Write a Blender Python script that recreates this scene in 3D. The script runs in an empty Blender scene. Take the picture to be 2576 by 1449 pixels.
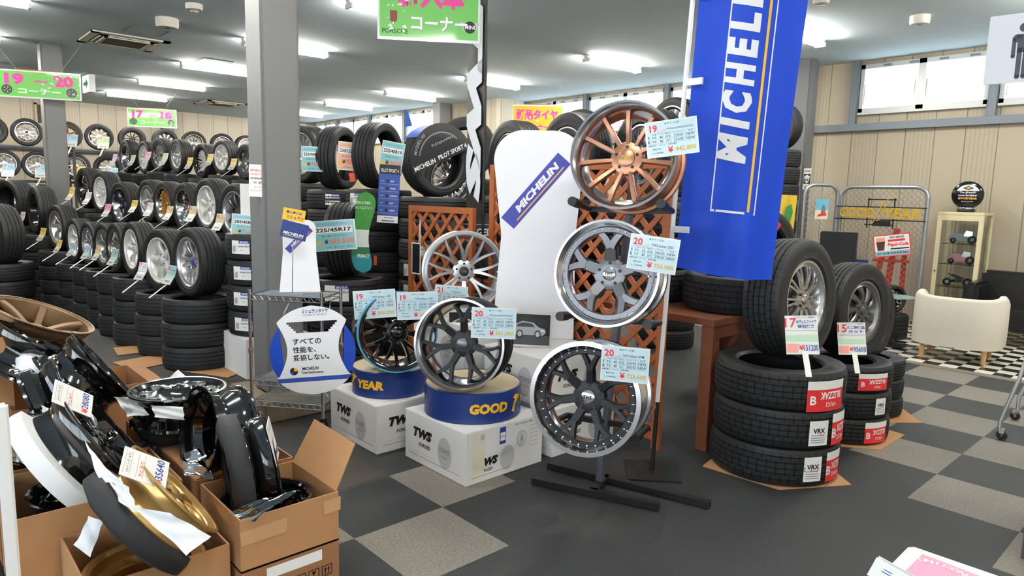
import bpy, bmesh, math, random
from mathutils import Vector, Matrix
random.seed(7)
sc = bpy.context.scene
COL = sc.collection
pi = math.pi

# ------------------------------------------------------------------ camera, world, exposure
CAM = Vector((2.1323, -4.983, 1.5625))
FOC, PITCH, ROLL, YAW = 1724.0, math.radians(7.62), math.radians(1.39), math.radians(-47.38)
_cy, _sy, _cp, _sp = math.cos(YAW), math.sin(YAW), math.cos(PITCH), math.sin(PITCH)
FW = Vector((_sy * _cp, _cy * _cp, -_sp))
_rt = Vector((_cy, -_sy, 0)); _up = _rt.cross(FW)
RT = _rt * math.cos(ROLL) + _up * math.sin(ROLL)
UP = -_rt * math.sin(ROLL) + _up * math.cos(ROLL)
cd = bpy.data.cameras.new('camera'); cam = bpy.data.objects.new('camera', cd); COL.objects.link(cam)
cd.sensor_fit = 'HORIZONTAL'; cd.sensor_width = 36.0; cd.lens = 36.0 * FOC / 2576.0
cd.clip_start = 0.02; cd.clip_end = 200
cam.matrix_world = Matrix(((RT.x, UP.x, -FW.x, CAM.x), (RT.y, UP.y, -FW.y, CAM.y), (RT.z, UP.z, -FW.z, CAM.z), (0, 0, 0, 1)))
sc.camera = cam
w = bpy.data.worlds.new('sky'); sc.world = w; w.use_nodes = True
bg = w.node_tree.nodes['Background']; bg.inputs[0].default_value = (0.80, 0.91, 1.0, 1); bg.inputs[1].default_value = 6.0
sc.view_settings.view_transform = 'Standard'; sc.view_settings.look = 'None'
sc.view_settings.gamma = 1.0; sc.view_settings.exposure = -0.12; sc.view_settings.use_curve_mapping = False
TUBE_STRENGTH = 170.0

def ray(px, py): return FW * FOC + RT * (px - 1288) - UP * (py - 724.5)
def fl(px, py, z=0.0):                       # the point of the room at height z seen at this spot
    d = ray(px, py); return CAM + d * ((z - CAM.z) / d.z)
def at(px, py, ax, val):                     # ... on the plane x = val or y = val
    d = ray(px, py); return CAM + d * ((val - CAM[ax]) / d[ax])
def pd(px, py, depth):                       # ... at this distance along the view
    return CAM + ray(px, py) * (depth / FOC)
def nc(r, u, t): return (RT * r + UP * u - FW * t).normalized()
def nl(px, py, r, u, t):                       # direction given right / up / towards the viewer at this spot
    v = -ray(px, py).normalized(); a = (RT - v * RT.dot(v)).normalized(); b = v.cross(a); return (a * r + b * u + v * t).normalized()
def yaw_cam(p): return math.atan2(CAM.x - p.x, -(CAM.y - p.y))

# ------------------------------------------------------------------ materials
def srgb(c):
    f = lambda v: v / 12.92 if v <= 0.04045 else ((v + 0.055) / 1.055) ** 2.4
    return tuple(f(v / 255.0) for v in c) + (1.0,)
MATS = {}
def mat(name, col, rough=0.5, metal=0.0, bump=0.0, bscale=40, var=0.0, coat=0.0, spec=0.5, emit=None, es=0.0, sheen=0.0, alpha=1.0, noise_stretch=None):
    if name in MATS: return MATS[name]
    m = bpy.data.materials.new(name); m.use_nodes = True; nt = m.node_tree; b = nt.nodes['Principled BSDF']
    c = srgb(col); b.inputs['Base Color'].default_value = c
    b.inputs['Roughness'].default_value = rough; b.inputs['Metallic'].default_value = metal
    b.inputs['Coat Weight'].default_value = coat; b.inputs['Coat Roughness'].default_value = 0.06
    b.inputs['Specular IOR Level'].default_value = spec; b.inputs['Sheen Weight'].default_value = sheen
    if alpha < 1: b.inputs['Alpha'].default_value = alpha
    if emit: b.inputs['Emission Color'].default_value = srgb(emit); b.inputs['Emission Strength'].default_value = es
    if bump or var:
        tc = nt.nodes.new('ShaderNodeTexCoord'); n = nt.nodes.new('ShaderNodeTexNoise'); n.inputs['Scale'].default_value = bscale
        n.inputs['Detail'].default_value = 3
        src = tc.outputs['Object']
        if noise_stretch:
            mp = nt.nodes.new('ShaderNodeMapping'); mp.inputs['Scale'].default_value = noise_stretch; nt.links.new(src, mp.inputs[0]); src = mp.outputs[0]
        nt.links.new(src, n.inputs['Vector'])
        if bump:
            bp = nt.nodes.new('ShaderNodeBump'); bp.inputs['Strength'].default_value = bump; bp.inputs['Distance'].default_value = 0.01
            nt.links.new(n.outputs['Fac'], bp.inputs['Height']); nt.links.new(bp.outputs[0], b.inputs['Normal'])
        if var:
            r = nt.nodes.new('ShaderNodeMixRGB'); r.inputs[1].default_value = tuple(v * (1 - var) for v in c[:3]) + (1,)
            r.inputs[2].default_value = tuple(min(1, v * (1 + var)) for v in c[:3]) + (1,)
            nt.links.new(n.outputs['Fac'], r.inputs[0]); nt.links.new(r.outputs[0], b.inputs['Base Color'])
    MATS[name] = m; return m
def mnode(nt, op, a, b=None, c=None):
    n = nt.nodes.new('ShaderNodeMath'); n.operation = op
    for i, v in enumerate((a, b, c)):
        if v is None: continue
        if isinstance(v, (int, float)): n.inputs[i].default_value = v
        else: nt.links.new(v, n.inputs[i])
    return n.outputs[0]
def mixc(nt, fac, a, b):
    n = nt.nodes.new('ShaderNodeMixRGB')
    if isinstance(fac, (int, float)): n.inputs[0].default_value = fac
    else: nt.links.new(fac, n.inputs[0])
    for i, v in ((1, a), (2, b)):
        if isinstance(v, tuple): n.inputs[i].default_value = v
        else: nt.links.new(v, n.inputs[i])
    return n.outputs[0]
def glassmat(name, tint=(245, 250, 250), refl=0.12):
    m = bpy.data.materials.new(name); m.use_nodes = True; nt = m.node_tree
    for n in list(nt.nodes): nt.nodes.remove(n)
    o = nt.nodes.new('ShaderNodeOutputMaterial'); t = nt.nodes.new('ShaderNodeBsdfTransparent'); t.inputs[0].default_value = srgb(tint)
    g = nt.nodes.new('ShaderNodeBsdfGlossy'); g.inputs['Roughness'].default_value = 0.03
    lw = nt.nodes.new('ShaderNodeFresnel'); lw.inputs[0].default_value = 1.45
    k = mnode(nt, 'MULTIPLY_ADD', lw.outputs[0], 0.9, refl * 0.2)
    mx = nt.nodes.new('ShaderNodeMixShader'); nt.links.new(k, mx.inputs[0]); nt.links.new(t.outputs[0], mx.inputs[1]); nt.links.new(g.outputs[0], mx.inputs[2])
    nt.links.new(mx.outputs[0], o.inputs[0]); MATS[name] = m; return m

def carpet():
    m = bpy.data.materials.new('carpet_tiles'); m.use_nodes = True; nt = m.node_tree; b = nt.nodes['Principled BSDF']
    tc = nt.nodes.new('ShaderNodeTexCoord'); sx = nt.nodes.new('ShaderNodeSeparateXYZ'); nt.links.new(tc.outputs['Object'], sx.inputs[0])
    i = mnode(nt, 'FLOOR', mnode(nt, 'MULTIPLY', sx.outputs[0], 2.0)); j = mnode(nt, 'FLOOR', mnode(nt, 'MULTIPLY', sx.outputs[1], 2.0))
    s = mnode(nt, 'ADD', i, j)
    even = mnode(nt, 'LESS_THAN', mnode(nt, 'PINGPONG', s, 1.0), 0.5)
    aisle = mnode(nt, 'COMPARE', s, -4.0, 2.5)          # the dark walkway laid in one colour
    light = mnode(nt, 'MULTIPLY', even, mnode(nt, 'SUBTRACT', 1.0, aisle))
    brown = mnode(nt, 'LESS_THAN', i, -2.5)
    n1 = nt.nodes.new('ShaderNodeTexNoise'); n1.inputs['Scale'].default_value = 85; n1.inputs['Detail'].default_value = 4; n1.inputs['Roughness'].default_value = 0.8
    nt.links.new(tc.outputs['Object'], n1.inputs['Vector'])
    n2 = nt.nodes.new('ShaderNodeTexNoise'); n2.inputs['Scale'].default_value = 2.5; nt.links.new(tc.outputs['Object'], n2.inputs['Vector'])
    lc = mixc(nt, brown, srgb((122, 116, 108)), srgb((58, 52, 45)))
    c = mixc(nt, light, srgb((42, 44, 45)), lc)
    k = mnode(nt, 'MULTIPLY_ADD', n1.outputs['Fac'], 2.2, -0.1); k2 = mnode(nt, 'MULTIPLY_ADD', n2.outputs['Fac'], 0.4, 0.8)
    mul = nt.nodes.new('ShaderNodeVectorMath'); mul.operation = 'SCALE'; nt.links.new(c, mul.inputs[0]); nt.links.new(mnode(nt, 'MULTIPLY', k, k2), mul.inputs['Scale'])
    nt.links.new(mul.outputs[0], b.inputs['Base Color']); b.inputs['Roughness'].default_value = 0.55; b.inputs['Specular IOR Level'].default_value = 0.35; b.inputs['Sheen Weight'].default_value = 0.03; b.inputs['Sheen Roughness'].default_value = 0.3
    bp = nt.nodes.new('ShaderNodeBump'); bp.inputs['Strength'].default_value = 0.5; bp.inputs['Distance'].default_value = 0.004
    nt.links.new(n1.outputs['Fac'], bp.inputs['Height']); nt.links.new(bp.outputs[0], b.inputs['Normal'])
    return m
def lino():
    m = bpy.data.materials.new('black_white_lino'); m.use_nodes = True; nt = m.node_tree; b = nt.nodes['Principled BSDF']
    tc = nt.nodes.new('ShaderNodeTexCoord'); sx = nt.nodes.new('ShaderNodeSeparateXYZ'); nt.links.new(tc.outputs['Object'], sx.inputs[0])
    f = lambda v, o: mnode(nt, 'FLOOR', mnode(nt, 'MULTIPLY', mnode(nt, 'ADD', v, o), 1 / 0.149))
    s = mnode(nt, 'ADD', f(sx.outputs[0], 20.003), f(sx.outputs[1], -2.648))
    odd = mnode(nt, 'LESS_THAN', mnode(nt, 'PINGPONG', s, 1.0), 0.5)
    nt.links.new(mixc(nt, odd, srgb((228, 226, 214)), srgb((14, 14, 15))), b.inputs['Base Color']); b.inputs['Roughness'].default_value = 0.25
    return m
def cladding(name, axis, period, col):
    m = bpy.data.materials.new(name); m.use_nodes = True; nt = m.node_tree; b = nt.nodes['Principled BSDF']
    tc = nt.nodes.new('ShaderNodeTexCoord'); sx = nt.nodes.new('ShaderNodeSeparateXYZ'); nt.links.new(tc.outputs['Object'], sx.inputs[0])
    u = mnode(nt, 'DIVIDE', mnode(nt, 'ADD', sx.outputs[axis], 100.0), period); fr = mnode(nt, 'FRACT', u)
    half = mnode(nt, 'LESS_THAN', mnode(nt, 'FRACT', mnode(nt, 'MULTIPLY', u, 0.5)), 0.5)
    rib = mnode(nt, 'MULTIPLY', mnode(nt, 'GREATER_THAN', mnode(nt, 'SINE', mnode(nt, 'MULTIPLY', fr, 2 * pi * 7)), 0.55), half)
    joint = mnode(nt, 'LESS_THAN', fr, 0.03)
    c = srgb(col)
    cc = mixc(nt, rib, c, tuple(v * 0.86 for v in c[:3]) + (1,)); cc = mixc(nt, joint, cc, tuple(v * 0.4 for v in c[:3]) + (1,))
    nt.links.new(cc, b.inputs['Base Color']); b.inputs['Roughness'].default_value = 0.55
    bp = nt.nodes.new('ShaderNodeBump'); bp.inputs['Strength'].default_value = 0.6; bp.inputs['Distance'].default_value = 0.01; bp.invert = True
    nt.links.new(mnode(nt, 'MAXIMUM', rib, joint), bp.inputs['Height']); nt.links.new(bp.outputs[0], b.inputs['Normal'])
    return m
def treadmat(name, winter):
    m = bpy.data.materials.new(name); m.use_nodes = True; nt = m.node_tree; b = nt.nodes['Principled BSDF']
    b.inputs['Roughness'].default_value = 0.62; b.inputs['Specular IOR Level'].default_value = 0.35
    tc = nt.nodes.new('ShaderNodeTexCoord'); sx = nt.nodes.new('ShaderNodeSeparateXYZ'); nt.links.new(tc.outputs['Object'], sx.inputs[0])
    a = mnode(nt, 'ARCTAN2', sx.outputs[0], sx.outputs[2])
    z = mnode(nt, 'ABSOLUTE', sx.outputs[1])
    if winter:
        u = mnode(nt, 'ADD', mnode(nt, 'MULTIPLY', a, 46 / (2 * pi)), mnode(nt, 'MULTIPLY', mnode(nt, 'FLOOR', mnode(nt, 'MULTIPLY', z, 22.0)), 0.5))
        g = mnode(nt, 'LESS_THAN', mnode(nt, 'FRACT', u), 0.2)
        g2 = mnode(nt, 'LESS_THAN', mnode(nt, 'FRACT', mnode(nt, 'MULTIPLY', u, 4)), 0.12)
        h = mnode(nt, 'MAXIMUM', g, mnode(nt, 'MULTIPLY', g2, 0.4))
    else:
        u = mnode(nt, 'ADD', mnode(nt, 'MULTIPLY', a, 54 / (2 * pi)), mnode(nt, 'MULTIPLY', z, 16.0))
        h = mnode(nt, 'MULTIPLY', mnode(nt, 'LESS_THAN', mnode(nt, 'FRACT', u), 0.1), mnode(nt, 'GREATER_THAN', z, 0.028))
    nt.links.new(mixc(nt, h, srgb((36, 37, 39)), srgb((9, 9, 10))), b.inputs['Base Color'])
    bp = nt.nodes.new('ShaderNodeBump'); bp.inputs['Strength'].default_value = 0.8; bp.inputs['Distance'].default_value = 0.006; bp.invert = True
    nt.links.new(h, bp.inputs['Height']); nt.links.new(bp.outputs[0], b.inputs['Normal'])
    return m

M_CARPET = carpet(); M_LINO = lino()
M_WALLY = cladding('beige_wall_panels', 0, 0.36, (186, 174, 152)); M_WALLX = cladding('beige_wall_panels_back', 1, 0.4, (206, 194, 174))
M_TREAD = treadmat('tyre_tread', False); M_WTREAD = treadmat('winter_tread', True)
M_CEIL = mat('grey_ceiling', (190, 204, 211), 0.9, bump=0.15, bscale=120)
M_STEEL = mat('grey_painted_steel', (112, 113, 114), 0.5, bump=0.03, bscale=30)
M_STEEL2 = mat('blue_grey_steel', (128, 136, 144), 0.45)
M_CONC = mat('concrete', (126, 115, 98), 0.9, bump=0.3, bscale=25, var=0.25)
M_FRAME = mat('window_aluminium', (214, 216, 214), 0.35, 0.1)
M_GLASS = glassmat('window_glass')
M_RUB = mat('tyre_rubber', (29, 29, 31), 0.5, spec=0.4, bump=0.04, bscale=60)
M_WHITE = mat('white_print', (236, 236, 236), 0.4)
M_PAPER = mat('white_paper', (232, 231, 228), 0.7)
M_BLACK = mat('black_print', (18, 18, 20), 0.5)
M_RED = mat('red_print', (226, 48, 52), 0.5)
M_BLUE = mat('blue_print', (38, 62, 150), 0.5)
M_NAVY = mat('navy_paint', (28, 52, 118), 0.35)
M_YEL = mat('yellow_print', (240, 184, 40), 0.45)
M_GOLDP = mat('gold_print', (206, 172, 70), 0.5)
M_ORP = mat('orange_print', (240, 110, 70), 0.5)
M_PINK = mat('pink_print', (232, 62, 158), 0.5)
M_GREEN = mat('green_card', (104, 188, 82), 0.4, coat=0.5)
M_CARDB = mat('pale_blue_card', (190, 214, 224), 0.35, coat=0.4)
M_TEAL = mat('teal_card', (130, 192, 200), 0.3, coat=0.6)
M_SALMON = mat('salmon_card', (232, 176, 150), 0.3, coat=0.6)
M_LAM = mat('clear_laminate_edge', (222, 226, 226), 0.15, coat=0.5)
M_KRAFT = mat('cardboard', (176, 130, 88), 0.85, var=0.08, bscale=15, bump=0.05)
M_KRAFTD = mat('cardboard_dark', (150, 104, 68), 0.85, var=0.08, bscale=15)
M_TAPE = mat('packing_tape', (196, 152, 110), 0.3)
M_WOOD = mat('stained_wood', (168, 92, 48), 0.5, var=0.22, bscale=9, noise_stretch=(1, 1, 8))
M_WOODD = mat('dark_stained_wood', (112, 62, 36), 0.55, var=0.2, bscale=9)
M_CHROME = mat('chrome', (228, 228, 230), 0.12, 1.0)
M_SILVER = mat('silver_alloy', (206, 208, 212), 0.28, 0.9)
M_SATIN = mat('brushed_alloy', (118, 118, 121), 0.36, 1.0)
M_POL = mat('polished_lip', (196, 196, 199), 0.17, 1.0)
M_GUN = mat('grey_alloy', (146, 146, 146), 0.32, 0.8)
M_BRONZE = mat('copper_alloy', (178, 128, 102), 0.32, 0.85)
M_GOLD = mat('gold_alloy', (206, 160, 84), 0.3, 0.85)
M_DBRZ = mat('dull_bronze_alloy', (126, 100, 72), 0.5, 0.6)
M_MBLK = mat('matt_black_alloy', (30, 30, 32), 0.42, 0.3)
M_GBLK = mat('gloss_black_alloy', (13, 13, 15), 0.1, 0.0, coat=1.0)
M_WALLOY = mat('white_silver_alloy', (222, 222, 220), 0.3, 0.35)
M_BLUEC = mat('blue_film', (70, 176, 220), 0.2, 0.4)
M_BOXW = mat('white_carton', (222, 221, 220), 0.7, bump=0.03, bscale=20)
M_BOXL = mat('grey_print', (186, 186, 188), 0.6)
M_BOXM = mat('mid_grey_print', (140, 140, 142), 0.6)
M_PLY = mat('pale_plywood', (214, 196, 160), 0.6, var=0.1, bscale=12)
M_FOAM = mat('white_packing_foam', (226, 227, 230), 0.75, bump=0.3, bscale=14)
M_PLASTIC = glassmat('clear_plastic_film', (225, 228, 230), 0.6)
M_FABB = mat('black_fabric_cover', (34, 35, 38), 0.75, bump=0.5, bscale=14)
M_BMET = mat('black_steel', (26, 27, 29), 0.45, 0.2)
M_FLAG = mat('blue_flag_cloth', (20, 70, 200), 0.5, sheen=0.0, spec=0.3, bump=0.04, bscale=6)
M_WPIPE = mat('white_plastic_pole', (232, 233, 232), 0.3)
M_CREAM = mat('cream_paint', (226, 214, 174), 0.4)
M_BEIGE = mat('off_white_fabric', (226, 218, 204), 0.9, bump=0.1, bscale=200)
M_LEATH = mat('black_leather', (22, 22, 24), 0.35, bump=0.06, bscale=60)
M_PALEW = mat('pale_beech', (214, 172, 120), 0.5, var=0.1, bscale=10)
M_GALV = mat('galvanised_tube', (160, 166, 168), 0.35, 0.7)
M_STREET = mat('white_board', (234, 234, 238), 0.45)

# ------------------------------------------------------------------ mesh builder
TXT = {}
def text_mesh(body, bold, shear, outline):
    k = (body, bold, shear, outline)
    if k in TXT: return TXT[k]
    c = bpy.data.curves.new('t', 'FONT'); c.body = body; c.size = 1.0; c.offset = bold; c.shear = shear; c.resolution_u = 2
    if outline: c.fill_mode = 'NONE'; c.bevel_depth = outline; c.bevel_resolution = 1
    o = bpy.data.objects.new('t', c); COL.objects.link(o)
    me = bpy.data.meshes.new_from_object(o.evaluated_get(bpy.context.evaluated_depsgraph_get()))
    vs = [tuple(v.co) for v in me.vertices]; fs = [tuple(p.vertices) for p in me.polygons]
    bpy.data.objects.remove(o); bpy.data.curves.remove(c); bpy.data.meshes.remove(me)
    if vs:
        x0 = min(v[0] for v in vs); x1 = max(v[0] for v in vs); y0 = min(v[1] for v in vs); y1 = max(v[1] for v in vs)
    else: x0 = x1 = y0 = y1 = 0
    TXT[k] = (vs, fs, x0, x1, y0, y1); return TXT[k]
FACE = Matrix.Rotation(pi / 2, 4, 'X')      # drawing plane x,y -> x,z facing -y
def T(x, y=0, z=0): return Matrix.Translation((x, y, z)) if not isinstance(x, Vector) else Matrix.Translation(x)
def RZ(a): return Matrix.Rotation(a, 4, 'Z')
def RX(a): return Matrix.Rotation(a, 4, 'X')
def RY(a): return Matrix.Rotation(a, 4, 'Y')
class MB:
    def __init__(s): s.v = []; s.f = []; s.fm = []; s.mats = []; s.M = Matrix(); s.k = 0
    def mat(s, m):
        if m not in s.mats: s.mats.append(m)
        s.k = s.mats.index(m); return s
    def add(s, vs, fs, M=None):
        M = s.M @ M if M else s.M; o = len(s.v)
        s.v += [tuple(M @ Vector(v)) for v in vs]
        for f in fs: s.f.append(tuple(i + o for i in f)); s.fm.append(s.k)
        return s
    def box(s, c, d, M=None, bev=0.0):
        x, y, z = (q / 2 for q in d)
        if bev <= 0:
            vs = [(c[0] + a * x, c[1] + b * y, c[2] + e * z) for a in (-1, 1) for b in (-1, 1) for e in (-1, 1)]
            return s.add(vs, [(0, 1, 3, 2), (4, 6, 7, 5), (0, 4, 5, 1), (2, 3, 7, 6), (0, 2, 6, 4), (1, 5, 7, 3)], M)
        bm = bmesh.new(); bmesh.ops.create_cube(bm, size=1)
        for v in bm.verts: v.co = Vector((c[0] + v.co.x * d[0], c[1] + v.co.y * d[1], c[2] + v.co.z * d[2]))
        bmesh.ops.bevel(bm, geom=list(bm.edges), offset=bev, segments=2, affect='EDGES')
        bm.verts.index_update(); s.add([v.co[:] for v in bm.verts], [[v.index for v in f.verts] for f in bm.faces], M); bm.free(); return s
    def bar(s, p, q, w, h, up=(0, 0, 1)):
        p = Vector(p); q = Vector(q); d = q - p; L = d.length; d.normalize(); u = Vector(up)
        if abs(d.dot(u)) > 0.98: u = Vector((1, 0, 0))
        a = d.cross(u).normalized(); b = a.cross(d)
        R = Matrix((a, d, b)).transposed().to_4x4(); R.translation = (p + q) / 2
        return s.box((0, 0, 0), (w, L, h), R)
    def tube(s, pts, r, n=8, close=False, caps=True):
        pts = [Vector(p) for p in pts]; N = len(pts); vs = []; fs = []; prev = None
        for i, p in enumerate(pts):
            a = pts[(i - 1) % N] if (i or close) else p; b = pts[(i + 1) % N] if (i < N - 1 or close) else p
            t = (b - a).normalized()
            if prev is None: u = t.orthogonal().normalized()
            else: u = (prev - t * prev.dot(t)).normalized()
            prev = u; v = t.cross(u); rr = r[i] if isinstance(r, (list, tuple)) else r
            vs += [p + (u * math.cos(2 * pi * k / n) + v * math.sin(2 * pi * k / n)) * rr for k in range(n)]
        for i in range(N if close else N - 1):
            for k in range(n):
                a = i * n; b = ((i + 1) % N) * n; fs.append((a + k, a + (k + 1) % n, b + (k + 1) % n, b + k))
        if caps and not close: fs.append(tuple(range(n - 1, -1, -1))); fs.append(tuple((N - 1) * n + k for k in range(n)))
        return s.add(vs, fs)
    def lathe(s, prof, n=48, M=None, close=True, mats=None, a0=0.0, a1=2 * pi):
        full = abs(a1 - a0 - 2 * pi) < 1e-6; P = len(prof); steps = n if full else n + 1; vs = []
        for i in range(steps):
            a = a0 + (a1 - a0) * i / n; vs += [(r * math.cos(a), r * math.sin(a), z) for r, z in prof]
        MM = s.M @ M if M else s.M; o = len(s.v); s.v += [tuple(MM @ Vector(v)) for v in vs]; k0 = s.k
        for i in range(n):
            for j in range(P if close else P - 1):
                a = i * P; b = ((i + 1) % steps) * P; jn = (j + 1) % P
                s.f.append((o + a + j, o + b + j, o + b + jn, o + a + jn)); s.fm.append(mats[j] if mats else k0)
        return s
    def disc(s, r, z=0.0, n=32, M=None, sx=1.0): return s.add([(r * sx * math.cos(2 * pi * k / n), r * math.sin(2 * pi * k / n), z) for k in range(n)], [tuple(range(n))], M)
    def poly(s, pts, z=0.0, M=None): return s.add([(p[0], p[1], z) for p in pts], [tuple(range(len(pts)))], M)
    def prism(s, pts, z0, z1, M=None):
        n = len(pts); vs = [(p[0], p[1], z0) for p in pts] + [(p[0], p[1], z1) for p in pts]
        return s.add(vs, [tuple(range(n - 1, -1, -1)), tuple(range(n, 2 * n))] + [(k, (k + 1) % n, n + (k + 1) % n, n + k) for k in range(n)], M)
    def rect(s, x0, y0, x1, y1, z=0.0, M=None): return s.poly([(x0, y0), (x1, y0), (x1, y1), (x0, y1)], z, M)
    def text(s, body, x, y, h, z=0.001, bold=0.0, shear=0.0, fit=None, M=None, warp=None, outline=0, rot=0.0, align='c'):
        vs, fs, x0, x1, y0, y1 = text_mesh(body, bold, shear, outline)
        if not vs: return s
        k = h / max(1e-6, (y1 - y0)); kx = k if fit is None else fit / max(1e-6, (x1 - x0))
        cx = (x0 + x1) / 2 if align == 'c' else x0; cyy = (y0 + y1) / 2
        ca, sa = math.cos(rot), math.sin(rot); out = []
        for a, b, c in vs:
            a = (a - cx) * kx; b = (b - cyy) * k; q = (x + a * ca - b * sa, y + a * sa + b * ca, z + c * k)
            out.append(q)
        if warp:
            out, fs = list(out), [list(f) for f in fs]; lim = (h * 0.12) ** 2; todo = []
            for f in fs:
                for i in range(1, len(f) - 1): todo.append((f[0], f[i], f[i + 1]))
            fs = []; mids = {}
            while todo:
                t = todo.pop(); e = max(((sum((out[t[i]][k] - out[t[(i + 1) % 3]][k]) ** 2 for k in range(3)), i) for i in range(3)))
                if e[0] <= lim or len(out) > 60000: fs.append(t); continue
                i = e[1]; a, b, c = t[i], t[(i + 1) % 3], t[(i + 2) % 3]; key = (min(a, b), max(a, b))
                if key not in mids: mids[key] = len(out); out.append(tuple((out[a][k] + out[b][k]) / 2 for k in range(3)))
                m_ = mids[key]; todo += [(a, m_, c), (m_, b, c)]
            out = [warp(*q) for q in out]
        return s.add(out, fs, M)
    def ico(s, c, r, sub=2, sq=(1, 1, 1), jit=0.0):
        bm = bmesh.new(); bmesh.ops.create_icosphere(bm, subdivisions=sub, radius=1)
        bm.verts.index_update()
        s.add([(c[0] + v.co.x * r * sq[0] * (1 + random.uniform(-jit, jit)), c[1] + v.co.y * r * sq[1] * (1 + random.uniform(-jit, jit)), c[2] + v.co.z * r * sq[2] * (1 + random.uniform(-jit, jit))) for v in bm.verts], [[v.index for v in f.verts] for f in bm.faces]); bm.free(); return s
    def mesh(s, name, smooth=40):
        me = bpy.data.meshes.new(name); me.from_pydata(s.v, [], s.f)
        for m in s.mats: me.materials.append(m)
        me.polygons.foreach_set('material_index', s.fm)
        if smooth:
            me.polygons.foreach_set('use_smooth', [True] * len(me.polygons)); me.update(); me.set_sharp_from_angle(angle=math.radians(smooth))
        me.update(); return me
    def build(s, name, parent=None, smooth=40, M=None): return put(name, s.mesh(name, smooth), parent, M)
def put(name, me, parent=None, M=None):
    o = bpy.data.objects.new(name, me); COL.objects.link(o)
    if parent: o.parent = parent
    if M is not None: o.matrix_local = M
    return o
def tag(o, label, cat, group=None):
    o['label'] = label; o['category'] = cat
    if group: o['group'] = group
    return o
def thing(name, label, cat, M, group=None):
    o = bpy.data.objects.new(name, None); COL.objects.link(o); o.matrix_world = M; o.empty_display_size = 0.1
    return tag(o, label, cat, group)
def struct(o): o['kind'] = 'structure'; return o

# ------------------------------------------------------------------ the room
H = 3.6; YW = 5.55; YL = 4.78; XS = -9.1; XB = -17.9; XF = 6.5; YS = -8.5
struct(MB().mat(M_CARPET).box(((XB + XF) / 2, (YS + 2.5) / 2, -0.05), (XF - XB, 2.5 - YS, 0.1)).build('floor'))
struct(MB().mat(M_LINO).box(((XB + XF) / 2, (2.62 + YW) / 2 + 0.1, -0.05), (XF - XB, YW - 2.62 + 0.2, 0.1)).build('floor_checkered'))
struct(MB().mat(mat('grey_threshold', (128, 122, 112), 0.5, 0.4)).box(((XB + XF) / 2, 2.56, -0.047), (XF - XB, 0.12, 0.104)).build('trim_1'))
struct(MB().mat(M_CEIL).box(((XB + XF) / 2, (YS + YW) / 2, H + 0.05), (XF - XB + 0.4, YW - YS + 0.4, 0.1)).build('ceiling'))
ZB, ZT = 2.86, 3.54                                    # the band of high windows
def wall_y(mb, x0, x1, y, bands):                      # bands: openings in x
    mb.mat(M_WALLY).box(((x0 + x1) / 2, y + 0.08, ZB / 2), (x1 - x0, 0.16, ZB)); mb.box(((x0 + x1) / 2, y + 0.08, (ZT + H) / 2), (x1 - x0, 0.16, H - ZT))
    xs = [x0] + [v for b in bands for v in b] + [x1]
    for a, b in zip(xs[::2], xs[1::2]):
        if b - a > 0.01: mb.box(((a + b) / 2, y + 0.08, (ZB + ZT) / 2), (b - a, 0.16, ZT - ZB))
RB = [(-8.95, -7.28), (-7.16, -5.36), (-5.24, -3.5), (-2.0, -0.42), (-0.30, 1.4), (1.52, 3.2), (3.32, 5.0)]
LB = [(-17.3, -15.95), (-15.85, -14.2), (-14.1, -12.55), (-12.45, -11.0)]
b = MB(); wall_y(b, XS, XF, YW, RB); struct(b.build('wall_right'))
b = MB(); wall_y(b, XB, XS, YL, LB); struct(b.build('wall_right_far'))
struct(MB().mat(M_WALLX).box((XS + 0.06, (YL + YW) / 2, H / 2), (0.12, YW - YL, H)).build('wall_step'))
struct(MB().mat(M_WALLX).box((XB - 0.08, (YS + YL) / 2, H / 2), (0.16, YL - YS + 0.3, H)).build('wall_back'))
struct(MB().mat(M_WALLY).box(((XB - 4.0) / 2, YS - 0.08, H / 2), (-4.0 - XB, 0.16, H)).build('wall_left'))
struct(MB().mat(M_WALLX).box((XF + 0.08, (YS + YW) / 2, H / 2), (0.16, YW - YS, H)).build('wall_front_side'))
b = MB().mat(M_WALLY).box(((XF - 4.0) / 2, YS - 0.08, H - 0.5), (XF + 4.0, 0.16, 1.0)).box(((XF - 4.0) / 2, YS - 0.08, 0.35), (XF + 4.0, 0.16, 0.7))   # shop front, glazed
for k in range(7): b.mat(M_FRAME).box((-4.0 + 0.04 + (XF + 3.92) * k / 6, YS - 0.08, 1.7), (0.08, 0.1, 3.0))
struct(b.build('wall_front'))
def window(n, x0, x1, y):
    b = MB().mat(M_FRAME); yy = y + 0.03; w = x1 - x0; xm = (x0 + x1) / 2
    b.box((xm, yy, ZB + 0.035), (w, 0.12, 0.07)); b.box((xm, yy, ZT - 0.03), (w, 0.12, 0.06)); b.box((xm, y - 0.03, ZB - 0.005), (w, 0.08, 0.03))
    for x in (x0 + 0.025, xm, x1 - 0.025): b.box((x, yy, (ZB + ZT) / 2), (0.05 if x != xm else 0.09, 0.12, ZT - ZB))
    for x in (x0 + 0.35, x0 + 0.68, xm + 0.25, xm + 0.6): b.mat(M_STEEL2).box((x, y - 0.045, ZT - 0.035), (0.1, 0.03, 0.025))
    for x in (x0 + 0.07, xm - 0.07, xm + 0.07): b.mat(M_CHROME).tube([(x, y - 0.045, ZB + 0.1), (x, y - 0.045, ZB + 0.4)], 0.008, 6)
    f = struct(b.build('window_%d' % n))
    MB().mat(M_GLASS).rect(x0 + 0.05, ZB + 0.07, xm - 0.045, ZT - 0.06, 0, FACE).rect(xm + 0.045, ZB + 0.07, x1 - 0.05, ZT - 0.06, 0, FACE).build('glass_pane', f, 0, T(0, y + 0.04, 0))
n = 1
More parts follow.
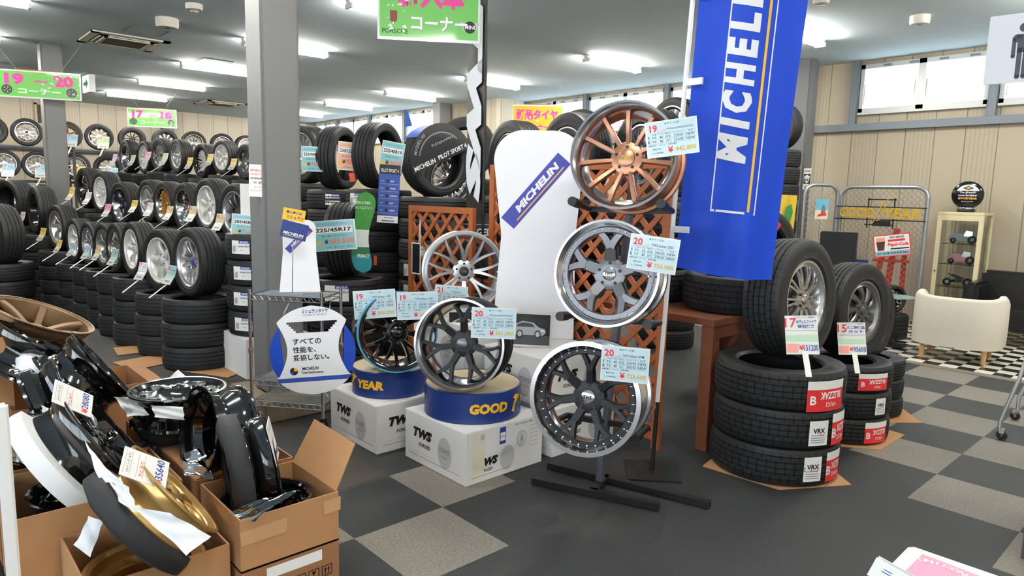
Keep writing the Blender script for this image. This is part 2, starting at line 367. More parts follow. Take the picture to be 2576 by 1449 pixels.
for x0, x1 in RB: window(n, x0, x1, YW); n += 1
for x0, x1 in LB: window(n, x0, x1, YL); n += 1
# steel posts between the windows, wall girts and the big columns
n = 2
def trim(b):
    global n
    struct(b.build('trim_%d' % n)); n += 1
def cpost(x, y, z0=2.72): trim(MB().mat(M_STEEL2).box((x, y - 0.08, (z0 + H) / 2), (0.1, 0.012, H - z0)).box((x - 0.045, y - 0.05, (z0 + H) / 2), (0.01, 0.08, H - z0)).box((x + 0.045, y - 0.05, (z0 + H) / 2), (0.01, 0.08, H - z0)))
for x in (-9.0, -7.22, -5.3, -3.45, -2.06, -0.36, 1.46, 3.26): cpost(x, YW)
for x in (-15.9, -14.15, -12.5, -10.95, -17.4): cpost(x, YL)
trim(MB().mat(M_STEEL2).box(((XS + XF) / 2, YW - 0.09, 2.665), (XF - XS - 0.2, 0.012, 0.1)).box(((XS + XF) / 2, YW - 0.045, 2.712), (XF - XS - 0.2, 0.09, 0.012)))
trim(MB().mat(M_STEEL2).box((XB + 0.09, (YS + YL) / 2, 2.42), (0.012, YL - YS - 0.1, 0.1)).box((XB + 0.045, (YS + YL) / 2, 2.467), (0.09, YL - YS - 0.1, 0.012)))
def column(x, y, s, z0=0.0): trim(MB().mat(M_STEEL).box((x, y, (z0 + H) / 2), (s, s, H - z0), bev=0.02))
NC = Vector((-2.565, -2.935, 0)); column(NC.x, NC.y, 0.27, 0.14)
trim(MB().mat(M_CONC).box((-2.565, -2.87, 0.07), (0.66, 0.62, 0.14), bev=0.012))
column(-10.12, -3.0, 0.27); column(-2.58, 5.02, 0.27); column(-10.72, 4.55, 0.3); column(-17.5, 0.7, 0.27); column(-17.6, -7, 0.27)
# ventilator on the back wall
g = thing('wall_ventilator', 'square white framed ventilator with a dirty grille high on the back wall', 'ventilator', T(XB, -2.1, 3.0))
MB().mat(mat('aged_white', (196, 186, 166), 0.7)).box((0.03, 0, 0.24), (0.06, 0.05, 0.5)).box((0.03, 0.45, 0.24), (0.06, 0.05, 0.5)).box((0.03, 0.225, 0), (0.06, 0.5, 0.05)).box((0.03, 0.225, 0.48), (0.06, 0.5, 0.05)).build('frame', g)
b = MB().mat(mat('dirty_grille', (92, 80, 66), 0.9)).box((0.008, 0.225, 0.24), (0.012, 0.44, 0.46))
for k in range(9): b.box((0.03, 0.225, 0.05 + k * 0.048), (0.03, 0.42, 0.008))
b.build('grille', g)

# ------------------------------------------------------------------ ceiling fittings
M_TUBE = mat('lit_tube', (255, 255, 255), 0.5, emit=(255, 250, 240), es=TUBE_STRENGTH)
mbf = MB().mat(mat('lamp_white', (228, 228, 224), 0.4)).prism([(-0.026, 0), (0.026, 0), (0.06, 0.05), (-0.06, 0.05)], -0.615, 0.615, RX(pi / 2) @ RZ(0))
housing = mbf.mesh('housing')
sockets = [MB().mat(mat('lamp_white', 0)).box((0, s * 0.6, -0.02), (0.13, 0.025, 0.05)).mesh('socket') for s in (-1, 1)]
tubem = [MB().mat(M_TUBE).tube([(s * 0.045, -0.585, -0.022), (s * 0.045, 0.585, -0.022)], 0.0165, 8).mesh('tube') for s in (-1, 1)]
rown = ['in the row nearest the high windows', 'in the middle row', 'in the row farthest from the windows']
ordn = ['first', 'second', 'third', 'fourth', 'fifth', 'sixth', 'seventh', 'eighth', 'ninth', 'tenth', 'eleventh', 'twelfth']
for r, y in enumerate((3.25, -0.6, -4.2)):
    for i, x in enumerate((3.5, 0.8, -1.87, -4.7, -7.45, -10.05, -12.6, -15.1)):
        if r == 1 and i == 3: y2 = -0.55
        else: y2 = y
        g = thing('ceiling_light', 'lit twin-tube ceiling light %s, %s from the back wall' % (rown[r], ordn[7 - i]), 'ceiling light', T(x, y2, H - 0.05), 'twin-tube fluorescent ceiling lights')
        put('housing', housing, g); [put('socket', q, g) for q in sockets]
        for t in tubem: put('tube', t, g)
def cassette(x, y, lab):
    g = thing('ceiling_air_conditioner', lab, 'air conditioner', T(x, y, H - 0.03))
    M = mat('aircon_white', (206, 202, 190), 0.5)
    b = MB().mat(M); s = 0.48
    for k in range(4): b.M = RZ(k * pi / 2); b.box((0, s - 0.05, 0.01), (2 * s, 0.1, 0.02))
    b.M = Matrix(); b.build('frame', g)
    MB().mat(mat('aircon_dark', (40, 38, 34), 0.8)).box((0, 0, 0.024), (0.8, 0.8, 0.01)).build('recess', g)
    b = MB().mat(M)
    for k in range(4): b.M = RZ(k * pi / 2); b.box((0, 0.345, -0.003), (0.5, 0.03, 0.012), RX(0))
    b.M = Matrix(); b.build('louver', g)
    b = MB().mat(mat('aircon_grille', (104, 92, 74), 0.8)).box((0, 0, -0.005), (0.52, 0.52, 0.02))
    b.mat(M); [b.box((sx * 0.28, 0, -0.005), (0.04, 0.6, 0.03)) for sx in (-1, 1)]; [b.box((0, sx * 0.28, -0.005), (0.6, 0.04, 0.03)) for sx in (-1, 1)]
    b.build('intake_grille', g)
cassette(-8.95, -2.3, 'square ceiling air conditioner beside the access hatch, nearer the tall grey column')
cassette(-15.0, 1.2, 'square ceiling air conditioner farther off, partly hidden by the tall grey column')
for x, y, s, lab in ((-8.05, -2.25, 0.45, 'square access hatch in the ceiling next to the nearer air conditioner'), (-9.6, -0.85, 0.45, 'square access hatch in the ceiling beside the tall grey column')):
    b = MB().mat(mat('hatch_line', (104, 110, 114), 0.8))
    for k in range(4): b.M = RZ(k * pi / 2); b.box((0, s / 2, 0), (s, 0.012, 0.006))
    b.mat(M_CEIL).box((0, 0, 0.002), (s, s, 0.004)); b.M = Matrix()
    o = b.build('ceiling_hatch'); o.location = (x, y, H - 0.004); tag(o, lab, 'hatch')
def puck(p, r, h, lab, det):
    g = thing('smoke_detector' if det else 'ceiling_speaker', lab, 'smoke detector' if det else 'ceiling speaker', T(p.x, p.y, H))
    M = mat('old_white_plastic', (222, 216, 202), 0.5)
    MB().mat(M).lathe([(0.001, 0), (r, 0), (r, -h * 0.6), (r * 0.92, -h), (0.001, -h)], 28, close=False).build('base', g)
    if det:
        MB().mat(M).lathe([(0.001, -h), (r * 0.5, -h), (r * 0.45, -h - 0.025), (0.001, -h - 0.028)], 20, close=False).mat(M_BLACK).lathe([(r * 0.505, -h - 0.004), (r * 0.49, -h - 0.014)], 20, close=False).build('sensor_head', g)
    else: MB().mat(mat('speaker_face', (206, 206, 206), 0.6)).disc(r * 0.8, -h - 0.001, 24).mat(M_BLACK).disc(r * 0.25, -h - 0.002, 16).build('face', g)
puck(fl(420, 47, H), 0.13, 0.11, 'round off-white ceiling fitting above the nearer air conditioner', False)
puck(fl(488, 11, H), 0.09, 0.06, 'small smoke detector at the top edge, left of the tall grey column', True)
puck(fl(2315, 40, H), 0.10, 0.09, 'round white ceiling fitting near the high windows on the right', False)
puck(fl(152, 185, H), 0.09, 0.05, 'small smoke detector beside the thin far grey column', True)
p = fl(2066, -3, H); puck(p, 0.08, 0.05, 'smoke detector on the ceiling above the blue flag', True)
# exit sign
p = fl(222, 188, H); g = thing('exit_sign', 'small white exit sign with green arrow hanging from the ceiling', 'sign', T(p) @ RZ(math.radians(4)))
MB().mat(M_WHITE).box((0, 0, -0.17), (0.42, 0.1, 0.32)).build('case', g)
M = mat('exit_face', (236, 246, 240), 0.4, emit=(226, 250, 240), es=0.9)
b = MB().mat(M).rect(-0.2, -0.32, 0.2, -0.02, 0, FACE @ T(0, 0, 0.052))
b.mat(mat('exit_green', (0, 140, 90), 0.4)).poly([(-0.13, -0.2), (0.02, -0.2), (0.02, -0.27), (0.15, -0.17), (0.02, -0.07), (0.02, -0.14), (-0.13, -0.14)], 0.054, FACE)
b.build('face', g)

# ------------------------------------------------------------------ wheels and tyres (axis along y, outer face towards -y)
AX = RX(pi / 2)
def rim(mb, R, W, lip, m_lip, m_in, seg=48, M=AX, lipw=0.012):
    h = W / 2; t = 0.006
    prof = [(R - lipw, h), (R, h), (R + 0.001, h - 0.006), (R - 0.004, h - 0.012), (R - 0.016, h - 0.016), (R - 0.018, h - 0.036), (R - 0.024, h - 0.05), (R - 0.05, h - 0.08),
            (R - 0.052, -h * 0.1), (R - 0.036, -h * 0.45), (R - 0.02, -h + 0.05), (R - 0.018, -h + 0.016), (R - 0.004, -h + 0.012), (R, -h), (R - 0.012, -h),
            (R - 0.024, -h + 0.012), (R - 0.026, -h + 0.05), (R - 0.044, -h * 0.45), (R - 0.06, -h * 0.1), (R - 0.058, h - max(0.09, lip)), (R - 0.034, h - lip * 0.75), (R - 0.026, h - 0.02), (R - lipw, h - 0.004)]
    ms = []
    for j in range(len(prof)): ms.append(0)
    a = mb.mat(m_in).k; c = mb.mat(m_lip).k
    ms = [c if (j < 4 or j >= 19) else a for j in range(len(prof))]
    mb.lathe(prof, seg, M, True, ms); return mb
def spoke(mb, pts, wid, dep, M=AX, ch=0.25):
    """a bar lofted along pts [(r, angle, z)] with widths and depths; chamfered outer face"""
    P = [Vector((r * math.cos(a), r * math.sin(a), z)) for r, a, z in pts]; N = len(P); vs = []; fs = []
    for i, p in enumerate(P):
        t = (P[min(i + 1, N - 1)] - P[max(i - 1, 0)]).normalized(); s = Vector((-t.y, t.x, 0)).normalized(); up = Vector((0, 0, 1)); w = wid[i] / 2; d = dep[i]
        vs += [p + s * w - up * d, p + s * w - up * d * 0.3, p + s * w * (1 - ch), p - s * w * (1 - ch), p - s * w - up * d * 0.3, p - s * w - up * d]
    for i in range(N - 1):
        for k in range(6): a = i * 6; fs.append((a + k, a + (k + 1) % 6, a + 6 + (k + 1) % 6, a + 6 + k))
    fs.append((5, 4, 3, 2, 1, 0)); fs.append(tuple((N - 1) * 6 + k for k in range(6)))
    return mb.add(vs, fs, M)
def sline(r0, a0, r1, a1, z0, z1, n=6, cup=0.0):
    out = []
    for i in range(n):
        t = i / (n - 1); r = r0 + (r1 - r0) * t; a = a0 + (a1 - a0) * t; out.append((r, a, z0 + (z1 - z0) * t + cup * math.sin(pi * t)))
    return out
def spokes(mb, style, n, R, zr, zh, mt, hub=0.075, w=0.03, seg=48, d=0.035):
    """style of spokes between hub and rim; zr, zh heights at rim and hub"""
    mb.mat(mt); Rm = R - 0.03; L = lambda a, b, k=6: [a + (b - a) * i / (k - 1) for i in range(k)]
    st = 2 * pi / n; o = pi / 2
    if style == 'multi':
        for k in range(n): spoke(mb, sline(hub * 0.85, o + k * st, Rm, o + k * st, zh, zr, cup=0.008), L(w * 0.85, w), L(d, d * 0.7))
    elif style == 'pair':
        for k in range(n):
            for s in (-1, 1): spoke(mb, sline(hub * 0.85, o + k * st + s * st * 0.13, Rm, o + k * st + s * st * 0.17, zh, zr, cup=0.008), L(w, w * 0.8), L(d, d * 0.7))
    elif style == 'vee':
        for k in range(n):
            for s in (-1, 1): spoke(mb, sline(hub * 0.8, o + k * st + s * 0.02, Rm, o + k * st + s * st * 0.3, zh, zr, cup=0.006), L(w * 1.3, w * 0.75), L(d, d * 0.65))
    elif style == 'wye':
        for k in range(n):
            a = o + k * st; rm = hub + (Rm - hub) * 0.4; zm = zh + (zr - zh) * 0.4 + 0.008
            spoke(mb, sline(hub * 0.5, a, rm, a, zh - 0.006, zm, 4), L(w * 1.5, w * 1.25, 4), L(d, d, 4))
            for s in (-1, 1): spoke(mb, sline(rm - 0.015, a + s * 0.01, Rm, a + s * st * 0.27, zm, zr, 6), L(w * 0.95, w * 0.62), L(d, d * 0.6))
    elif style == 'mesh':
        for k in range(n):
            for s in (-1, 1):
                a = o + k * st; rm = hub + (Rm - hub) * 0.5; zm = zh + (zr - zh) * 0.5 + 0.006
                spoke(mb, sline(hub * 0.8, a, rm, a + s * st * 0.5, zh, zm, 4), L(w, w * 0.7, 4), L(d, d * 0.8, 4))
                spoke(mb, sline(rm - 0.004, a + s * st * 0.5, Rm, a + s * st * 0.93, zm, zr, 4), L(w * 0.72, w * 0.6, 4), L(d * 0.8, d * 0.6, 4))
    elif style == 'fan':
        for k in range(n): spoke(mb, sline(hub * 0.8, o + k * st, Rm, o + k * st, zh, zr, cup=0.01), [w * q for q in (0.8, 0.9, 1.1, 1.45, 1.75, 1.6)], L(d, d * 0.7), ch=0.4)
    elif style == 'star':
        for k in range(n): spoke(mb, sline(hub * 0.7, o + k * st, Rm, o + k * st, zh, zr, cup=0.01), [w * q for q in (2.3, 1.9, 1.6, 1.5, 1.6, 1.9)], L(d, d * 0.7), ch=0.35)
    elif style == 'swirl':
        for k in range(n): spoke(mb, sline(hub * 0.8, o + k * st, Rm, o + k * st + 0.28, zh, zr, cup=0.008), [w * q for q in (1.0, 1.0, 1.1, 1.3, 1.5, 1.4)], L(d, d * 0.7), ch=0.3)
    elif style == 'steel':
        mb.lathe([(0.03, zh), (hub, zh + 0.012), (hub * 1.15, zh), (Rm * 0.6, zh - 0.016), (Rm, zr)], seg, AX, False)
        mb.mat(M_BLACK)
        for k in range(n): mb.disc(0.026, 0, 20, AX @ RZ(k * st) @ T(Rm * 0.72, 0, (zh + zr) / 2 - 0.004) @ RY(-0.12), 0.75)
        mb.mat(M_CHROME)
        for k in range(n): mb.lathe([(0.025, 0), (0.028, 0.004), (0.031, 0)], 20, AX @ RZ(k * st) @ T(Rm * 0.72, 0, (zh + zr) / 2 - 0.005) @ RY(-0.12), False)
        mb.mat(mt)
    mb.lathe([(0.026, zh - 0.05), (0.028, zh + 0.004), (hub * 0.55, zh + 0.006), (hub * 0.95, zh - 0.002), (hub, zh - 0.012), (hub * 0.96, zh - 0.06)], seg, AX, False)
    mb.mat(M_BLACK)
    for k in range(5): mb.disc(0.0085, zh + 0.0066, 12, AX @ RZ(k * 2 * pi / 5 + pi / 2) @ T(0.056 * min(1, hub / 0.075), 0, 0))
    return mb
def cap(mb, z, mt, r=0.031): return mb.mat(mt).lathe([(0.0005, z + 0.009), (r * 0.7, z + 0.008), (r * 0.95, z + 0.004), (r, z - 0.006)], 28, AX, False)
def tyre_mesh(name, Ro, Ri, W, winter=False, seg=56):
    h = W / 2; sh = 0.028; g = 0.009; mt = M_WTREAD if winter else M_TREAD
    pr = [(Ri, h * 0.78), (Ri + 0.008, h * 0.86), (Ri + 0.02, h * 0.93), (Ri + 0.024, h * 0.915), ((Ri + Ro) / 2, h), (Ro - sh, h * 0.98), (Ro - sh * 0.45, h * 0.93), (Ro - 0.008, h * 0.8)]
    k = [0] * 8; gr = (0.52, 0.17, -0.17, -0.52) if not winter else (0.6, 0.3, 0.0, -0.3, -0.6)
    for q in gr:
        z = q * h; gw = 0.0055 if not winter else 0.004; ro = Ro - 0.006 * abs(q) * abs(q)
        pr += [(ro, z + gw), (ro - g, z + gw * 0.7), (ro - g, z - gw * 0.7), (ro, z - gw)]; k += [1, 1, 1, 1]
    pr += [(r, -z) for r, z in pr[7::-1]]; k[7] = 1; k += [0] * 8
    pr += [(Ri + 0.012, -h * 0.7), (Ro - 0.022, -h * 0.72), (Ro - 0.022, h * 0.72), (Ri + 0.012, h * 0.7)]; k += [0] * 4
    mb = MB().mat(M_RUB).mat(mt); mb.lathe(pr, seg, AX, True, k[:len(pr)]); return mb.mesh(name, 50)
PROTO = {}
def wheel_proto(key, style, n, m_sp, m_lip=None, m_in=None, R=0.232, W=0.2, lip=0.03, dish=0.03, w=0.03, hub=0.075, mcap=None, seg=44):
    a = MB(); rim(a, R, W, lip, m_lip or m_sp, m_in or m_sp, seg)
    b = MB(); zr = W / 2 - lip; spokes(b, style, n, R, zr, zr - dish + 0.004, m_sp, hub, w, seg)
    c = MB(); cap(c, zr - dish + 0.01, mcap or m_sp)
    PROTO[key] = (a.mesh('rim'), b.mesh('spokes'), c.mesh('center_cap'))
wheel_proto('ten', 'pair', 5, M_SILVER, w=0.036, mcap=M_BLUE)
wheel_proto('five', 'star', 5, M_SILVER, w=0.034)
wheel_proto('flat5', 'star', 5, M_WALLOY, w=0.045, dish=0.02)
wheel_proto('bronze5', 'pair', 5, M_GUN, M_POL, w=0.034)
wheel_proto('wye', 'wye', 5, M_GUN, M_SILVER, w=0.03)
wheel_proto('slim', 'vee', 7, M_SILVER, w=0.026)
wheel_proto('white5', 'wye', 5, M_WALLOY, w=0.036)
wheel_proto('swirl', 'swirl', 7, M_SILVER, w=0.034)
wheel_proto('dishblack', 'vee', 5, M_GBLK, M_GBLK, lip=0.09, w=0.03)
wheel_proto('fan', 'fan', 10, M_SATIN, M_SILVER, w=0.026)
wheel_proto('blade', 'fan', 7, M_WALLOY, w=0.036)
wheel_proto('dishwye', 'vee', 8, M_POL, M_POL, lip=0.07, w=0.018)
wheel_proto('gold', 'vee', 10, M_GOLD, M_POL, M_GOLD, lip=0.035, w=0.016)
wheel_proto('blackmesh', 'mesh', 8, M_MBLK, M_POL, M_POL, lip=0.07, w=0.018, mcap=M_BLUE)
wheel_proto('thin', 'vee', 10, M_WALLOY, w=0.02)
wheel_proto('blacksilver', 'star', 6, M_POL, M_GBLK, M_GBLK, w=0.022)
wheel_proto('chrome', 'vee', 9, M_POL, M_POL, lip=0.05, w=0.018)
wheel_proto('multiblack', 'vee', 10, M_WALLOY, M_GBLK, M_GBLK, w=0.018)
wheel_proto('mesh', 'mesh', 10, M_WALLOY, M_WALLOY, w=0.018)
wheel_proto('bbs', 'mesh', 10, M_SILVER, M_POL, M_SILVER, w=0.016, mcap=M_BLACK)
wheel_proto('te', 'multi', 6, M_DBRZ, M_DBRZ, w=0.04)
wheel_proto('tenblack', 'multi', 10, M_MBLK, M_MBLK, w=0.022)
wheel_proto('te10', 'fan', 10, M_WALLOY, M_GBLK, M_GBLK, w=0.024)
wheel_proto('luxe', 'pair', 10, M_POL, M_SILVER, M_SATIN, R=0.226, W=0.19, w=0.022, dish=0.0, lip=0.02, seg=56)
wheel_proto('dark15', 'swirl', 9, M_SATIN, M_GUN, M_GBLK, R=0.2, W=0.17, w=0.034, dish=0.0, lip=0.02, seg=56)
wheel_proto('race', 'multi', 10, M_WALLOY, M_GBLK, M_GBLK, R=0.2, W=0.3, lip=0.03, w=0.02)
TY = tyre_mesh('tyre', 0.32, 0.228, 0.225)
TYW = tyre_mesh('tyre', 0.352, 0.222, 0.228, True)
TYW15 = tyre_mesh('tyre', 0.325, 0.196, 0.2, True)
TYB = tyre_mesh('tyre', 0.335, 0.238, 0.26)
TYL = tyre_mesh('tyre', 0.37, 0.225, 0.25)
def mframe(loc, yaw, pitch=0.0, roll=0.0, s=1.0): return T(Vector(loc)) @ RZ(yaw) @ RX(pitch) @ RY(roll) @ Matrix.Scale(s, 4)
def nframe(loc, nrm, spin=0.0):              # local -y towards nrm
    y = -Vector(nrm).normalized(); ref = Vector((0, 0, 1)) if abs(y.z) < 0.95 else Vector((1, 0, 0)); x = y.cross(ref).normalized(); z = x.cross(y)
    m = Matrix((x, y, z)).transposed().to_4x4(); m.translation = Vector(loc); return m @ RY(spin)
def wheel(key, loc, yaw, D, label, tm=None, group=None, roll=None, pitch=0.0):
    tm = tm or TY; s = D / (2 * {TY: .32, TYW: .352, TYW15: .325, TYB: .335, TYL: .37}[tm])
    g = thing('wheel', label, 'wheel', mframe(loc, yaw, pitch, random.uniform(0, 6) if roll is None else roll, s), group)
    put('tyre', tm, g)
    for nme, me in zip(('rim', 'spokes', 'center_cap'), PROTO[key]): put(nme, me, g)
    return g
def tyre(loc, yaw, D, label, tm=None, group=None, flat=False, pitch=0.0, wd=None):
    tm = tm or TY; d0 = 2 * {TY: .32, TYW: .352, TYW15: .325, TYB: .335, TYL: .37}[tm]; w0 = {TY: .225, TYW: .228, TYW15: .2, TYB: .26, TYL: .25}[tm]; s = D / d0
    o = put('tyre', tm); M = T(Vector(loc)) @ RZ(yaw) @ RX(pitch) @ RY(random.uniform(0, 6))
    if flat: M = T(Vector(loc)) @ RX(pi / 2) @ RY(yaw)
    o.matrix_world = M @ Matrix.Diagonal((s, (wd / w0) if wd else s, s, 1)); tag(o, label, 'tyre', group); return o
ORD = ['lowest', 'second up', 'third up', 'fourth up', 'fifth up', 'sixth up', 'seventh up', 'eighth up', 'ninth up', 'tenth up']
def stack(x, y, z0, z1, D, where, n=None, tm=None, group=None, jit=0.008, col='black', skip=0):
    n = n or max(1, round((z1 - z0) / 0.205)); w = (z1 - z0) / n; out = []
    for k in range(skip, n):
        o_ = ORD[k] if not (k == n - 1 and n > 1) else 'topmost'
        o = tyre((x + random.uniform(-jit, jit), y + random.uniform(-jit, jit), z0 + w * (k + 0.5)), random.uniform(0, 6), D * random.uniform(0.99, 1.01), '%s tyre, %s in the stack %s' % (col, o_, where), tm, group, True, wd=w * 0.995); out.append(o)
    return out
TAGC = {'y': (236, 214, 120), 'b': (168, 206, 220), 'p': (232, 168, 206), 'g': (196, 214, 176), 'w': (226, 226, 236), 'c': (222, 206, 168), 't': (150, 190, 186), 'l': (206, 190, 222)}
PAPERS = {k: mat('tag_' + k, v, 0.4, coat=0.4) for k, v in TAGC.items()}; TAGG = mat('tag_back', (196, 196, 186), 0.4, coat=0.5)
TAGP = {}
def tag_proto(k, num):
    if (k, num) in TAGP: return TAGP[(k, num)]
    b = MB().mat(PAPERS[k]).box((0, 0, 0.045), (0.13, 0.004, 0.085)); b.mat(M_RED).text(num, -0.04, 0.06, 0.036, 0.003, 0.02, M=FACE)
    b.mat(M_BLUE); [b.text(t, 0.024, 0.066 - i * 0.022, 0.013, 0.003, 0.01, fit=0.062, M=FACE) for i, t in enumerate(('アルミセット', '225/45R' + num))]
    b.mat(M_BLACK).rect(-0.06, 0.022, 0.06, 0.0235, 0.003, FACE)
    lo = MB().mat(TAGG).box((0, 0, -0.045), (0.13, 0.004, 0.09)); lo.mat(PAPERS[k]).rect(-0.055, -0.03, 0.055, -0.006, 0.003, FACE); lo.mat(M_BLUE).text('¥98,000', 0.0, -0.062, 0.02, 0.003, 0.01, M=FACE)
    TAGP[(k, num)] = (b.mesh('upper_card', 0), lo.mesh('lower_card', 0)); return TAGP[(k, num)]
STICK = MB().mat(mat('clear_acrylic_strip', (214, 216, 210), 0.15)).box((0, 0, -0.1), (0.018, 0.003, 0.2)).mesh('stick', 0)
def price_tag(loc, yaw, k, num, label, s=1.0, zf=None):
    g = thing('price_tag', label, 'price tag', mframe(loc, yaw, -0.25, 0.0, s), 'folded price tags leaning on the wheels')
    u, l = tag_proto(k, num); put('upper_card', u, g, None, ); put('lower_card', l, g, RX(-0.35)); put('stick', STICK, g, T(0, -0.012, -0.075) @ RX(-0.75)); return g

# ------------------------------------------------------------------ used wheels: three tiers of tyre stacks
def line_pt(px, py, a, c):
    a = Vector(a); c = Vector(c); d = ray(px, py); e = c - a; nn = Vector((-e.y, e.x)); t = (a - Vector((CAM.x, CAM.y))).dot(nn) / Vector((d.x, d.y)).dot(nn); return CAM + d * t
R1 = [(470, 660, 176, 'ten', 't', '18', 'silver double-spoke wheel nearest the grey column', None), (395, 655, 163, 'flat5', 'w', '17', 'grey-silver five-spoke wheel behind the nearest one', None),
      (325, 627, 155, 'blade', 't', '17', 'silver blade-spoke wheel third from the grey column', None), (282, 622, 135, 'bronze5', 'c', '18', 'dark grey twin-spoke wheel with cream tag', None),
      (253, 620, 128, 'wye', 'b', '17', 'grey wheel with slim forked spokes and blue tag', None), (215, 614, 122, 'slim', 'b', '17', 'bright silver narrow-spoke wheel with blue tag', None),
      (180, 605, 120, 'white5', 'y', '18', 'pale silver five-spoke wheel with yellow tag', None), (137, 572, 122, 'swirl', 'y', '18', 'silver wheel with curved spokes and yellow tag', None),
      (85, 528, 135, 'dishblack', 'w', '20', 'gloss black deep-dish wheel with white tag', None)]
R2 = [(585, 535, 158, 'fan', 'c', '18', 'grey-silver wide-blade wheel beside the white card'), (516, 517, 148, 'blade', 'c', '18', 'silver broad-blade wheel in the middle tier'),
      (457, 520, 130, 'dishwye', 'c', '19', 'chrome dished wheel with thin forked spokes'), (406, 513, 128, 'gold', 'w', '18', 'gold wire-spoke wheel'),
      (366, 506, 118, 'five', 'y', '18', 'silver five-spoke wheel left of the gold one'), (298, 513, 122, 'blackmesh', 'p', '20', 'black mesh wheel with polished lip'),
      (249, 484, 118, 'thin', 'w', '17', 'narrow silver wheel turned edge-on'), (207, 473, 122, 'blacksilver', 'y', '18', 'black wheel with silver-edged spokes')]
R3 = [(611, 407, 108, 'chrome', 'y', '18', 'chrome wheel half hidden by the grey column'), (552, 396, 108, 'flat5', 'y', '18', 'white-silver five-spoke wheel on the top tier'),
      (501, 404, 110, 'multiblack', 'y', '18', 'black wheel with many bright thin spokes'), (439, 393, 114, 'five', 'g', '19', 'silver star-spoke wheel with green tag on the top tier'),
      (395, 389, 106, 'bbs', 'p', '18', 'chrome lipped mesh wheel with pink tag'), (357, 396, 102, 'mesh', 'g', '17', 'silver cross-spoke wheel with green tag'),
      (311, 393, 104, 'dishwye', 'l', '17', 'chrome wheel at the far end of the top tier')]
def xpt(px, py, x):                           # on the sight line, at this x
    d = ray(px, py); return CAM + d * ((x - CAM.x) / d.x)
def tier(rows, xs, yawj, gname, tname, shorts, dmax, sub=None):
    pts = []
    for r, x in zip(rows, xs): pts.append(xpt(r[0], r[1], x))
    for i, r in enumerate(rows):
        px, py, h, key, tc, num, desc = r[:7]; P = pts[i]; dep = (P - CAM).dot(FW); D = min(h * dep / FOC, 0.7)
        nb = min((P - q).xy.length for k, q in enumerate(pts) if k != i)
        yaw = math.radians(yawj + random.uniform(-4, 4)); zb = P.z - D / 2
        n = Vector((math.sin(yaw), -math.cos(yaw), 0)); C2 = P - n * 0.1
        wheel(key, (C2.x, C2.y, P.z), yaw, min(D, nb * 0.95), desc + ', standing ' + tname, group=gname)
        zb = P.z - min(D, nb * 0.95) / 2; zt = zb + 0.002
        stack(C2.x, C2.y, sub or 0.0045, zt, min(nb * 0.94, dmax[i] if isinstance(dmax, list) else dmax), 'under the ' + shorts[i], group='tyres stacked under the used wheels')
        q = P + n * 0.14; q.z = zt + 0.2
        price_tag(q, yaw + 0.12, tc, num, 'folded price tag leaning on the ' + desc, D / 0.62)
tier(R1, (-4.18, -4.85, -5.47, -6.05, -6.6, -7.15, -7.72, -8.33, -9.0), 8, 'used wheels on the front tier', 'on the front tier',
     ['nearest front wheel', 'second front wheel from the column', 'third front wheel from the column', 'cream-tagged front wheel', 'fork-spoked front wheel', 'narrow-spoked front wheel', 'pale yellow-tagged front wheel', 'curved-spoke front wheel', 'gloss black deep-dish wheel'], [0.7, 0.66, 0.62, 0.6, 0.6, 0.6, 0.6, 0.62, 0.66])
tier(R2, (-4.95, -5.58, -6.2, -6.78, -7.35, -7.97, -8.57, -9.17), 9, 'used wheels on the middle tier', 'on the middle tier',
     ['grey-silver wheel beside the white card', 'broad-blade middle-tier wheel', 'chrome dished middle-tier wheel', 'gold wire-spoke wheel', 'silver wheel left of the gold', 'black mesh wheel', 'edge-on silver wheel', 'silver-edged black wheel'], 0.62)
tier(R3, (-7.35, -7.85, -8.37, -8.9, -9.43, -9.97, -10.52), 8, 'used wheels on the top tier', 'on the top tier',
     ['chrome top-tier wheel by the column', 'white-silver top-tier wheel', 'thin-spoked black top-tier wheel', 'green-tagged star-spoke wheel', 'pink-tagged mesh wheel', 'green-tagged cross-spoke wheel', 'farthest top-tier wheel'], 0.6, 1.22)
# black deck that carries the top tier
a, c = xpt(611, 407, -7.1), xpt(311, 393, -10.8); a.z = c.z = 0; d = (c - a).normalized(); g = thing('display_deck', 'low black steel deck carrying the top tier of wheels', 'display deck', T((a + c) / 2) @ RZ(math.atan2(d.y, d.x)))
MB().mat(M_BMET).box((0, 0, 1.2), (4.4, 0.7, 0.038)).build('deck_board', g)
for sx in (-2.1, 0, 2.1):
    for sy in (-0.3, 0.3): MB().mat(M_BMET).box((sx, sy, 0.59), (0.06, 0.06, 1.18)).build('leg', g)
# cardboard sheets between the tyres
for i, (px, py, z, s) in enumerate(((148, 702, 0.43, 0.5), (150, 748, 0.23, 0.52), (200, 712, 0.4, 0.4), (205, 775, 0.1, 0.4), (255, 790, 0.004, 0.34), (330, 895, 0.004, 0.36), (352, 930, 0.004, 0.4), (560, 945, 0.004, 0.5), (280, 745, 0.25, 0.4))):
    if z > 0.01: continue
    p = fl(px, py, z) + Vector((-0.25, 0.1, 0)); o = MB().mat(M_KRAFT).prism([(-s / 2, -s / 2), (s / 2, -s * 0.45), (s * 0.52, s / 2), (-s * 0.45, s * 0.5)], 0, 0.004).build('cardboard_sheet'); o.location = p; o.rotation_euler = (0, 0, 0.3 * i)
    tag(o, ['', '', '', '', 'torn cardboard sheet on the carpet under the fifth front stack', 'cardboard sheet on the carpet under the third front stack', 'cardboard sheet on the carpet under the second front stack', 'cardboard sheet on the carpet under the front stack nearest the column', ''][i], 'cardboard')
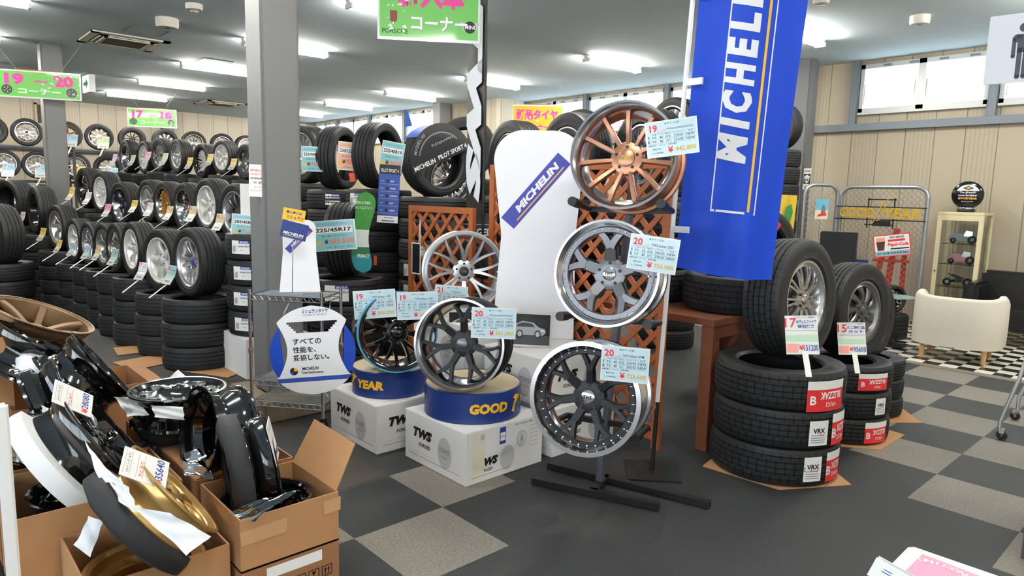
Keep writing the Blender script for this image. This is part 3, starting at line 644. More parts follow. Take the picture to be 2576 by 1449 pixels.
# wheels on racks along the back wall
XR = -15.7
SH = []
def backrow(pxs, zc, D, keys, descs, tcs, gname):
    for px, key, ds, tc in zip(pxs, keys, descs, tcs):
        P = at(px, 345, 0, XR); yaw = math.radians(82 + random.uniform(-2, 2)); wheel(key, (XR - 0.1, P.y, zc), yaw, D, ds, group=gname)
        if tc: price_tag(Vector((XR + 0.16, P.y + 0.03, zc - 0.14)), yaw - 0.3, tc, '17', 'price tag on the ' + ' '.join(ds.split(',')[0].split()[:12]), 1.7)
backrow((-20, 70, 172, 252, 335, 418, 490, 562, 622), 2.66, 0.58, ('tenblack', 'bbs', 'te', 'te10', 'tenblack', 'te10', 'chrome', 'bbs', 'mesh'),
        ('black wheel on the top shelf by the back wall, farthest left', 'silver mesh wheel on the top shelf left of the far grey column', 'bronze six-spoke wheel on the top back shelf beside the far grey column', 'black wheel with broad white spokes on the top back shelf', 'matt black ten-spoke wheel on the top back shelf',
         'black and white-spoked wheel on the top back shelf under the green 17-18 sign', 'thin-spoked chrome wheel on the top back shelf right of the green sign', 'silver mesh wheel second from right on the top back shelf', 'pale mesh wheel on the top back shelf beside the tall grey column'),
        (None, None, 'b', 'g', None, None, None, None, None), 'wheels on the top shelf by the back wall')
backrow((8, 92, 188, 270), 1.98, 0.58, ('swirl', 'slim', 'bbs', 'te10'), ('silver curved-spoke wheel on the middle back shelf, farthest left', 'white multi-spoke wheel on the middle back shelf left of the far grey column', 'white mesh wheel with yellow tag on the middle back shelf', 'black wheel with bright spokes on the middle back shelf behind the tiers'),
        ('b', 'b', 'y', 'b'), 'wheels on the middle shelf by the back wall')
backrow((12, 100), 1.31, 0.53, ('mesh', 'five'), ('white cross-spoke wheel on the lowest back shelf, far left', 'silver wheel on the lowest back shelf behind the far grey column'), (None, None), 'wheels on the lowest shelf by the back wall')
g = thing('wheel_rack', 'long dark steel rack of wheels standing along the back wall', 'rack', T(XR - 0.1, -0.6, 0))
for z in (1.02, 1.65, 2.34):
    for x in (-0.12, 0.12): MB().mat(M_BMET).box((x, 0, z - 0.02), (0.05, 7.0, 0.05)).build('rail', g)
for y in (-3.4, -1.2, 1.1, 3.4):
    for x in (-0.3, 0.3): MB().mat(M_BMET).box((x, y, 1.2), (0.05, 0.05, 2.4)).build('post', g)
    for z in (1.0, 1.63, 2.32): MB().mat(M_BMET).box((0, y, z - 0.012), (0.6, 0.04, 0.03)).build('crossbar', g)
# tyres on the far left
tyre(pd(38, 512, 9.6), math.radians(20), 0.66, 'black used tyre standing behind the gloss black wheel, far left', TYB)
p = pd(-4, 590, 8.2); tyre(p, math.radians(20), 0.74, 'large black tyre cut off by the left picture edge', TYL); stack(p.x, p.y, 0, p.z - 0.33, 0.68, 'cut off by the left picture edge', group='tyres stacked under the used wheels')
p = pd(38, 512, 9.6); stack(p.x, p.y, 0, p.z - 0.3, 0.64, 'behind the gloss black wheel, far left', group='tyres stacked under the used wheels')

# ------------------------------------------------------------------ new tyres behind the grey column
def sticker(root, Ro, z0, z1, a, w, kind):       # curved paper label on the tread of a lying tyre, in the frame of the room (axis z)
    b = MB(); h = z1 - z0; da = w / Ro
    def wrap(x, y, z): return ((Ro + 0.002 + z) * math.sin(a + x / Ro), -(Ro + 0.002 + z) * math.cos(a + x / Ro), z0 + h / 2 + y)
    def patch(x0, x1, y0, y1, z=0.0):
        n = 6; vs = []; fs = []
        for i in range(n + 1): vs += [wrap(x0 + (x1 - x0) * i / n, y0, z), wrap(x0 + (x1 - x0) * i / n, y1, z)]
        for i in range(n): fs.append((2 * i, 2 * i + 2, 2 * i + 3, 2 * i + 1))
        b.add(vs, fs)
    if kind == 'm':
        b.mat(M_PAPER); patch(-w / 2, w / 2, -h / 2, h / 2); b.mat(M_BLUE); patch(-w * 0.05, w / 2, h * 0.28, h / 2, 0.0006)
        b.mat(M_WHITE).text('MICHELIN', w * 0.22, h * 0.39, h * 0.14, 0.0012, 0.02, 0.15, fit=w * 0.42, warp=wrap)
        b.mat(M_BOXM).disc(h * 0.26, 0.0012, 16, None, 0.7) if False else None
        b.mat(M_BLACK); [patch(w * (-0.42 + 0.03 * k), w * (-0.42 + 0.03 * k + 0.015), -h * 0.36, h * 0.1, 0.0012) for k in (0, 1, 3, 4, 6)]
        b.text('225/40 ZR19', w * 0.2, h * 0.08, h * 0.13, 0.0012, 0.01, warp=wrap); b.mat(M_BOXM).text('4573', w * 0.1, -h * 0.2, h * 0.1, 0.0012, warp=wrap)
    elif kind == 'r':
        b.mat(M_RED); patch(-w / 2, w / 2, -h / 2, h * 0.22); b.mat(M_PAPER); patch(-w / 2, w / 2, h * 0.22, h / 2)
        b.mat(M_WHITE).text('BLIZZAK', w * 0.1, h * 0.02, h * 0.24, 0.0012, 0.03, 0.1, fit=w * 0.6, rot=pi, warp=wrap); b.text('VRX2', w * 0.1, -h * 0.28, h * 0.14, 0.0012, 0.01, rot=pi, warp=wrap)
        b.text('B', -w * 0.36, -h * 0.12, h * 0.3, 0.0012, 0.03, warp=wrap)
    elif kind == 'v':
        b.mat(M_PAPER); patch(-w / 2, w / 2, -h / 2, h / 2); b.mat(M_BLACK).text('VRX', 0, h * 0.1, h * 0.2, 0.0012, 0.03, warp=wrap); b.mat(M_RED); patch(w * 0.0, w * 0.3, -h * 0.1, -h * 0.06, 0.001); b.mat(mat('sky_print', (110, 170, 220), 0.5)); patch(-w * 0.4, w * 0.0, -h * 0.1, -h * 0.06, 0.001)
        b.mat(M_BOXM); [patch(-w * 0.4, w * 0.35, -h * (0.2 + 0.09 * k), -h * (0.17 + 0.09 * k), 0.001) for k in range(3)]
    o = b.build('paper_label'); M = root.matrix_world.copy(); o.parent = root; o.matrix_local = (root.matrix_basis.inverted()) @ T(root.matrix_basis.translation); return o
def label_tyre(o, D, kind, aim=0.0, w=0.15, h=0.11, dz=0.0):
    p = o.matrix_basis.translation; sticker(o, D / 2, -h / 2 + dz, h / 2 + dz, yaw_cam(p) + aim, w, kind)
def solo(px, py, d): return pd(px, py, d)
def stand_wheel(px, py, d, D, key, off, label, tm=None, grp=None): p = pd(px, py, d); return p, wheel(key, p, yaw_cam(p) + math.radians(off), D, label, tm, grp)
def stand_tyre(px, py, d, D, off, label, tm=None, grp=None): p = pd(px, py, d); return p, tyre(p, yaw_cam(p) + math.radians(off), D, label, tm, grp)
GN = 'new road tyres standing behind the grey column'; GS = 'new tyres stacked behind the grey column'
p0, _ = stand_wheel(772, 388, 8.3, 0.70, 'slim', -52, 'silver multi-spoke wheel standing just right of the tall grey column', TY)
stack(p0.x, p0.y, 0, p0.z - 0.352, 0.66, 'under the silver wheel by the tall column', group=GS)
p1, _ = stand_tyre(850, 398, 7.3, 0.665, 62, 'new black tyre standing with the first teal price card, nearest the column', TY, GN)
s1 = stack(p1.x, p1.y, 0, p1.z - 0.336, 0.66, 'under the first teal price card', group=GS)
p2, _ = stand_tyre(952, 392, 6.8, 0.65, 58, 'new black tyre standing with the salmon price card', TY, GN)
s2 = stack(p2.x, p2.y, 0, p2.z - 0.328, 0.66, 'under the salmon price card', group=GS)
p3, ps4 = stand_tyre(1096, 406, 6.45, 0.66, 33, 'new tyre dressed with a black half-round sport tyre board and blue band', TY, GN)
s3 = stack(p3.x, p3.y, 0, p3.z - 0.333, 0.7, 'under the tyre with the black half-round board', group=GS)
for o, a in ((s1[-1], -0.2), (s2[-1], -0.75), (s3[4], -0.75), (s3[3], -0.75), (s3[5], -0.3)): label_tyre(o, 0.66 if o not in s3 else 0.7, 'm', a)
q, _ = stand_wheel(1128, 452, 7.4, 0.64, 'chrome', 20, 'chrome wheel seen through the tyre with the half-round board', TY)
stack(q.x, q.y, 0, q.z - 0.322, 0.6, 'behind the half-round board tyre', group=GS)
p4, t4 = stand_tyre(868, 602, 5.9, 0.63, 74, 'new tyre standing tread-on behind the big ¥101,520 price card', TY, GN)
s4 = stack(p4.x + 0.02, p4.y, 0, p4.z - 0.317, 0.64, 'under the big price card tyre', group=GS)
label_tyre(s4[-1], 0.64, 'm', -0.25, 0.2, 0.13)
c5 = pd(668, 880, 6.05); tag(MB().mat(M_BOXW).box((0, 0, 0.17), (0.56, 0.56, 0.34), bev=0.004).build('carton', None, 40, T(c5.x, c5.y, 0)), 'white carton on the floor behind the tall grey column, under labelled tyres', 'box')
s5 = stack(c5.x, c5.y, 0.34, 1.2, 0.6, 'on the white carton behind the column', 4, group=GS)
for o in s5: label_tyre(o, 0.6, 'm', -0.62, 0.17, 0.11)

# price cards for tyres and wheels
def wheel_card(M, label, size, title, F, R, price, wd=0.3, ht=0.21):
    b = MB(); b.mat(M_LAM).box((0, 0, 0), (wd, 0.003, ht)); k = wd / 0.3
    X = lambda x: (x - 0.5) * wd; Y = lambda y: (y - 0.5) * ht; z = 0.0018
    b.mat(M_CARDB).rect(X(0.025), Y(0.035), X(0.975), Y(0.965), z, FACE)
    b.mat(M_RED).text(size, X(0.16), Y(0.8), ht * 0.2, z + 0.0004, 0.03, M=FACE); b.text('インチ', X(0.31), Y(0.71), ht * 0.07, z + 0.0004, M=FACE)
    b.mat(M_BLACK); t = lambda s, x, y, h, f=None: b.text(s, X(x), Y(y), ht * h, z + 0.0004, 0.008, fit=f * wd if f else None, M=FACE)
    t('★ホイール名', 0.52, 0.91, 0.065); t(title, 0.66, 0.75, 0.07, min(0.52, 0.03 * len(title)))
    for x, s in ((0.16, 'リム幅'), (0.3, 'インセット'), (0.43, 'PCD'), (0.62, 'タイヤサイズ'), (0.86, '残り溝')): t(s, x, 0.635, 0.04)
    for y, n, vals in ((0.55, 'F', F), (0.435, 'R', R)):
        t(n, 0.06, y, 0.085)
        for x, s in zip((0.16, 0.3, 0.43, 0.63, 0.86), vals): t(s, x, y, 0.07)
    for y in (0.665, 0.49, 0.375): b.rect(X(0.04), Y(y), X(0.96), Y(y) + 0.0006, z + 0.0003, FACE)
    for x in (0.4, 0.48, 0.76): b.rect(X(x), Y(0.375), X(x) + 0.0006, Y(0.665), z + 0.0003, FACE)
    t('★適合車種・コメント', 0.2, 0.335, 0.045); t('★税込価格', 0.5, 0.335, 0.045); t('新品 PS4S', 0.2, 0.23, 0.05); t('タイヤ変更可能', 0.2, 0.12, 0.045)
    b.mat(M_RED).text('¥', X(0.46), Y(0.18), ht * 0.17, z + 0.0004, 0.035, M=FACE)
    b.mat(M_GOLDP).text(price, X(0.75), Y(0.18), ht * 0.13, z + 0.0004, 0.03, fit=0.4 * wd, M=FACE)
    o = b.build('price_card', None, 0); o.matrix_world = M; return tag(o, label, 'price card')
def tyre_card(M, label, size, price, m, wd=0.2, ht=0.24, sub='輸入車におすすめ!', top='ミシュラン プライスダウン'):
    b = MB().mat(M_LAM).box((0, 0, 0), (wd, 0.003, ht)); X = lambda x: (x - 0.5) * wd; Y = lambda y: (y - 0.5) * ht; z = 0.0018
    b.mat(m).rect(X(0.03), Y(0.03), X(0.97), Y(0.97), z, FACE); b.mat(M_WHITE).rect(X(0.07), Y(0.58), X(0.93), Y(0.79), z + 0.0003, FACE)
    b.mat(M_BLACK).text(size, 0, Y(0.685), ht * 0.13, z + 0.0007, 0.03, fit=wd * 0.8, M=FACE); b.text(sub, 0, Y(0.49), ht * 0.06, z + 0.0004, fit=wd * 0.55, M=FACE); b.text('¥', X(0.32), Y(0.3), ht * 0.14, z + 0.0004, 0.03, M=FACE)
    b.mat(M_BLUE).text(top, 0, Y(0.88), ht * 0.06, z + 0.0004, fit=wd * 0.7, M=FACE)
    b.mat(M_YEL).poly([(X(0.16) + (0.09 if k % 2 else 0.06) * ht * math.cos(k * pi / 8), Y(0.26) + (0.09 if k % 2 else 0.06) * ht * math.sin(k * pi / 8)) for k in range(16)], z + 0.0004, FACE)
    b.mat(M_ORP).text(price, X(0.67), Y(0.3), ht * 0.17, z + 0.0004, 0.035, fit=wd * 0.55, M=FACE); b.mat(M_BLACK).text('工賃・廃タイヤ・税込', X(0.6), Y(0.11), ht * 0.05, z + 0.0004, fit=wd * 0.6, M=FACE)
    o = b.build('price_card', None, 0); o.matrix_world = M; return tag(o, label, 'price card')
def cardM(px, py, d, off=0.0, roll=0.0, pitch=0.0): p = pd(px, py, d); return mframe(p, yaw_cam(p) + math.radians(off), math.radians(pitch), math.radians(roll))
tyre_card(cardM(786, 400, 7.0, 0, 0), 'teal price card reading 255/40R19 on the tyre nearest the tall grey column', '255/40R19', '153,360', M_TEAL, 0.215, 0.25)
tyre_card(cardM(875, 393, 6.6, 0, 4), 'salmon price card reading 225/40R19 255/35R19 on a standing tyre', '225/40R19 255/35R19', '90,720', M_SALMON, 0.19, 0.27)
tyre_card(cardM(986, 395, 6.05, 0, 9), 'teal price card reading 225/40R19 hanging from the blue-banded tyre', '225/40R19', '166,320', M_TEAL, 0.2, 0.265)
tyre_card(cardM(840, 592, 5.3, -6, -5), 'big teal price card reading 225/45R17 and ¥101,520', '225/45R17', '101,520', M_TEAL, 0.335, 0.235)
tyre_card(cardM(616, 570, 5.7, -6, 5), 'teal price card reading 205/45R17 left of the tall grey column', '205/45R17', '71,280', M_TEAL, 0.21, 0.2)
tag(MB().mat(M_PAPER).box((0, 0, 0), (0.14, 0.003, 0.27)).build('blank_card', None, 0, cardM(627, 504, 5.75, 0, 0)), 'blank white card standing above the 205/45R17 price card', 'card')
# half-round board and blue band on the new tyre (held by the tyre)
M3 = ps4.matrix_basis.copy(); R3m = M3.to_3x3(); g = mframe(p3, yaw_cam(p3) + math.radians(33))
b = MB().mat(mat('board_black', (30, 31, 34), 0.35)); ang = math.radians(24)
pts = [(0.345 * math.cos(ang + pi * k / 24 * 1.0), 0.345 * math.sin(ang + pi * k / 24)) for k in range(25)]
hw = lambda x, y, z: None
b.prism(pts, 0.0, 0.004, FACE); tx = lambda s, u, v, h, f, m=M_WHITE: b.mat(m).text(s, u * math.cos(ang) - v * math.sin(ang), u * math.sin(ang) + v * math.cos(ang), h, 0.0046, 0.015, fit=f, rot=ang, M=FACE)
tx('MICHELIN', -0.2, 0.04, 0.042, 0.24); tx('PILOT SPORT 4', 0.13, 0.045, 0.042, 0.34); tx('プレミアムタッチデザイン', 0.06, 0.17, 0.026, 0.26, M_BOXL)
b.mat(M_BOXM)
for rr in (0.255, 0.262): b.lathe([(rr, 0.0046), (rr + 0.004, 0.0046)], 40, FACE, False, None, ang + 0.55, ang + 2.6)
for k, ch in enumerate('MICHELIN'):
    a = ang + 2.55 - k * 0.085; b.text(ch, 0.305 * math.cos(a), 0.305 * math.sin(a), 0.03, 0.0046, 0.02, rot=a - pi / 2, M=FACE)
o = b.build('tyre_board', None, 0); o.matrix_world = g @ T(0, -0.128, 0.0); tag(o, 'black half-round board lettered PILOT SPORT 4 on the face of a new tyre', 'sign')
o = MB().mat(mat('blue_band', (44, 96, 200), 0.3)).lathe([(0.333, -0.1), (0.336, -0.1), (0.336, 0.112), (0.333, 0.112)], 30, AX, True, None, 0.35, 2.5).build('tyre_band'); o.matrix_world = g; tag(o, 'glossy blue band wrapped over the top of a new tyre', 'band')
o = MB().mat(mat('blue_band', 0)).prism([(-0.05, 0), (0.05, 0), (0.0, 0.14), (-0.02, 0.16)], 0, 0.004, FACE).build('pop_tag'); o.matrix_world = cardM(1028, 318, 6.3, -50, -5); tag(o, 'small blue pointed tag standing on top of the blue-banded tyre', 'sign')
# hanging spec leaflet
b = MB().mat(mat('leaflet_blue', (40, 74, 160), 0.35)).box((0, 0, 0), (0.18, 0.003, 0.5)); b.mat(M_BLACK).rect(-0.088, 0.17, 0.088, 0.249, 0.002, FACE); b.mat(M_WHITE).text('PILOT SPORT 4', 0, 0.2, 0.03, 0.0026, 0.015, fit=0.15, M=FACE)
for k in range(5):
    y = 0.11 - k * 0.063; b.mat(M_WHITE).rect(-0.08, y - 0.026, 0.08, y - 0.0245, 0.0022, FACE); b.mat(M_BLACK).disc(0.018, 0.0024, 14, FACE @ T(-0.015, y, 0), 0.6); b.mat(M_BOXL); [b.disc(0.008, 0.0024, 10, FACE @ T(0.018 + 0.015 * i, y, 0)) for i in range(2 + k % 3)]; b.text('性能', -0.06, y, 0.014, 0.0024, M=FACE)
b.mat(M_WHITE).rect(-0.09, -0.25, 0.09, -0.19, 0.0022, FACE); b.mat(M_BLACK).text('MICHELIN', 0.01, -0.205, 0.012, 0.003, 0.01, M=FACE); b.mat(M_BLUE).rect(-0.05, -0.237, 0.06, -0.228, 0.003, FACE)
o = b.build('leaflet', None, 0); o.matrix_world = cardM(978, 488, 5.95, 0, 3); tag(o, 'tall blue specification leaflet hanging below the teal 225/40R19 card', 'leaflet')
o = MB().mat(mat('orange_sticker', (236, 84, 36), 0.5)).box((0, 0, 0), (0.05, 0.003, 0.085)).build('sticker', None, 0, cardM(886, 446, 6.6, 0, -12)); tag(o, 'orange sticker on the tyre below the salmon price card', 'sticker')
o = MB().mat(mat('orange_sticker', 0)).box((0, 0, 0), (0.03, 0.003, 0.09)).build('sticker', None, 0, cardM(944, 655, 6.48, 0, 0)); tag(o, 'orange sticker beside the green wavy sign', 'sticker')
# wavy green promotional strip
b = MB(); P = lambda t: (0.085 * math.sin(3.4 * t + 0.5) * 0.35, 0.62 * (t - 0.5))
n = 28; L_, R_ = [], []
for i in range(n + 1):
    t = i / n; wd = 0.088 * min(1, math.sqrt(max(0, 1 - (2 * t - 1) ** 6)) + 0.02) * (1 - 0.28 * math.sin(pi * t) ** 2); cx = 0.018 * math.sin(2 * pi * t + 2.2); y = 0.66 * (t - 0.5); L_.append((cx - wd, y)); R_.append((cx + wd, y))
gm = [mat('strip_teal', (40, 140, 150), 0.35), mat('strip_pale', (214, 226, 220), 0.35), mat('strip_green', (62, 140, 60), 0.35, var=0.3, bscale=20), mat('strip_dgreen', (40, 112, 78), 0.35, var=0.3, bscale=16)]
for i in range(n): b.mat(gm[0] if i < 6 else gm[3] if i < 9 else gm[1] if i < 15 else gm[2]).poly([L_[i], R_[i], R_[i + 1], L_[i + 1]], 0.0, FACE).poly([L_[i], L_[i + 1], R_[i + 1], R_[i]], -0.003, FACE)
b.mat(M_WHITE).text('濡れた路面に', 0.0, 0.24, 0.024, 0.001, 0.02, fit=0.12, M=FACE); b.text('プレミアムコンフォート', 0.0, 0.2, 0.024, 0.001, 0.02, fit=0.145, M=FACE); b.text('PRIMACY', 0.01, -0.19, 0.03, 0.001, 0.02, fit=0.1, M=FACE); b.mat(M_BLUE).text('MICHELIN', -0.075, -0.02, 0.014, 0.001, 0.01, rot=pi / 2, M=FACE)
o = b.build('wavy_sign', None, 0); o.matrix_world = cardM(913, 585, 5.55, 12, 2); tag(o, 'tall wavy green and white sign standing in front of the tread-on tyre', 'sign')

# ------------------------------------------------------------------ white cartons, drums and display wheels
def tws_print(b, w, h, M, s=1.0):               # print on one side of a carton, centred drawing plane
    b.mat(M_BLACK).text('TWS', -w * 0.19, h * 0.12, h * 0.2 * s, 0.001, 0.07, 0.28, fit=w * 0.32 * s, M=M); b.text(':FORGED', -w * 0.16, -h * 0.1, h * 0.075, 0.001, 0.02, 0.12, fit=w * 0.2, M=M)
    b.mat(M_BOXL).disc(h * 0.3, 0.0008, 28, M @ T(w * 0.17, -h * 0.06, 0), 0.72); b.mat(M_BOXM).text('TWS', w * 0.17, -h * 0.02, h * 0.11, 0.0014, 0.03, 0.25, fit=w * 0.17, M=M); b.text(':FORGED', w * 0.17, -h * 0.14, h * 0.05, 0.0014, 0.01, fit=w * 0.11, M=M)
    b.mat(M_BLACK).rect(-w * 0.43, -h * 0.345, w * 0.43, -h * 0.34, 0.001, M); b.mat(M_BOXM).rect(-w * 0.43, -h * 0.27, w * 0.05, -h * 0.267, 0.001, M)
def carton(x0, y0, z0, s, h, label, front=True, side='plain', sy=None, grp='white wheel cartons on the floor'):
    sy = sy or s; b = MB().mat(M_BOXW).box((s / 2, sy / 2, h / 2), (s, sy, h), bev=0.004)
    if front: tws_print(b, s, h, FACE @ T(s / 2, h / 2, 0.0))
    SM = T(s, 0, 0) @ RZ(pi / 2) @ FACE
    if side == 'tws': tws_print(b, sy, h, SM @ T(sy / 2, h / 2, 0.0))
    if side == 'label':
        b.mat(mat('yellowed_tape', (222, 218, 200), 0.4)).rect(0.04, 0.03, 0.13, h - 0.02, 0.0008, SM); b.mat(M_BOXM); [b.rect(0.1 + 0.006 * k, h * 0.8, 0.1 + 0.006 * k + 0.003, h * 0.9, 0.0015, SM) for k in range(5)]
        b.mat(M_BLUE).rect(0.24, h * 0.62, 0.285, h * 0.94, 0.0012, SM); b.mat(M_WHITE).rect(0.244, h * 0.68, 0.281, h * 0.84, 0.0018, SM); b.mat(M_BLACK).text('7月26', 0.262, h * 0.76, 0.014, 0.0022, M=SM)
        b.text('WS', 0.18, h * 0.36, h * 0.16, 0.0012, 0.07, 0.28, fit=0.1, M=SM); b.text('RGED', 0.16, h * 0.21, h * 0.06, 0.0012, 0.01, M=SM)
        b.mat(M_BOXL).disc(h * 0.24, 0.0008, 24, SM @ T(0.3, h * 0.33, 0), 0.75); b.mat(M_BLACK).rect(0.04, h * 0.12, 0.33, h * 0.125, 0.001, SM)
        b.mat(M_BOXM); [b.tube([SM @ Vector((0.41, h * 0.62, 0.001)), SM @ Vector((0.41 + 0.035 * math.cos(a * pi / 8), h * 0.62 + 0.045 * math.sin(a * pi / 8), 0.001))], 0.0006, 4) for a in range(16)]
        b.tube([SM @ Vector((0.41 + 0.036 * math.cos(a * pi / 12), h * 0.62 + 0.046 * math.sin(a * pi / 12), 0.001)) for a in range(24)], 0.0012, 4, True)
        b.text('TWS × Exlete 115M', 0.42, h * 0.92, 0.012, 0.0012, 0.01, M=SM); [b.text('PCD 5x112 ET45 8.5J', 0.505, h * (0.82 - 0.08 * k), 0.009, 0.0012, fit=0.07, M=SM) for k in range(6)]
    TM = T(0, 0, h)
    b.mat(M_BOXL).text('TWS', s * 0.3, sy * 0.2, 0.04, 0.0012, 0.04, 0.25, M=TM); b.mat(M_BOXM).text(':FORGED', s * 0.82, sy * 0.3, 0.02, 0.0012, 0.01, rot=pi / 2, M=TM)
    o = b.build('carton', None, 30, T(x0, y0, z0)); return tag(o, label, 'box', grp)
carton(-1.19, -2.765, 0, 0.58, 0.3, 'white printed carton nearest the camera, under the lower drum lettered GOOD', side='label')
carton(-1.88, -2.89, 0, 0.57, 0.3, 'white printed carton left of the nearest one, under the drum lettered YEAR', side='tws')
CB = Vector((-1.0, -2.02, 0))
carton(-1.19, -2.1, 0, 0.58, 0.3, 'white carton on the floor behind the nearest one, lowest of its pile', side='tws')
carton(-1.22, -2.13, 0.3, 0.58, 0.3, 'white carton carrying the framed car picture, top of its pile', side='tws')
carton(-1.86, -2.25, 0, 0.58, 0.36, 'white carton under the silver many-spoked wheel, on the floor', front=True)
carton(-1.86, -2.25, 0.36, 0.58, 0.36, 'white carton right under the silver many-spoked wheel', front=True)
def drum(x, y, z, R, h, rot, label):
    g = thing('drum', label, 'drum', T(x, y, z) @ RZ(rot), 'blue lettered display drums')
    b = MB().mat(M_NAVY).lathe([(R * 0.97, 0), (R, 0.003), (R, h - 0.004), (R * 0.985, h), (R * 0.97, h)], 64, close=True)
    def wrap(x, y, z): return ((R + 0.0015 + z) * math.sin(x / R), -(R + 0.0015 + z) * math.cos(x / R), h * 0.5 + y)
    b.mat(M_YEL).text('GOOD', -R * 0.62, 0, h * 0.34, 0, 0.06, 0.1, fit=R * 0.82, warp=wrap); b.text('YEAR', R * 0.7, 0, h * 0.34, 0, 0.06, 0.1, fit=R * 0.82, warp=wrap)
    b.add([wrap(R * (0.02 + u), v * h, 0) for u, v in ((-0.1, -0.22), (0.0, -0.3), (0.02, -0.05), (0.12, 0.1), (0.26, 0.22), (0.02, 0.3), (-0.06, 0.2), (0.02, 0.14), (-0.04, 0.0))], [tuple(range(9))])
    b.build('side', g); MB().mat(M_PLY).lathe([(0.0005, h - 0.004), (R * 0.6, h - 0.003), (R * 0.972, h - 0.003)], 56, close=False).lathe([(R * 0.972, 0.0), (0.0005, 0.0)], 56, close=False).build('top', g)
    return g
drum(-1.59, -2.62, 0.302, 0.24, 0.165, -0.25, 'blue drum showing the letters YEAR, on the left white carton')
drum(-0.92, -2.47, 0.302, 0.285, 0.175, 1.85, 'blue drum showing the letters GOOD, on the nearest white carton')
def rivets(n, r, z, mt=M_CHROME):
    b = MB().mat(mt)
    for k in range(n): b.lathe([(0.0005, 0.004), (0.004, 0.003), (0.0055, 0)], 8, AX @ RZ(2 * pi * k / n) @ T(r, 0, z), False)
    return b
def show_wheel(label, M, R, W, lip, dish, style, n, m_sp, m_lip, m_in, wsp, hub, mcap, capr=0.034, riv=0, logo='TWS', mlogo=None, d=0.04, lipw=0.012):
    g = thing('wheel', label, 'wheel', M); b = MB(); rim(b, R, W, lip, m_lip, m_in, 96, lipw=lipw); b.build('rim', g, 35)
    b = MB(); zr = W / 2 - lip; spokes(b, style, n, R - 0.0, zr, zr - dish + 0.004, m_sp, hub, wsp, 64, d); b.build('spokes', g, 35)
    b = MB(); cap(b, zr - dish + 0.012, mcap, capr)
    if logo: b.mat(mlogo or M_BLACK).text(logo, 0, 0, capr * 0.5, zr - dish + 0.0222, 0.05, 0.2, fit=capr * 1.2, M=AX)
    b.build('center_cap', g)
    if riv: rivets(riv, R - 0.045, zr + 0.002).mat(m_sp).lathe([(R - 0.064, zr - 0.004), (R - 0.06, zr + 0.001), (R - 0.034, zr + 0.001), (R - 0.032, zr - 0.006)], 96, AX, False).build('rivet_ring', g)
    MB().mat(M_CHROME).tube([AX @ Vector((R - 0.05, 0.0, zr - 0.01)), AX @ Vector((R - 0.058, 0.0, zr + 0.018))], 0.004, 8).build('valve', g)
    return g
# on the drums
p = pd(1168, 882, 3.88); yw = yaw_cam(p) - 0.28; show_wheel('matt black wheel with polished lip standing on the lower drum', mframe((p.x, p.y, 0.479 + 0.256), yw, -0.1, 0.0), 0.258, 0.24, 0.05, 0.04, 'wye', 7, M_MBLK, M_POL, M_MBLK, 0.028, 0.078, M_SATIN, 0.034, 0, None)
p = pd(992, 845, 4.28); g = show_wheel('gloss black many-spoked wheel with blue film lip on the left drum', mframe((p.x, p.y, 0.469 + 0.246), yaw_cam(p) + 0.22, -0.1, 0.2), 0.248, 0.22, 0.03, 0.02, 'vee', 8, M_GBLK, M_GBLK, M_GBLK, 0.02, 0.075, M_GBLK, 0.036, 0, 'TWS', M_SILVER)
MB().mat(M_BLUEC).lathe([(0.241, 0.1105), (0.2495, 0.1105), (0.2505, 0.105), (0.2495, 0.096)], 80, AX, False).build('blue_film', g)
p = pd(1164, 668, 5.0); show_wheel('large silver many-spoked wheel in front of the left lattice', mframe((p.x, p.y, 0.722 + 0.292), yaw_cam(p) + 0.12, -0.06), 0.293, 0.25, 0.012, 0.035, 'vee', 8, M_SILVER, M_SILVER, M_SILVER, 0.022, 0.085, M_BLACK, 0.036, 0, 'TWS', M_SATIN)
# the wheel stand
NS = Vector((0.41, -0.91, 0.13)).normalized(); YS_ = math.atan2(NS.x, -NS.y)
tops = [(pd(1578, 405, 3.5), 0.272, 'copper'), (pd(1535, 695, 3.5), 0.27, 'grey'), (pd(1484, 1003, 3.28), 0.269, 'black')]
FB = fl(1497, 1238); PT = tops[0][0] - NS * 0.2
g = thing('wheel_stand', 'black steel floor stand holding three display wheels', 'stand', T(FB.x, FB.y, 0))
L = lambda v: Vector(v) - Vector((FB.x, FB.y, 0))
fa, fb_ = fl(1340, 1216), fl(1658, 1283); dirf = (fb_ - fa).normalized(); mid = (fa + fb_) / 2
MB().mat(M_BMET).bar(L(fa) + Vector((0, 0, 0.02)), L(fb_) + Vector((0, 0, 0.02)), 0.04, 0.035).build('front_foot', g)
back = Vector((-dirf.y, dirf.x, 0)) * 0.24; MB().mat(M_BMET).bar(L(fa) + back + Vector((0, 0, 0.02)), L(fb_) + back + Vector((0.25, 0, 0.02)), 0.04, 0.035).build('rear_foot', g)
MB().mat(M_BMET).bar(L(mid) + Vector((0, 0, 0.02)), L(mid) + back + Vector((0, 0, 0.02)), 0.04, 0.035).build('foot_link', g)
FBp = FB + back * 0.3; MB().mat(mat('stand_post', (92, 94, 104), 0.4, 0.3)).bar(L(FBp), L(PT + Vector((0, 0, 0.14))), 0.036, 0.03, (0, 1, 0)).build('post', g)
rx = Vector((math.cos(YS_), math.sin(YS_), 0))
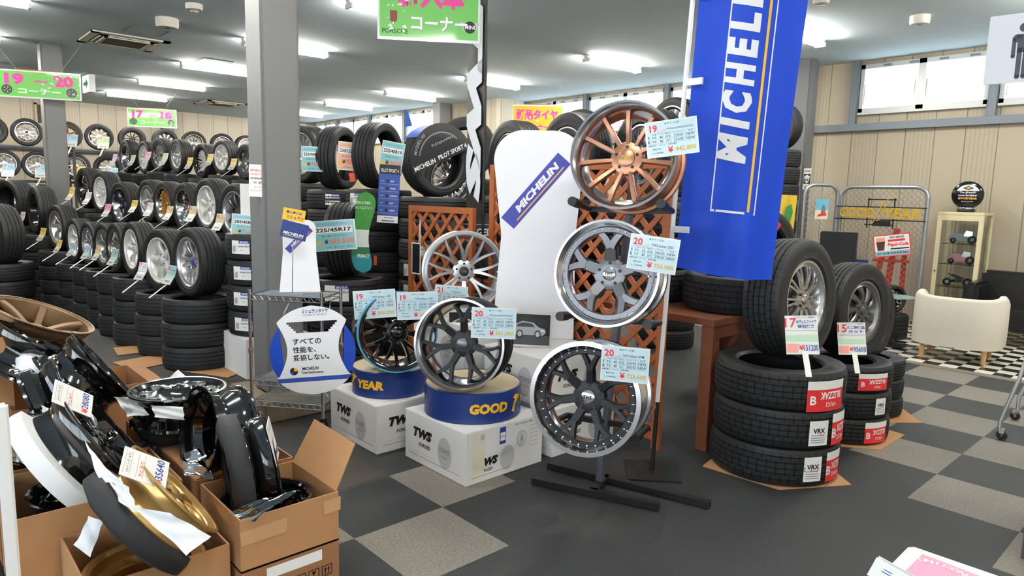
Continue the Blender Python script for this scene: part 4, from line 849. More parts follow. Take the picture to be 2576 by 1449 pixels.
for c, R, nm in tops:
    k = (c.z - 0.0) / (PT.z + 0.14); base = FBp.lerp(PT + Vector((0, 0, 0.14)), (c.z - R * 0.95) / (PT.z + 0.14))
    e = []
    for s in (-1, 1):
        a = base + rx * (s * 0.225) ; a.z = c.z - 0.25
        b = MB().mat(M_BMET).bar(L(base), L(a), 0.025, 0.03); b.tube([L(a), L(a + NS * 0.28)], 0.017, 10); b.tube([L(a + NS * 0.2), L(a + NS * 0.31)], 0.024, 12); b.build('arm', g)
for (c, R, nm), M in zip(tops, ('a', 'b', 'c')):
    c2 = c - NS * 0.02 + Vector((0, 0, 0.012)); Mx = nframe(c2 , NS)
    if nm == 'copper': show_wheel('copper ten-spoke wheel with chrome lip, top of the floor stand', Mx, R, 0.25, 0.05, 0.045, 'multi', 11, M_BRONZE, M_POL, M_BRONZE, 0.026, 0.085, M_BRONZE, 0.045, 0, 'TWS', M_GOLDP)
    elif nm == 'grey': show_wheel('brushed grey forked-spoke wheel, middle of the floor stand', Mx, R, 0.23, 0.035, 0.05, 'wye', 5, M_SATIN, M_POL, M_POL, 0.05, 0.085, M_CHROME, 0.036, 36)
    else: show_wheel('matt black wheel with riveted chrome lip, lowest on the floor stand', Mx, R, 0.25, 0.045, 0.04, 'wye', 7, M_MBLK, M_POL, M_POL, 0.03, 0.08, M_POL, 0.036, 34, lipw=0.022)
Cm = lambda px, py, d, off=0, roll=0, pitch=0: cardM(px, py, d, off, roll, pitch)
wheel_card(Cm(1690, 346, 3.2, -3, -8), 'pale blue price card reading 19 and ¥442,800 on the copper wheel', '19', 'TWS Reterend(WS05/WS10/WX07)', ('8.0J', '45', '112', '225/35', 'NEW'), ('8.0J', '45', '5穴', '225/35', 'NEW'), '442.800', 0.238, 0.167)
wheel_card(Cm(1643, 639, 3.2, -3, 6), 'pale blue price card reading 20 and ¥756,000 on the middle stand wheel', '20', 'TWS Exlete 205S', ('8.5J', '32', '112', '245/35', 'NEW'), ('9.5J', '45', '5穴', '275/30', 'NEW'), '756.000', 0.228, 0.165)
wheel_card(Cm(1572, 917, 3.05, -3, 1), 'pale blue price card reading 20 and ¥723,600 on the lowest stand wheel', '20', 'TWS Exlete 107M', ('8.5J', '40', '112', '255/35', 'NEW'), ('8.5J', '40', '5穴', '255/35', 'NEW'), '723.600', 0.212, 0.16)
wheel_card(Cm(943, 765, 4.12, -2, -4), 'pale blue price card reading 19, leftmost above the drums', '19', 'TWS Exlete 118F', ('8.5J', '45', '112', '245/35', 'NEW'), ('9.5J', '50', '5穴', '265/35', 'NEW'), '540.000', 0.25, 0.172)
wheel_card(Cm(1050, 769, 4.15, -2, -2), 'pale blue price card reading 19 and ¥540,000, second from the left above the drums', '19', 'TWS Exlete 118F', ('8.5J', '45', '112', '245/40', 'NEW'), ('9.5J', '50', '5穴', '275/35', 'NEW'), '540.000', 0.245, 0.17)
wheel_card(Cm(1134, 750, 4.7, 0, 4), 'pale blue price card reading 21 on the silver many-spoked wheel', '21', 'TWS EX-fL', ('8.0J', '18', '120', '245/45', 'NEW'), ('10J', '28', '5穴', '275/40', 'NEW'), '658.800', 0.225, 0.175)
wheel_card(Cm(1242, 813, 3.62, 0, 1), 'pale blue price card reading 20 on the matt black wheel on the lower drum', '20', 'TWS Reterend(WS05/WS10/WX07)', ('8.5J', '32', '112', '245/35', 'NEW'), ('10J', '45', '5穴', '275/30', 'NEW'), '561.600', 0.236, 0.165)
# framed pictures
def picture(M, w, h, label):
    g = thing('picture', label, 'picture', M); b = MB().mat(mat('frame_silver', (206, 204, 198), 0.3, 0.5)); t = 0.014
    b.box((0, 0, t / 2), (w, 0.015, t)); b.box((0, 0, h - t / 2), (w, 0.015, t)); b.box((-w / 2 + t / 2, 0, h / 2), (t, 0.015, h - 2 * t)); b.box((w / 2 - t / 2, 0, h / 2), (t, 0.015, h - 2 * t)); b.build('frame', g, 0)
    b = MB().mat(mat('photo_black', (30, 30, 33), 0.2)).rect(-w / 2 + t, t, w / 2 - t, h - t, 0, FACE @ T(0, 0, -0.002)); b.mat(mat('photo_road', (66, 68, 72), 0.3)).rect(-w / 2 + t, t, w / 2 - t, h * 0.33, 0.001, FACE)
    S = lambda pts: [(x * w, y * h) for x, y in pts]
    b.mat(mat('photo_car', (168, 170, 174), 0.3)).poly(S([(-0.4, 0.34), (0.3, 0.34), (0.36, 0.42), (0.34, 0.52), (0.2, 0.57), (0.08, 0.7), (-0.16, 0.74), (-0.34, 0.64), (-0.4, 0.5)]), 0.002, FACE)
    b.mat(mat('photo_window', (60, 64, 70), 0.3)).poly(S([(-0.3, 0.58), (0.12, 0.57), (0.04, 0.67), (-0.15, 0.7), (-0.26, 0.65)]), 0.003, FACE); b.mat(M_WHITE).poly(S([(0.24, 0.46), (0.33, 0.45), (0.33, 0.48), (0.25, 0.5)]), 0.003, FACE)
    for x in (-0.22, 0.18): b.mat(M_BLACK).disc(h * 0.115, 0.0032, 20, FACE @ T(x * w, 0.37 * h, 0), 0.8); b.mat(M_BOXL).disc(h * 0.08, 0.0036, 20, FACE @ T(x * w, 0.37 * h, 0), 0.8)
    b.build('photograph', g, 0)
p = fl(1332, 884, 0.605); p = pd(1330, 884, 4.42); picture(mframe((p.x, p.y, 0.603), yaw_cam(p) + 0.06, -0.16, 0.03), 0.29, 0.225, 'silver framed photograph of a grey car leaning on the white standing board')
p = pd(1175, 775, 4.55); picture(mframe((p.x, p.y, 0.603), yaw_cam(p) + 0.1, -0.2), 0.26, 0.2, 'second silver framed photograph, mostly hidden behind the drum wheel')
# plain standing boards (their printed figure is left out)
def standee(M, pts, sash, label, s=1.0):
    g = thing('standing_board', label, 'display board', M); MB().mat(M_STREET).prism(pts, 0, 0.006, FACE).build('board', g, 0)
    (x0, y0), (x1, y1), wd = sash; a = math.atan2(y1 - y0, x1 - x0); L = math.hypot(x1 - x0, y1 - y0); b = MB().mat(mat('sash_blue', (58, 66, 160), 0.4)); SM = FACE @ T((x0 + x1) / 2, (y0 + y1) / 2, 0.0068) @ RZ(a)
    b.rect(-L / 2, -wd / 2, L / 2, wd / 2, 0, SM); b.mat(M_WHITE).text('MICHELIN', L * 0.04, wd * 0.08, wd * 0.42, 0.0006, 0.05, 0.18, fit=L * 0.72, M=SM); b.mat(M_YEL).rect(-L * 0.4, -wd * 0.34, L * 0.42, -wd * 0.27, 0.0006, SM); b.build('sash', g, 0)
    MB().mat(M_STREET).prism([(0, 0), (0.1 * s, 0), (0, 0.5 * s)], -0.003, 0.003, FACE @ RY(pi / 2) ).build('strut', g, 0)
    return g
p = pd(1342, 888, 4.72); k = 1.0
arc = lambda cx, cy, r, a0, a1, n=10: [(cx + r * math.cos(a0 + (a1 - a0) * i / n), cy + r * math.sin(a0 + (a1 - a0) * i / n)) for i in range(n + 1)]
standee(mframe((p.x, p.y, 0.602), yaw_cam(p) + 0.02, -0.03), [(-0.29, 0), (0.27, 0)] + [(0.26, 0.7)] + arc(0.10, 1.2, 0.2, 0, pi / 2) + arc(-0.1, 1.2, 0.2, pi / 2, pi) + [(-0.24, 0.7)], ((-0.2, 0.78), (0.17, 1.22), 0.115), 'tall white standing board with blue diagonal sash beside the wheel stand')
# signs on the chrome trolley, trolley itself
CT = Vector((-2.17, -2.98, 0)); yc = math.radians(38); g = thing('wire_trolley', 'chrome wire shelf trolley on castors by the grey column', 'trolley', T(CT) @ RZ(yc))
TW, TD, TH = 0.5, 0.3, 0.9
for sx in (-1, 1):
    for sy in (-1, 1):
        MB().mat(M_CHROME).tube([(sx * TW / 2, sy * TD / 2, 0.09), (sx * TW / 2, sy * TD / 2, TH + 0.02)], 0.011, 10).tube([(sx * TW / 2, sy * TD / 2, 0.5), (sx * TW / 2, sy * TD / 2, 0.53)], 0.016, 10).build('post', g)
        c_ = MB().mat(M_BLACK).lathe([(0.03, -0.011), (0.036, -0.008), (0.036, 0.008), (0.03, 0.011), (0.006, 0.011), (0.006, -0.011)], 20, T(sx * TW / 2 + 0.012, sy * TD / 2, 0.037) @ RY(pi / 2) @ RZ(0)).box((sx * TW / 2, sy * TD / 2, 0.075), (0.03, 0.035, 0.03)).build('castor', g)
for z in (0.16, 0.3, TH - 0.03):
    b = MB().mat(M_CHROME)
    for dz in (-0.016, 0.016):
        pts = [(-TW / 2, -TD / 2, z + dz), (TW / 2, -TD / 2, z + dz), (TW / 2, TD / 2, z + dz), (-TW / 2, TD / 2, z + dz)]
        for i in range(4): b.tube([pts[i], pts[(i + 1) % 4]], 0.0035, 6)
    for i in range(10):
        x = -TW / 2 + TW * i / 10
        for sy in (-1, 1): b.tube([(x, sy * TD / 2, z - 0.016), (x + TW / 20, sy * TD / 2, z + 0.016), (x + TW / 10, sy * TD / 2, z - 0.016)], 0.002, 5)
    for i in range(1, 16): b.tube([(-TW / 2, -TD / 2 + TD * i / 16, z + 0.012), (TW / 2, -TD / 2 + TD * i / 16, z + 0.012)], 0.0022, 5)
    b.build('wire_shelf', g)
p = Vector((CT.x, CT.y, 0)) + Vector(RZ(yc) @ Vector((0.04, -0.02, 0))); standee(mframe((p.x, p.y, TH + 0.001), yaw_cam(p) - 0.05, -0.03), [(-0.13, 0), (0.13, 0), (0.105, 0.26)] + arc(0.05, 0.42, 0.055, 0, pi / 2) + arc(-0.05, 0.42, 0.055, pi / 2, pi) + [(-0.105, 0.26)], ((-0.075, 0.27), (0.07, 0.42), 0.045), 'small white standing board with blue sash on top of the wire trolley', 0.5)
def board(px, py, d, w, h, off, roll, fn, label, cat='sign', name='sign', dz=0.004):
    b = MB(); fn(b, w, h); o = b.build(name, None, 0); o.matrix_world = cardM(px, py, d, off, roll); return tag(o, label, cat)
def f_yel(b, w, h): b.mat(M_YEL).box((0, 0, 0), (w, 0.003, h)); b.mat(M_NAVY).text('輸入車には', 0, h * 0.2, h * 0.26, 0.002, 0.03, fit=w * 0.7, M=FACE); b.text('ミシュラン', 0.01, -h * 0.2, h * 0.3, 0.002, 0.03, fit=w * 0.75, M=FACE)
def f_blu(b, w, h): b.mat(M_NAVY).box((0, 0, 0), (w, 0.003, h)); b.mat(M_WHITE).text('MICHELIN', 0, -h * 0.22, h * 0.17, 0.002, 0.03, 0.15, fit=w * 0.78, M=FACE); b.mat(M_YEL).rect(-w * 0.38, -h * 0.38, w * 0.38, -h * 0.35, 0.002, FACE)
sg = thing('clip_sign', 'small yellow and blue clip sign standing at the left end of the trolley', 'sign', cardM(740, 562, 4.3, -4, 0))
for fn, z, w, h, r, m in ((f_yel, 0.052, 0.135, 0.075, 10, 0), (f_blu, -0.045, 0.16, 0.105, 14, 0)): b = MB(); fn(b, w, h); b.build('panel', sg, 0, T(0, 0, z) @ RY(math.radians(r)))
MB().mat(M_CHROME).tube([(-0.01, 0.006, -0.09), (-0.02, 0.02, -0.44)], 0.003, 6).build('wire_holder', sg)
# round shield board hung on the trolley front
S = 0.27; sg = thing('round_board', 'round blue and white board with Japanese slogan leaning on the wire trolley', 'sign', cardM(788, 878, 3.9, -2, -2))
MB().mat(mat('shield_blue', (30, 70, 180), 0.3)).prism(arc(0, -0.02, 0.235, -0.85, 0.72, 20), 0.004, 0.008, FACE).build('backing', sg, 0); MB().mat(mat('shield_blue', 0)).prism(arc(0, -0.02, 0.235, pi - 0.72, pi + 0.85, 20), 0.004, 0.008, FACE).build('backing', sg, 0)
wv = []
def side(s): return [(s * (0.19 - 0.035 * math.cos(t) ** 2 + 0.0), 0.165 - 0.31 * i / 10) for i in range(11) for t in (math.pi * (i / 10 - 0.5),)]
top = arc(0, 0.02, 0.235, math.radians(38), math.radians(142), 14); rgt = [(0.185 - 0.05 * math.sin(pi * i / 8), 0.16 - 0.30 * i / 8) for i in range(9)]; bot = arc(0, -0.01, 0.262, math.radians(-37), math.radians(-143), 14)
outline = rgt[::-1] + top + [(-x, y) for x, y in rgt] + bot[::-1][0:0] + [(-x, y) for x, y in [] ] + [( -0.185, -0.16)] + arc(0, -0.01, 0.262, math.radians(-143), math.radians(-37), 14)
b = MB().mat(M_STREET)
n = 24
def lx(y): return 0.19 - 0.05 * math.sin(pi * min(1, max(0, (y + 0.15) / 0.31)))
ys = [-0.262 + 0.515 * i / 40 for i in range(41)]
def half(y):
    if y > 0.155: return min(0.195, math.sqrt(max(0, 0.25 ** 2 - (y - 0.0) ** 2)))
    if y < -0.15: return min(0.205, math.sqrt(max(0.0, 0.2625 ** 2 - y ** 2)))
    return lx(y)
def hole(y):                                     # the handle slot near the top
    if 0.1 < y < 0.165: return 0.085 + 0.06 * (y - 0.1) / 0.065
    return 0
bl = mat('shield_stripe', (52, 82, 170), 0.4)
for y0, y1 in zip(ys, ys[1:]):
    ym = (y0 + y1) / 2; h0, h1 = half(y0), half(y1); hh = hole(ym); b.mat(bl if -0.185 < ym < -0.165 else M_STREET)
    for z in (0.0, 0.003):
        if hh: b.poly([(-h0, y0), (-hh, y0), (-hh, y1), (-h1, y1)], 0.008 + z, FACE); b.poly([(hh, y0), (h0, y0), (h1, y1), (hh, y1)], 0.008 + z, FACE)
        else: b.poly([(-h0, y0), (h0, y0), (h1, y1), (-h1, y1)], 0.008 + z, FACE)
b.mat(M_NAVY).text('ミシュランタイヤ', 0.02, 0.222, 0.024, 0.0125, 0.02, fit=0.14, M=FACE); b.mat(M_BLUE).text('クルマを替えずに、走りを変える。', 0.02, 0.2, 0.012, 0.0125, fit=0.13, M=FACE)
b.mat(M_BLACK); [b.text(t_, -0.11, y, 0.036, 0.0125, 0.02, M=FACE, align='l') for t_, y in (('すべての', 0.05), ('性能を、', 0.003), ('妥協しない。', -0.044))]
b.text('MICHELIN', -0.02, -0.108, 0.018, 0.0125, 0.025, 0.12, fit=0.09, M=FACE); b.text('Total Performance', -0.01, -0.131, 0.015, 0.0125, 0.02, 0.12, fit=0.12, M=FACE)
for k, mm in enumerate((M_YEL, M_BLACK, M_BLUE, M_BLACK)): b.mat(mm).poly([(-0.11, -0.12)] + [(-0.11 + 0.022 * math.cos(a), -0.12 + 0.022 * math.sin(a)) for a in [k * pi / 2 + i * pi / 10 for i in range(6)]], 0.0125, FACE)
b.build('front_panel', sg, 0)
for x_ in (-0.15, 0.1): MB().mat(M_CHROME).tube([(x_, -0.006, 0.2), (x_, 0.05, 0.21), (x_, 0.44, 0.2)], 0.003, 6).build('hook', sg)
# ------------------------------------------------------------------ wooden lattices, benches
def lattice(x0, x1, y, z1, label, z0=0.06, step=0.105):
    w = x1 - x0; g = thing('lattice_panel', label, 'lattice', T((x0 + x1) / 2, y, 0)); hw = w / 2; fr = 0.05
    b = MB().mat(M_WOOD).box((-hw + fr / 2, 0, z1 / 2), (fr, 0.035, z1)).box((hw - fr / 2, 0, z1 / 2), (fr, 0.035, z1)).box((0, 0, z1 - fr / 2), (w - 2 * fr, 0.034, fr)).box((0, 0, z0 + fr / 2), (w - 2 * fr, 0.034, fr)); b.build('frame', g)
    b = MB().mat(M_WOOD); ax0, ax1, az0, az1 = -hw + fr * 0.8, hw - fr * 0.8, z0 + fr * 0.8, z1 - fr * 0.8
    for s, yy in ((1, -0.006), (-1, 0.006)):
        q = -3.0
        while q < 5.0:
            pts = []
            for xx in (ax0, ax1):
                zz = (xx * s) + q
                if az0 <= zz <= az1: pts.append((xx, zz))
            for zz in (az0, az1):
                xx = (zz - q) * s
                if ax0 < xx < ax1: pts.append((xx, zz))
            if len(pts) >= 2 and math.hypot(pts[0][0] - pts[1][0], pts[0][1] - pts[1][1]) > 0.05: b.bar((pts[0][0], yy, pts[0][1]), (pts[1][0], yy, pts[1][1]), 0.01, 0.034, (0, 1, 0)) if False else b.bar((pts[0][0], yy, pts[0][1]), (pts[1][0], yy, pts[1][1]), 0.034, 0.011, (0, 1, 0))
            q += step * 1.414
    b.build('lattice', g); return g
la = at(1237, 415, 1, -1.48); lb = at(1697, 400, 1, -1.48)
lattice(la.x, lb.x, -1.48, 1.8, 'large orange-brown wooden lattice behind the floor stand')
l0 = pd(1032, 516, 5.95)
lattice(l0.x, at(1194, 516, 1, l0.y).x, l0.y, l0.z, 'lower wooden lattice panel behind the silver many-spoked wheel', step=0.12)
p = at(1047, 650, 1, l0.y - 0.03); MB().mat(mat('photo_black', 0)).box((0, 0, 0), (0.1, 0.004, 0.22)); o = MB().mat(M_PAPER).box((0, 0, 0), (0.13, 0.004, 0.27)).mat(mat('photo_black', 0)).rect(-0.055, -0.125, 0.055, 0.125, 0.0024, FACE).build('poster', None, 0, mframe(p, 0)); tag(o, 'small dark poster fixed to the left post of the lower lattice', 'poster')
o = MB().mat(M_WHITE).tube([(0, 0, 0), (0.004, -0.01, -0.1), (-0.006, -0.008, -0.2)], 0.003, 6).tube([(0.0, 0, 0), (0.02, -0.01, -0.07), (0.012, -0.008, -0.19)], 0.003, 6).build('string', None, 40, T(at(1057, 552, 1, l0.y - 0.02))); tag(o, 'white string hanging from the lower wooden lattice', 'string')
BX0, BX1, BY0, BY1, BZ = -2.72, -0.06, -1.28, -0.25, 0.84
g = thing('wooden_bench', 'dark timber bench behind the large lattice, carrying tyres', 'bench', T(0, 0, 0))
MB().mat(M_WOODD).box(((BX0 + BX1) / 2, (BY0 + BY1) / 2, BZ - 0.02), (BX1 - BX0, BY1 - BY0, 0.04)).build('top', g); MB().mat(M_WOODD).box((BX1 - 0.02, (BY0 + BY1) / 2, BZ - 0.08), (0.03, BY1 - BY0 - 0.1, 0.08)).build('apron', g)
for x in (BX0 + 0.05, BX1 - 0.05):
    for y in (BY0 + 0.05, BY1 - 0.05): MB().mat(M_WOODD).box((x, y, (BZ - 0.04) / 2), (0.08, 0.08, BZ - 0.04)).build('leg', g)
MB().mat(M_WOODD).bar((BX1 - 0.05, BY0 + 0.09, 0.45), (BX1 - 0.05, BY0 + 0.4, BZ - 0.05), 0.03, 0.06).build('brace', g); MB().mat(M_WOODD).box((BX1 - 0.05, (BY0 + BY1) / 2, 0.12), (0.05, BY1 - BY0 - 0.18, 0.06)).build('rail', g)
MB().mat(mat('bench_panel', (88, 50, 30), 0.6)).box((BX1 - 0.3, BY1 - 0.2, 0.44), (0.02, 0.6, 0.7)).build('panel', g)
GB = 'tyres lying on the timber bench behind the lattice'
def bench_stack(x, y, n, D, where, w=0.235, lab=None): return stack(x, y, BZ, BZ + n * w, D, where, n, TYW, GB)
for x, y, wh in ((-2.45, -0.78, 'on the bench under the far-left winter tyre'), (-1.72, -0.78, 'on the bench under the middle winter tyre'), (-0.98, -0.78, 'on the bench behind the copper wheel')): bench_stack(x, y, 3, 0.71, wh)
tyre((-0.25, -0.72, BZ + 0.119), 0.4, 0.7, 'single winter tyre lying on the right end of the timber bench, below the flag', TYW, GB, True, wd=0.235)
zt = BZ + 3 * 0.235 + 0.352
def up_wheel(px, x, D, key, off, label, kind):
    y = -0.78; d = ray(px, 400); t = (x - CAM.x) / d.x; p = Vector((x, y, BZ + 0.705 + D / 2 + 0.002)); yw = yaw_cam(p) + math.radians(off)
    if kind: wheel(key, p, yw, D, label, TYW, 'winter tyres standing above the lattice')
    else: tyre(p, yw, D, label, TYW, 'winter tyres standing above the lattice')
up_wheel(1240, -2.42, 0.68, 'five', -58, 'winter tyre with white-rimmed wheel behind the black and white flag', True)
up_wheel(1385, -1.72, 0.7, 'five', -50, 'winter tyre on silver wheel standing above the middle of the lattice', True)
up_wheel(1530, -0.98, 0.68, 'luxe', -55, 'winter tyre on bright wheel half hidden behind the copper wheel', True)

# ------------------------------------------------------------------ flags and hanging signs
g = thing('nobori_flag', 'tall blue flag on a white pole with a black square base, lettered MICHELIN', 'flag', T(-0.1, -1.79, 0))
MB().mat(M_BMET).box((0, 0, 0.004), (0.3, 0.3, 0.008), RZ(0.75)).build('base_plate', g); MB().mat(M_BMET).tube([(0, 0, 0.008), (0.012, 0.0, 0.42)], 0.013, 10).build('lower_pole', g)
b = MB().mat(M_WPIPE).tube([(0.01, 0.0, 0.38), (0.11, 0.0, 2.95)], 0.0125, 12).tube([(0.11, 0, 2.93), (0.11 + 0.42, 0.3, 2.94)], 0.008, 8); b.build('pole', g)
fd = Vector((0.77, 0.64, 0)).normalized(); FWD_, FZ0, FZ1 = 0.55, 1.2, 2.92
def fpos(u, v):                                  # u across 0..1, v up 0..1
    z = FZ0 + (FZ1 - FZ0) * v - 0.05 * u * (1 - v) - 0.02 * math.sin(3 * u); px_ = 0.018 + 0.039 * (z - 0.4) + 0.03
    wv = 0.02 * math.sin(7 * u + 2.2 * v) * (0.3 + u) + 0.012 * math.sin(16 * u - 3 * v) * (1 - v)
    wid = FWD_ * (0.94 + 0.06 * v); n_ = Vector((-fd.y, fd.x, 0)); return Vector((px_, 0, z)) + fd * (u * wid) + n_ * wv
NU, NV = 26, 44; b = MB().mat(M_FLAG); b.add([fpos(i / NU, j / NV) for j in range(NV + 1) for i in range(NU + 1)], [(j * (NU + 1) + i, j * (NU + 1) + i + 1, (j + 1) * (NU + 1) + i + 1, (j + 1) * (NU + 1) + i) for j in range(NV) for i in range(NU)])
nf = Vector((fd.y, -fd.x, 0))
def fmap(u, v, off): return fpos(u, v) + nf * off
def fwarp(x, y, z): return fmap(0.48 - y / 0.57, x / 1.72, 0.003)      # text runs upward
def fstrip(u0, u1, v0, v1, m, off=0.0018, nn=30):
    b.mat(m); vs = []; fs = []
    for i in range(nn + 1):
        v = v0 + (v1 - v0) * i / nn; vs += [fmap(u0, v, off), fmap(u1, v, off)]
    b.add(vs, [(2 * i, 2 * i + 1, 2 * i + 3, 2 * i + 2) for i in range(nn)])
M_FW = mat('flag_white', (230, 232, 238), 0.5)
b.mat(M_FW); x = 0.6
for ch, wch in zip('MICHELIN', (0.15, 0.055, 0.112, 0.115, 0.1, 0.095, 0.055, 0.12)):
    b.text(ch, x + wch / 2, 0.02, 0.165, 0, 0.05, 0.12, fit=wch, warp=fwarp); x += wch + 0.024
fstrip(0.3, 0.312, 0.2, 0.99, M_FW); fstrip(0.725, 0.737, 0.2, 0.99, M_FW); fstrip(0.3, 0.737, 0.196, 0.203, M_FW, nn=1); fstrip(0.655, 0.68, 0.205, 0.82, M_YEL)
b.build('cloth', g, 60)
MBc = MB().mat(M_WHITE)
for v in (0.82, 0.57, 0.12): q = fpos(0.0, v); MB().mat(M_FW).box((q.x + 0.01, q.y, q.z), (0.11, 0.016, 0.035), RZ(0)).build('loop', g)
# slim black and white flag
p = pd(1216, 520, 5.5); g = thing('feather_flag', 'narrow black flag with white slanted lettering, seen nearly edge-on', 'flag', mframe((p.x, p.y, 0.0), yaw_cam(p) + math.radians(-58)))
MB().mat(M_BMET).tube([(0.0, 0, 0), (0.0, 0, 1.5), (0.0, 0, 3.45)], 0.011, 10).build('pole', g); MB().mat(M_BMET).box((0, 0, 0.004), (0.3, 0.3, 0.008)).build('base_plate', g)
b = MB().mat(mat('flag_black', (24, 24, 26), 0.5)); WF = 0.27
b.add([(-0.008 - WF * i / 6, 0.004 * math.sin(i * 1.3), z) for z in (1.28, 1.6, 2.0, 2.4, 2.8, 3.44) for i in range(7)], [(j * 7 + i, j * 7 + i + 1, (j + 1) * 7 + i + 1, (j + 1) * 7 + i) for j in range(5) for i in range(6)])
b.mat(M_FW).text('TWS', 0, 0, 0.23, 0.0, 0.08, 0.25, fit=1.55, warp=lambda x, y, z: (-0.008 - WF / 2 + y, -0.016, 2.28 - x))
b.build('cloth', g, 60)
b = MB().mat(mat('flag_black', 0)).rect(-WF, 1.0, 0.12, 1.42, 0, FACE @ T(0, 0, 0)); b.mat(M_FW).text('FORGED', -0.05, 1.27, 0.06, 0.002, 0.03, fit=0.26, M=FACE).rect(-0.2, 1.33, 0.1, 1.333, 0.002, FACE).rect(-0.2, 1.2, 0.1, 1.203, 0.002, FACE); b.mat(M_BOXM).text('forged.com', 0.0, 1.14, 0.03, 0.002, 0.01, M=FACE)
b.build('lower_cloth', g, 0, RZ(math.radians(45)))
def hung(px, py, z, yaw, w, h, label, fn, anchors, beam=True, d=None):
    p = pd(px, py, d) if d else fl(px, py, z); g = thing('hanging_sign', label, 'sign', mframe(p, yaw)); b = MB().mat(M_LAM).box((0, 0, 0), (w, 0.004, h)); fn(b, w, h); b.build('panel', g, 0)
    if beam: MB().mat(M_WOOD).box((0, 0.012, h / 2), (w * 0.55, 0.014, 0.03)).build('batten', g)
    for ax in anchors: MB().mat(mat('thread', (190, 190, 188), 0.5)).tube([(ax * w * 0.26, 0.012, h / 2 + 0.01), (ax * w * 0.55, 0.012, H - p.z)], 0.0016, 5).build('string', g)
    return g
def glare(b, w, h, n, x0, x1):                   # laminate glare painted on as pale slivers
    b.mat(mat('painted_glare', (226, 236, 226), 0.15, coat=1.0))
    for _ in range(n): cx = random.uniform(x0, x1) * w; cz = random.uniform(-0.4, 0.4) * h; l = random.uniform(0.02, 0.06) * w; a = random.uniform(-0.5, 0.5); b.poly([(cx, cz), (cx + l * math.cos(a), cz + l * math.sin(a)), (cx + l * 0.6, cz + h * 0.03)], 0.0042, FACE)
def f_corner(nums):
    def f(b, w, h):
        b.mat(M_GREEN).rect(-w * 0.48, -h * 0.45, w * 0.48, h * 0.45, 0.0024, FACE); b.mat(M_PINK).text(nums[0], -w * 0.29, h * 0.17, h * 0.42, 0.003, 0.06, fit=w * 0.23, M=FACE); b.text(nums[1], w * 0.29, h * 0.17, h * 0.42, 0.003, 0.06, fit=w * 0.24, M=FACE); b.text('〜', 0.02, h * 0.12, h * 0.1, 0.003, 0.05, fit=w * 0.17, M=FACE)
        b.text('インチ', -w * 0.12, h * 0.0, h * 0.08, 0.003, M=FACE); b.mat(M_WHITE).text('コーナー', 0, -h * 0.24, h * 0.2, 0.003, 0.03, fit=w * 0.5, M=FACE)
        for s in (-1, 1):
            b.mat(M_BLACK).disc(h * 0.17, 0.003, 20, FACE @ T(s * w * 0.38, -h * 0.22, 0)); b.mat(M_BOXM).disc(h * 0.13, 0.0034, 20, FACE @ T(s * w * 0.38, -h * 0.22, 0)); b.mat(M_BLACK)
            for k in range(5): b.poly([(s * w * 0.38, -h * 0.22)] + [(s * w * 0.38 + h * 0.12 * math.cos(k * 1.2566 + q), -h * 0.22 + h * 0.12 * math.sin(k * 1.2566 + q)) for q in (0.15, 0.9)], 0.0038, FACE)
        glare(b, w, h, 26, 0.0, 0.46)
    return f
pa = fl(10, 95, H); pb = fl(170, 115, H); c_ = (pa + pb) / 2; dd = (c_ - CAM).dot(FW) * 0.985
hung(99, 214, 0, yaw_cam(c_) - 0.25, 0.106 * dd, 0.039 * dd, 'green hanging sign reading 19~20 on the thin far grey column', f_corner(('19', '20')), (-1, 1), d=dd)
pa = fl(318, 212, H); pb = fl(432, 238, H); c_ = (pa + pb) / 2; dd = (c_ - CAM).dot(FW)
hung(383, 297, 0, yaw_cam(c_) - 0.22, 0.0655 * dd, 0.0265 * dd, 'green hanging sign reading 17~18 near the back wall', f_corner(('17', '18')), (-1, 1), d=dd)
def f_new(b, w, h): b.mat(M_YEL).rect(-w * 0.485, -h * 0.46, w * 0.485, h * 0.46, 0.0024, FACE); b.mat(M_PINK).text('新品タイヤ', -w * 0.01, h * 0.18, h * 0.36, 0.003, 0.05, fit=w * 0.84, M=FACE); b.text('コーナー', 0, -h * 0.24, h * 0.2, 0.003, 0.04, fit=w * 0.5, M=FACE); glare(b, w, h, 14, -0.25, 0.1)
pa = fl(1312, 193, H); pb = fl(1405, 188, H); c_ = (pa + pb) / 2; dd = (c_ - CAM).dot(FW)
hung(1352, 302, 0, yaw_cam(c_), 0.0725 * dd, 0.043 * dd, 'yellow hanging sign with pink Japanese lettering above the winter tyres', f_new, (-1, 1), d=dd)
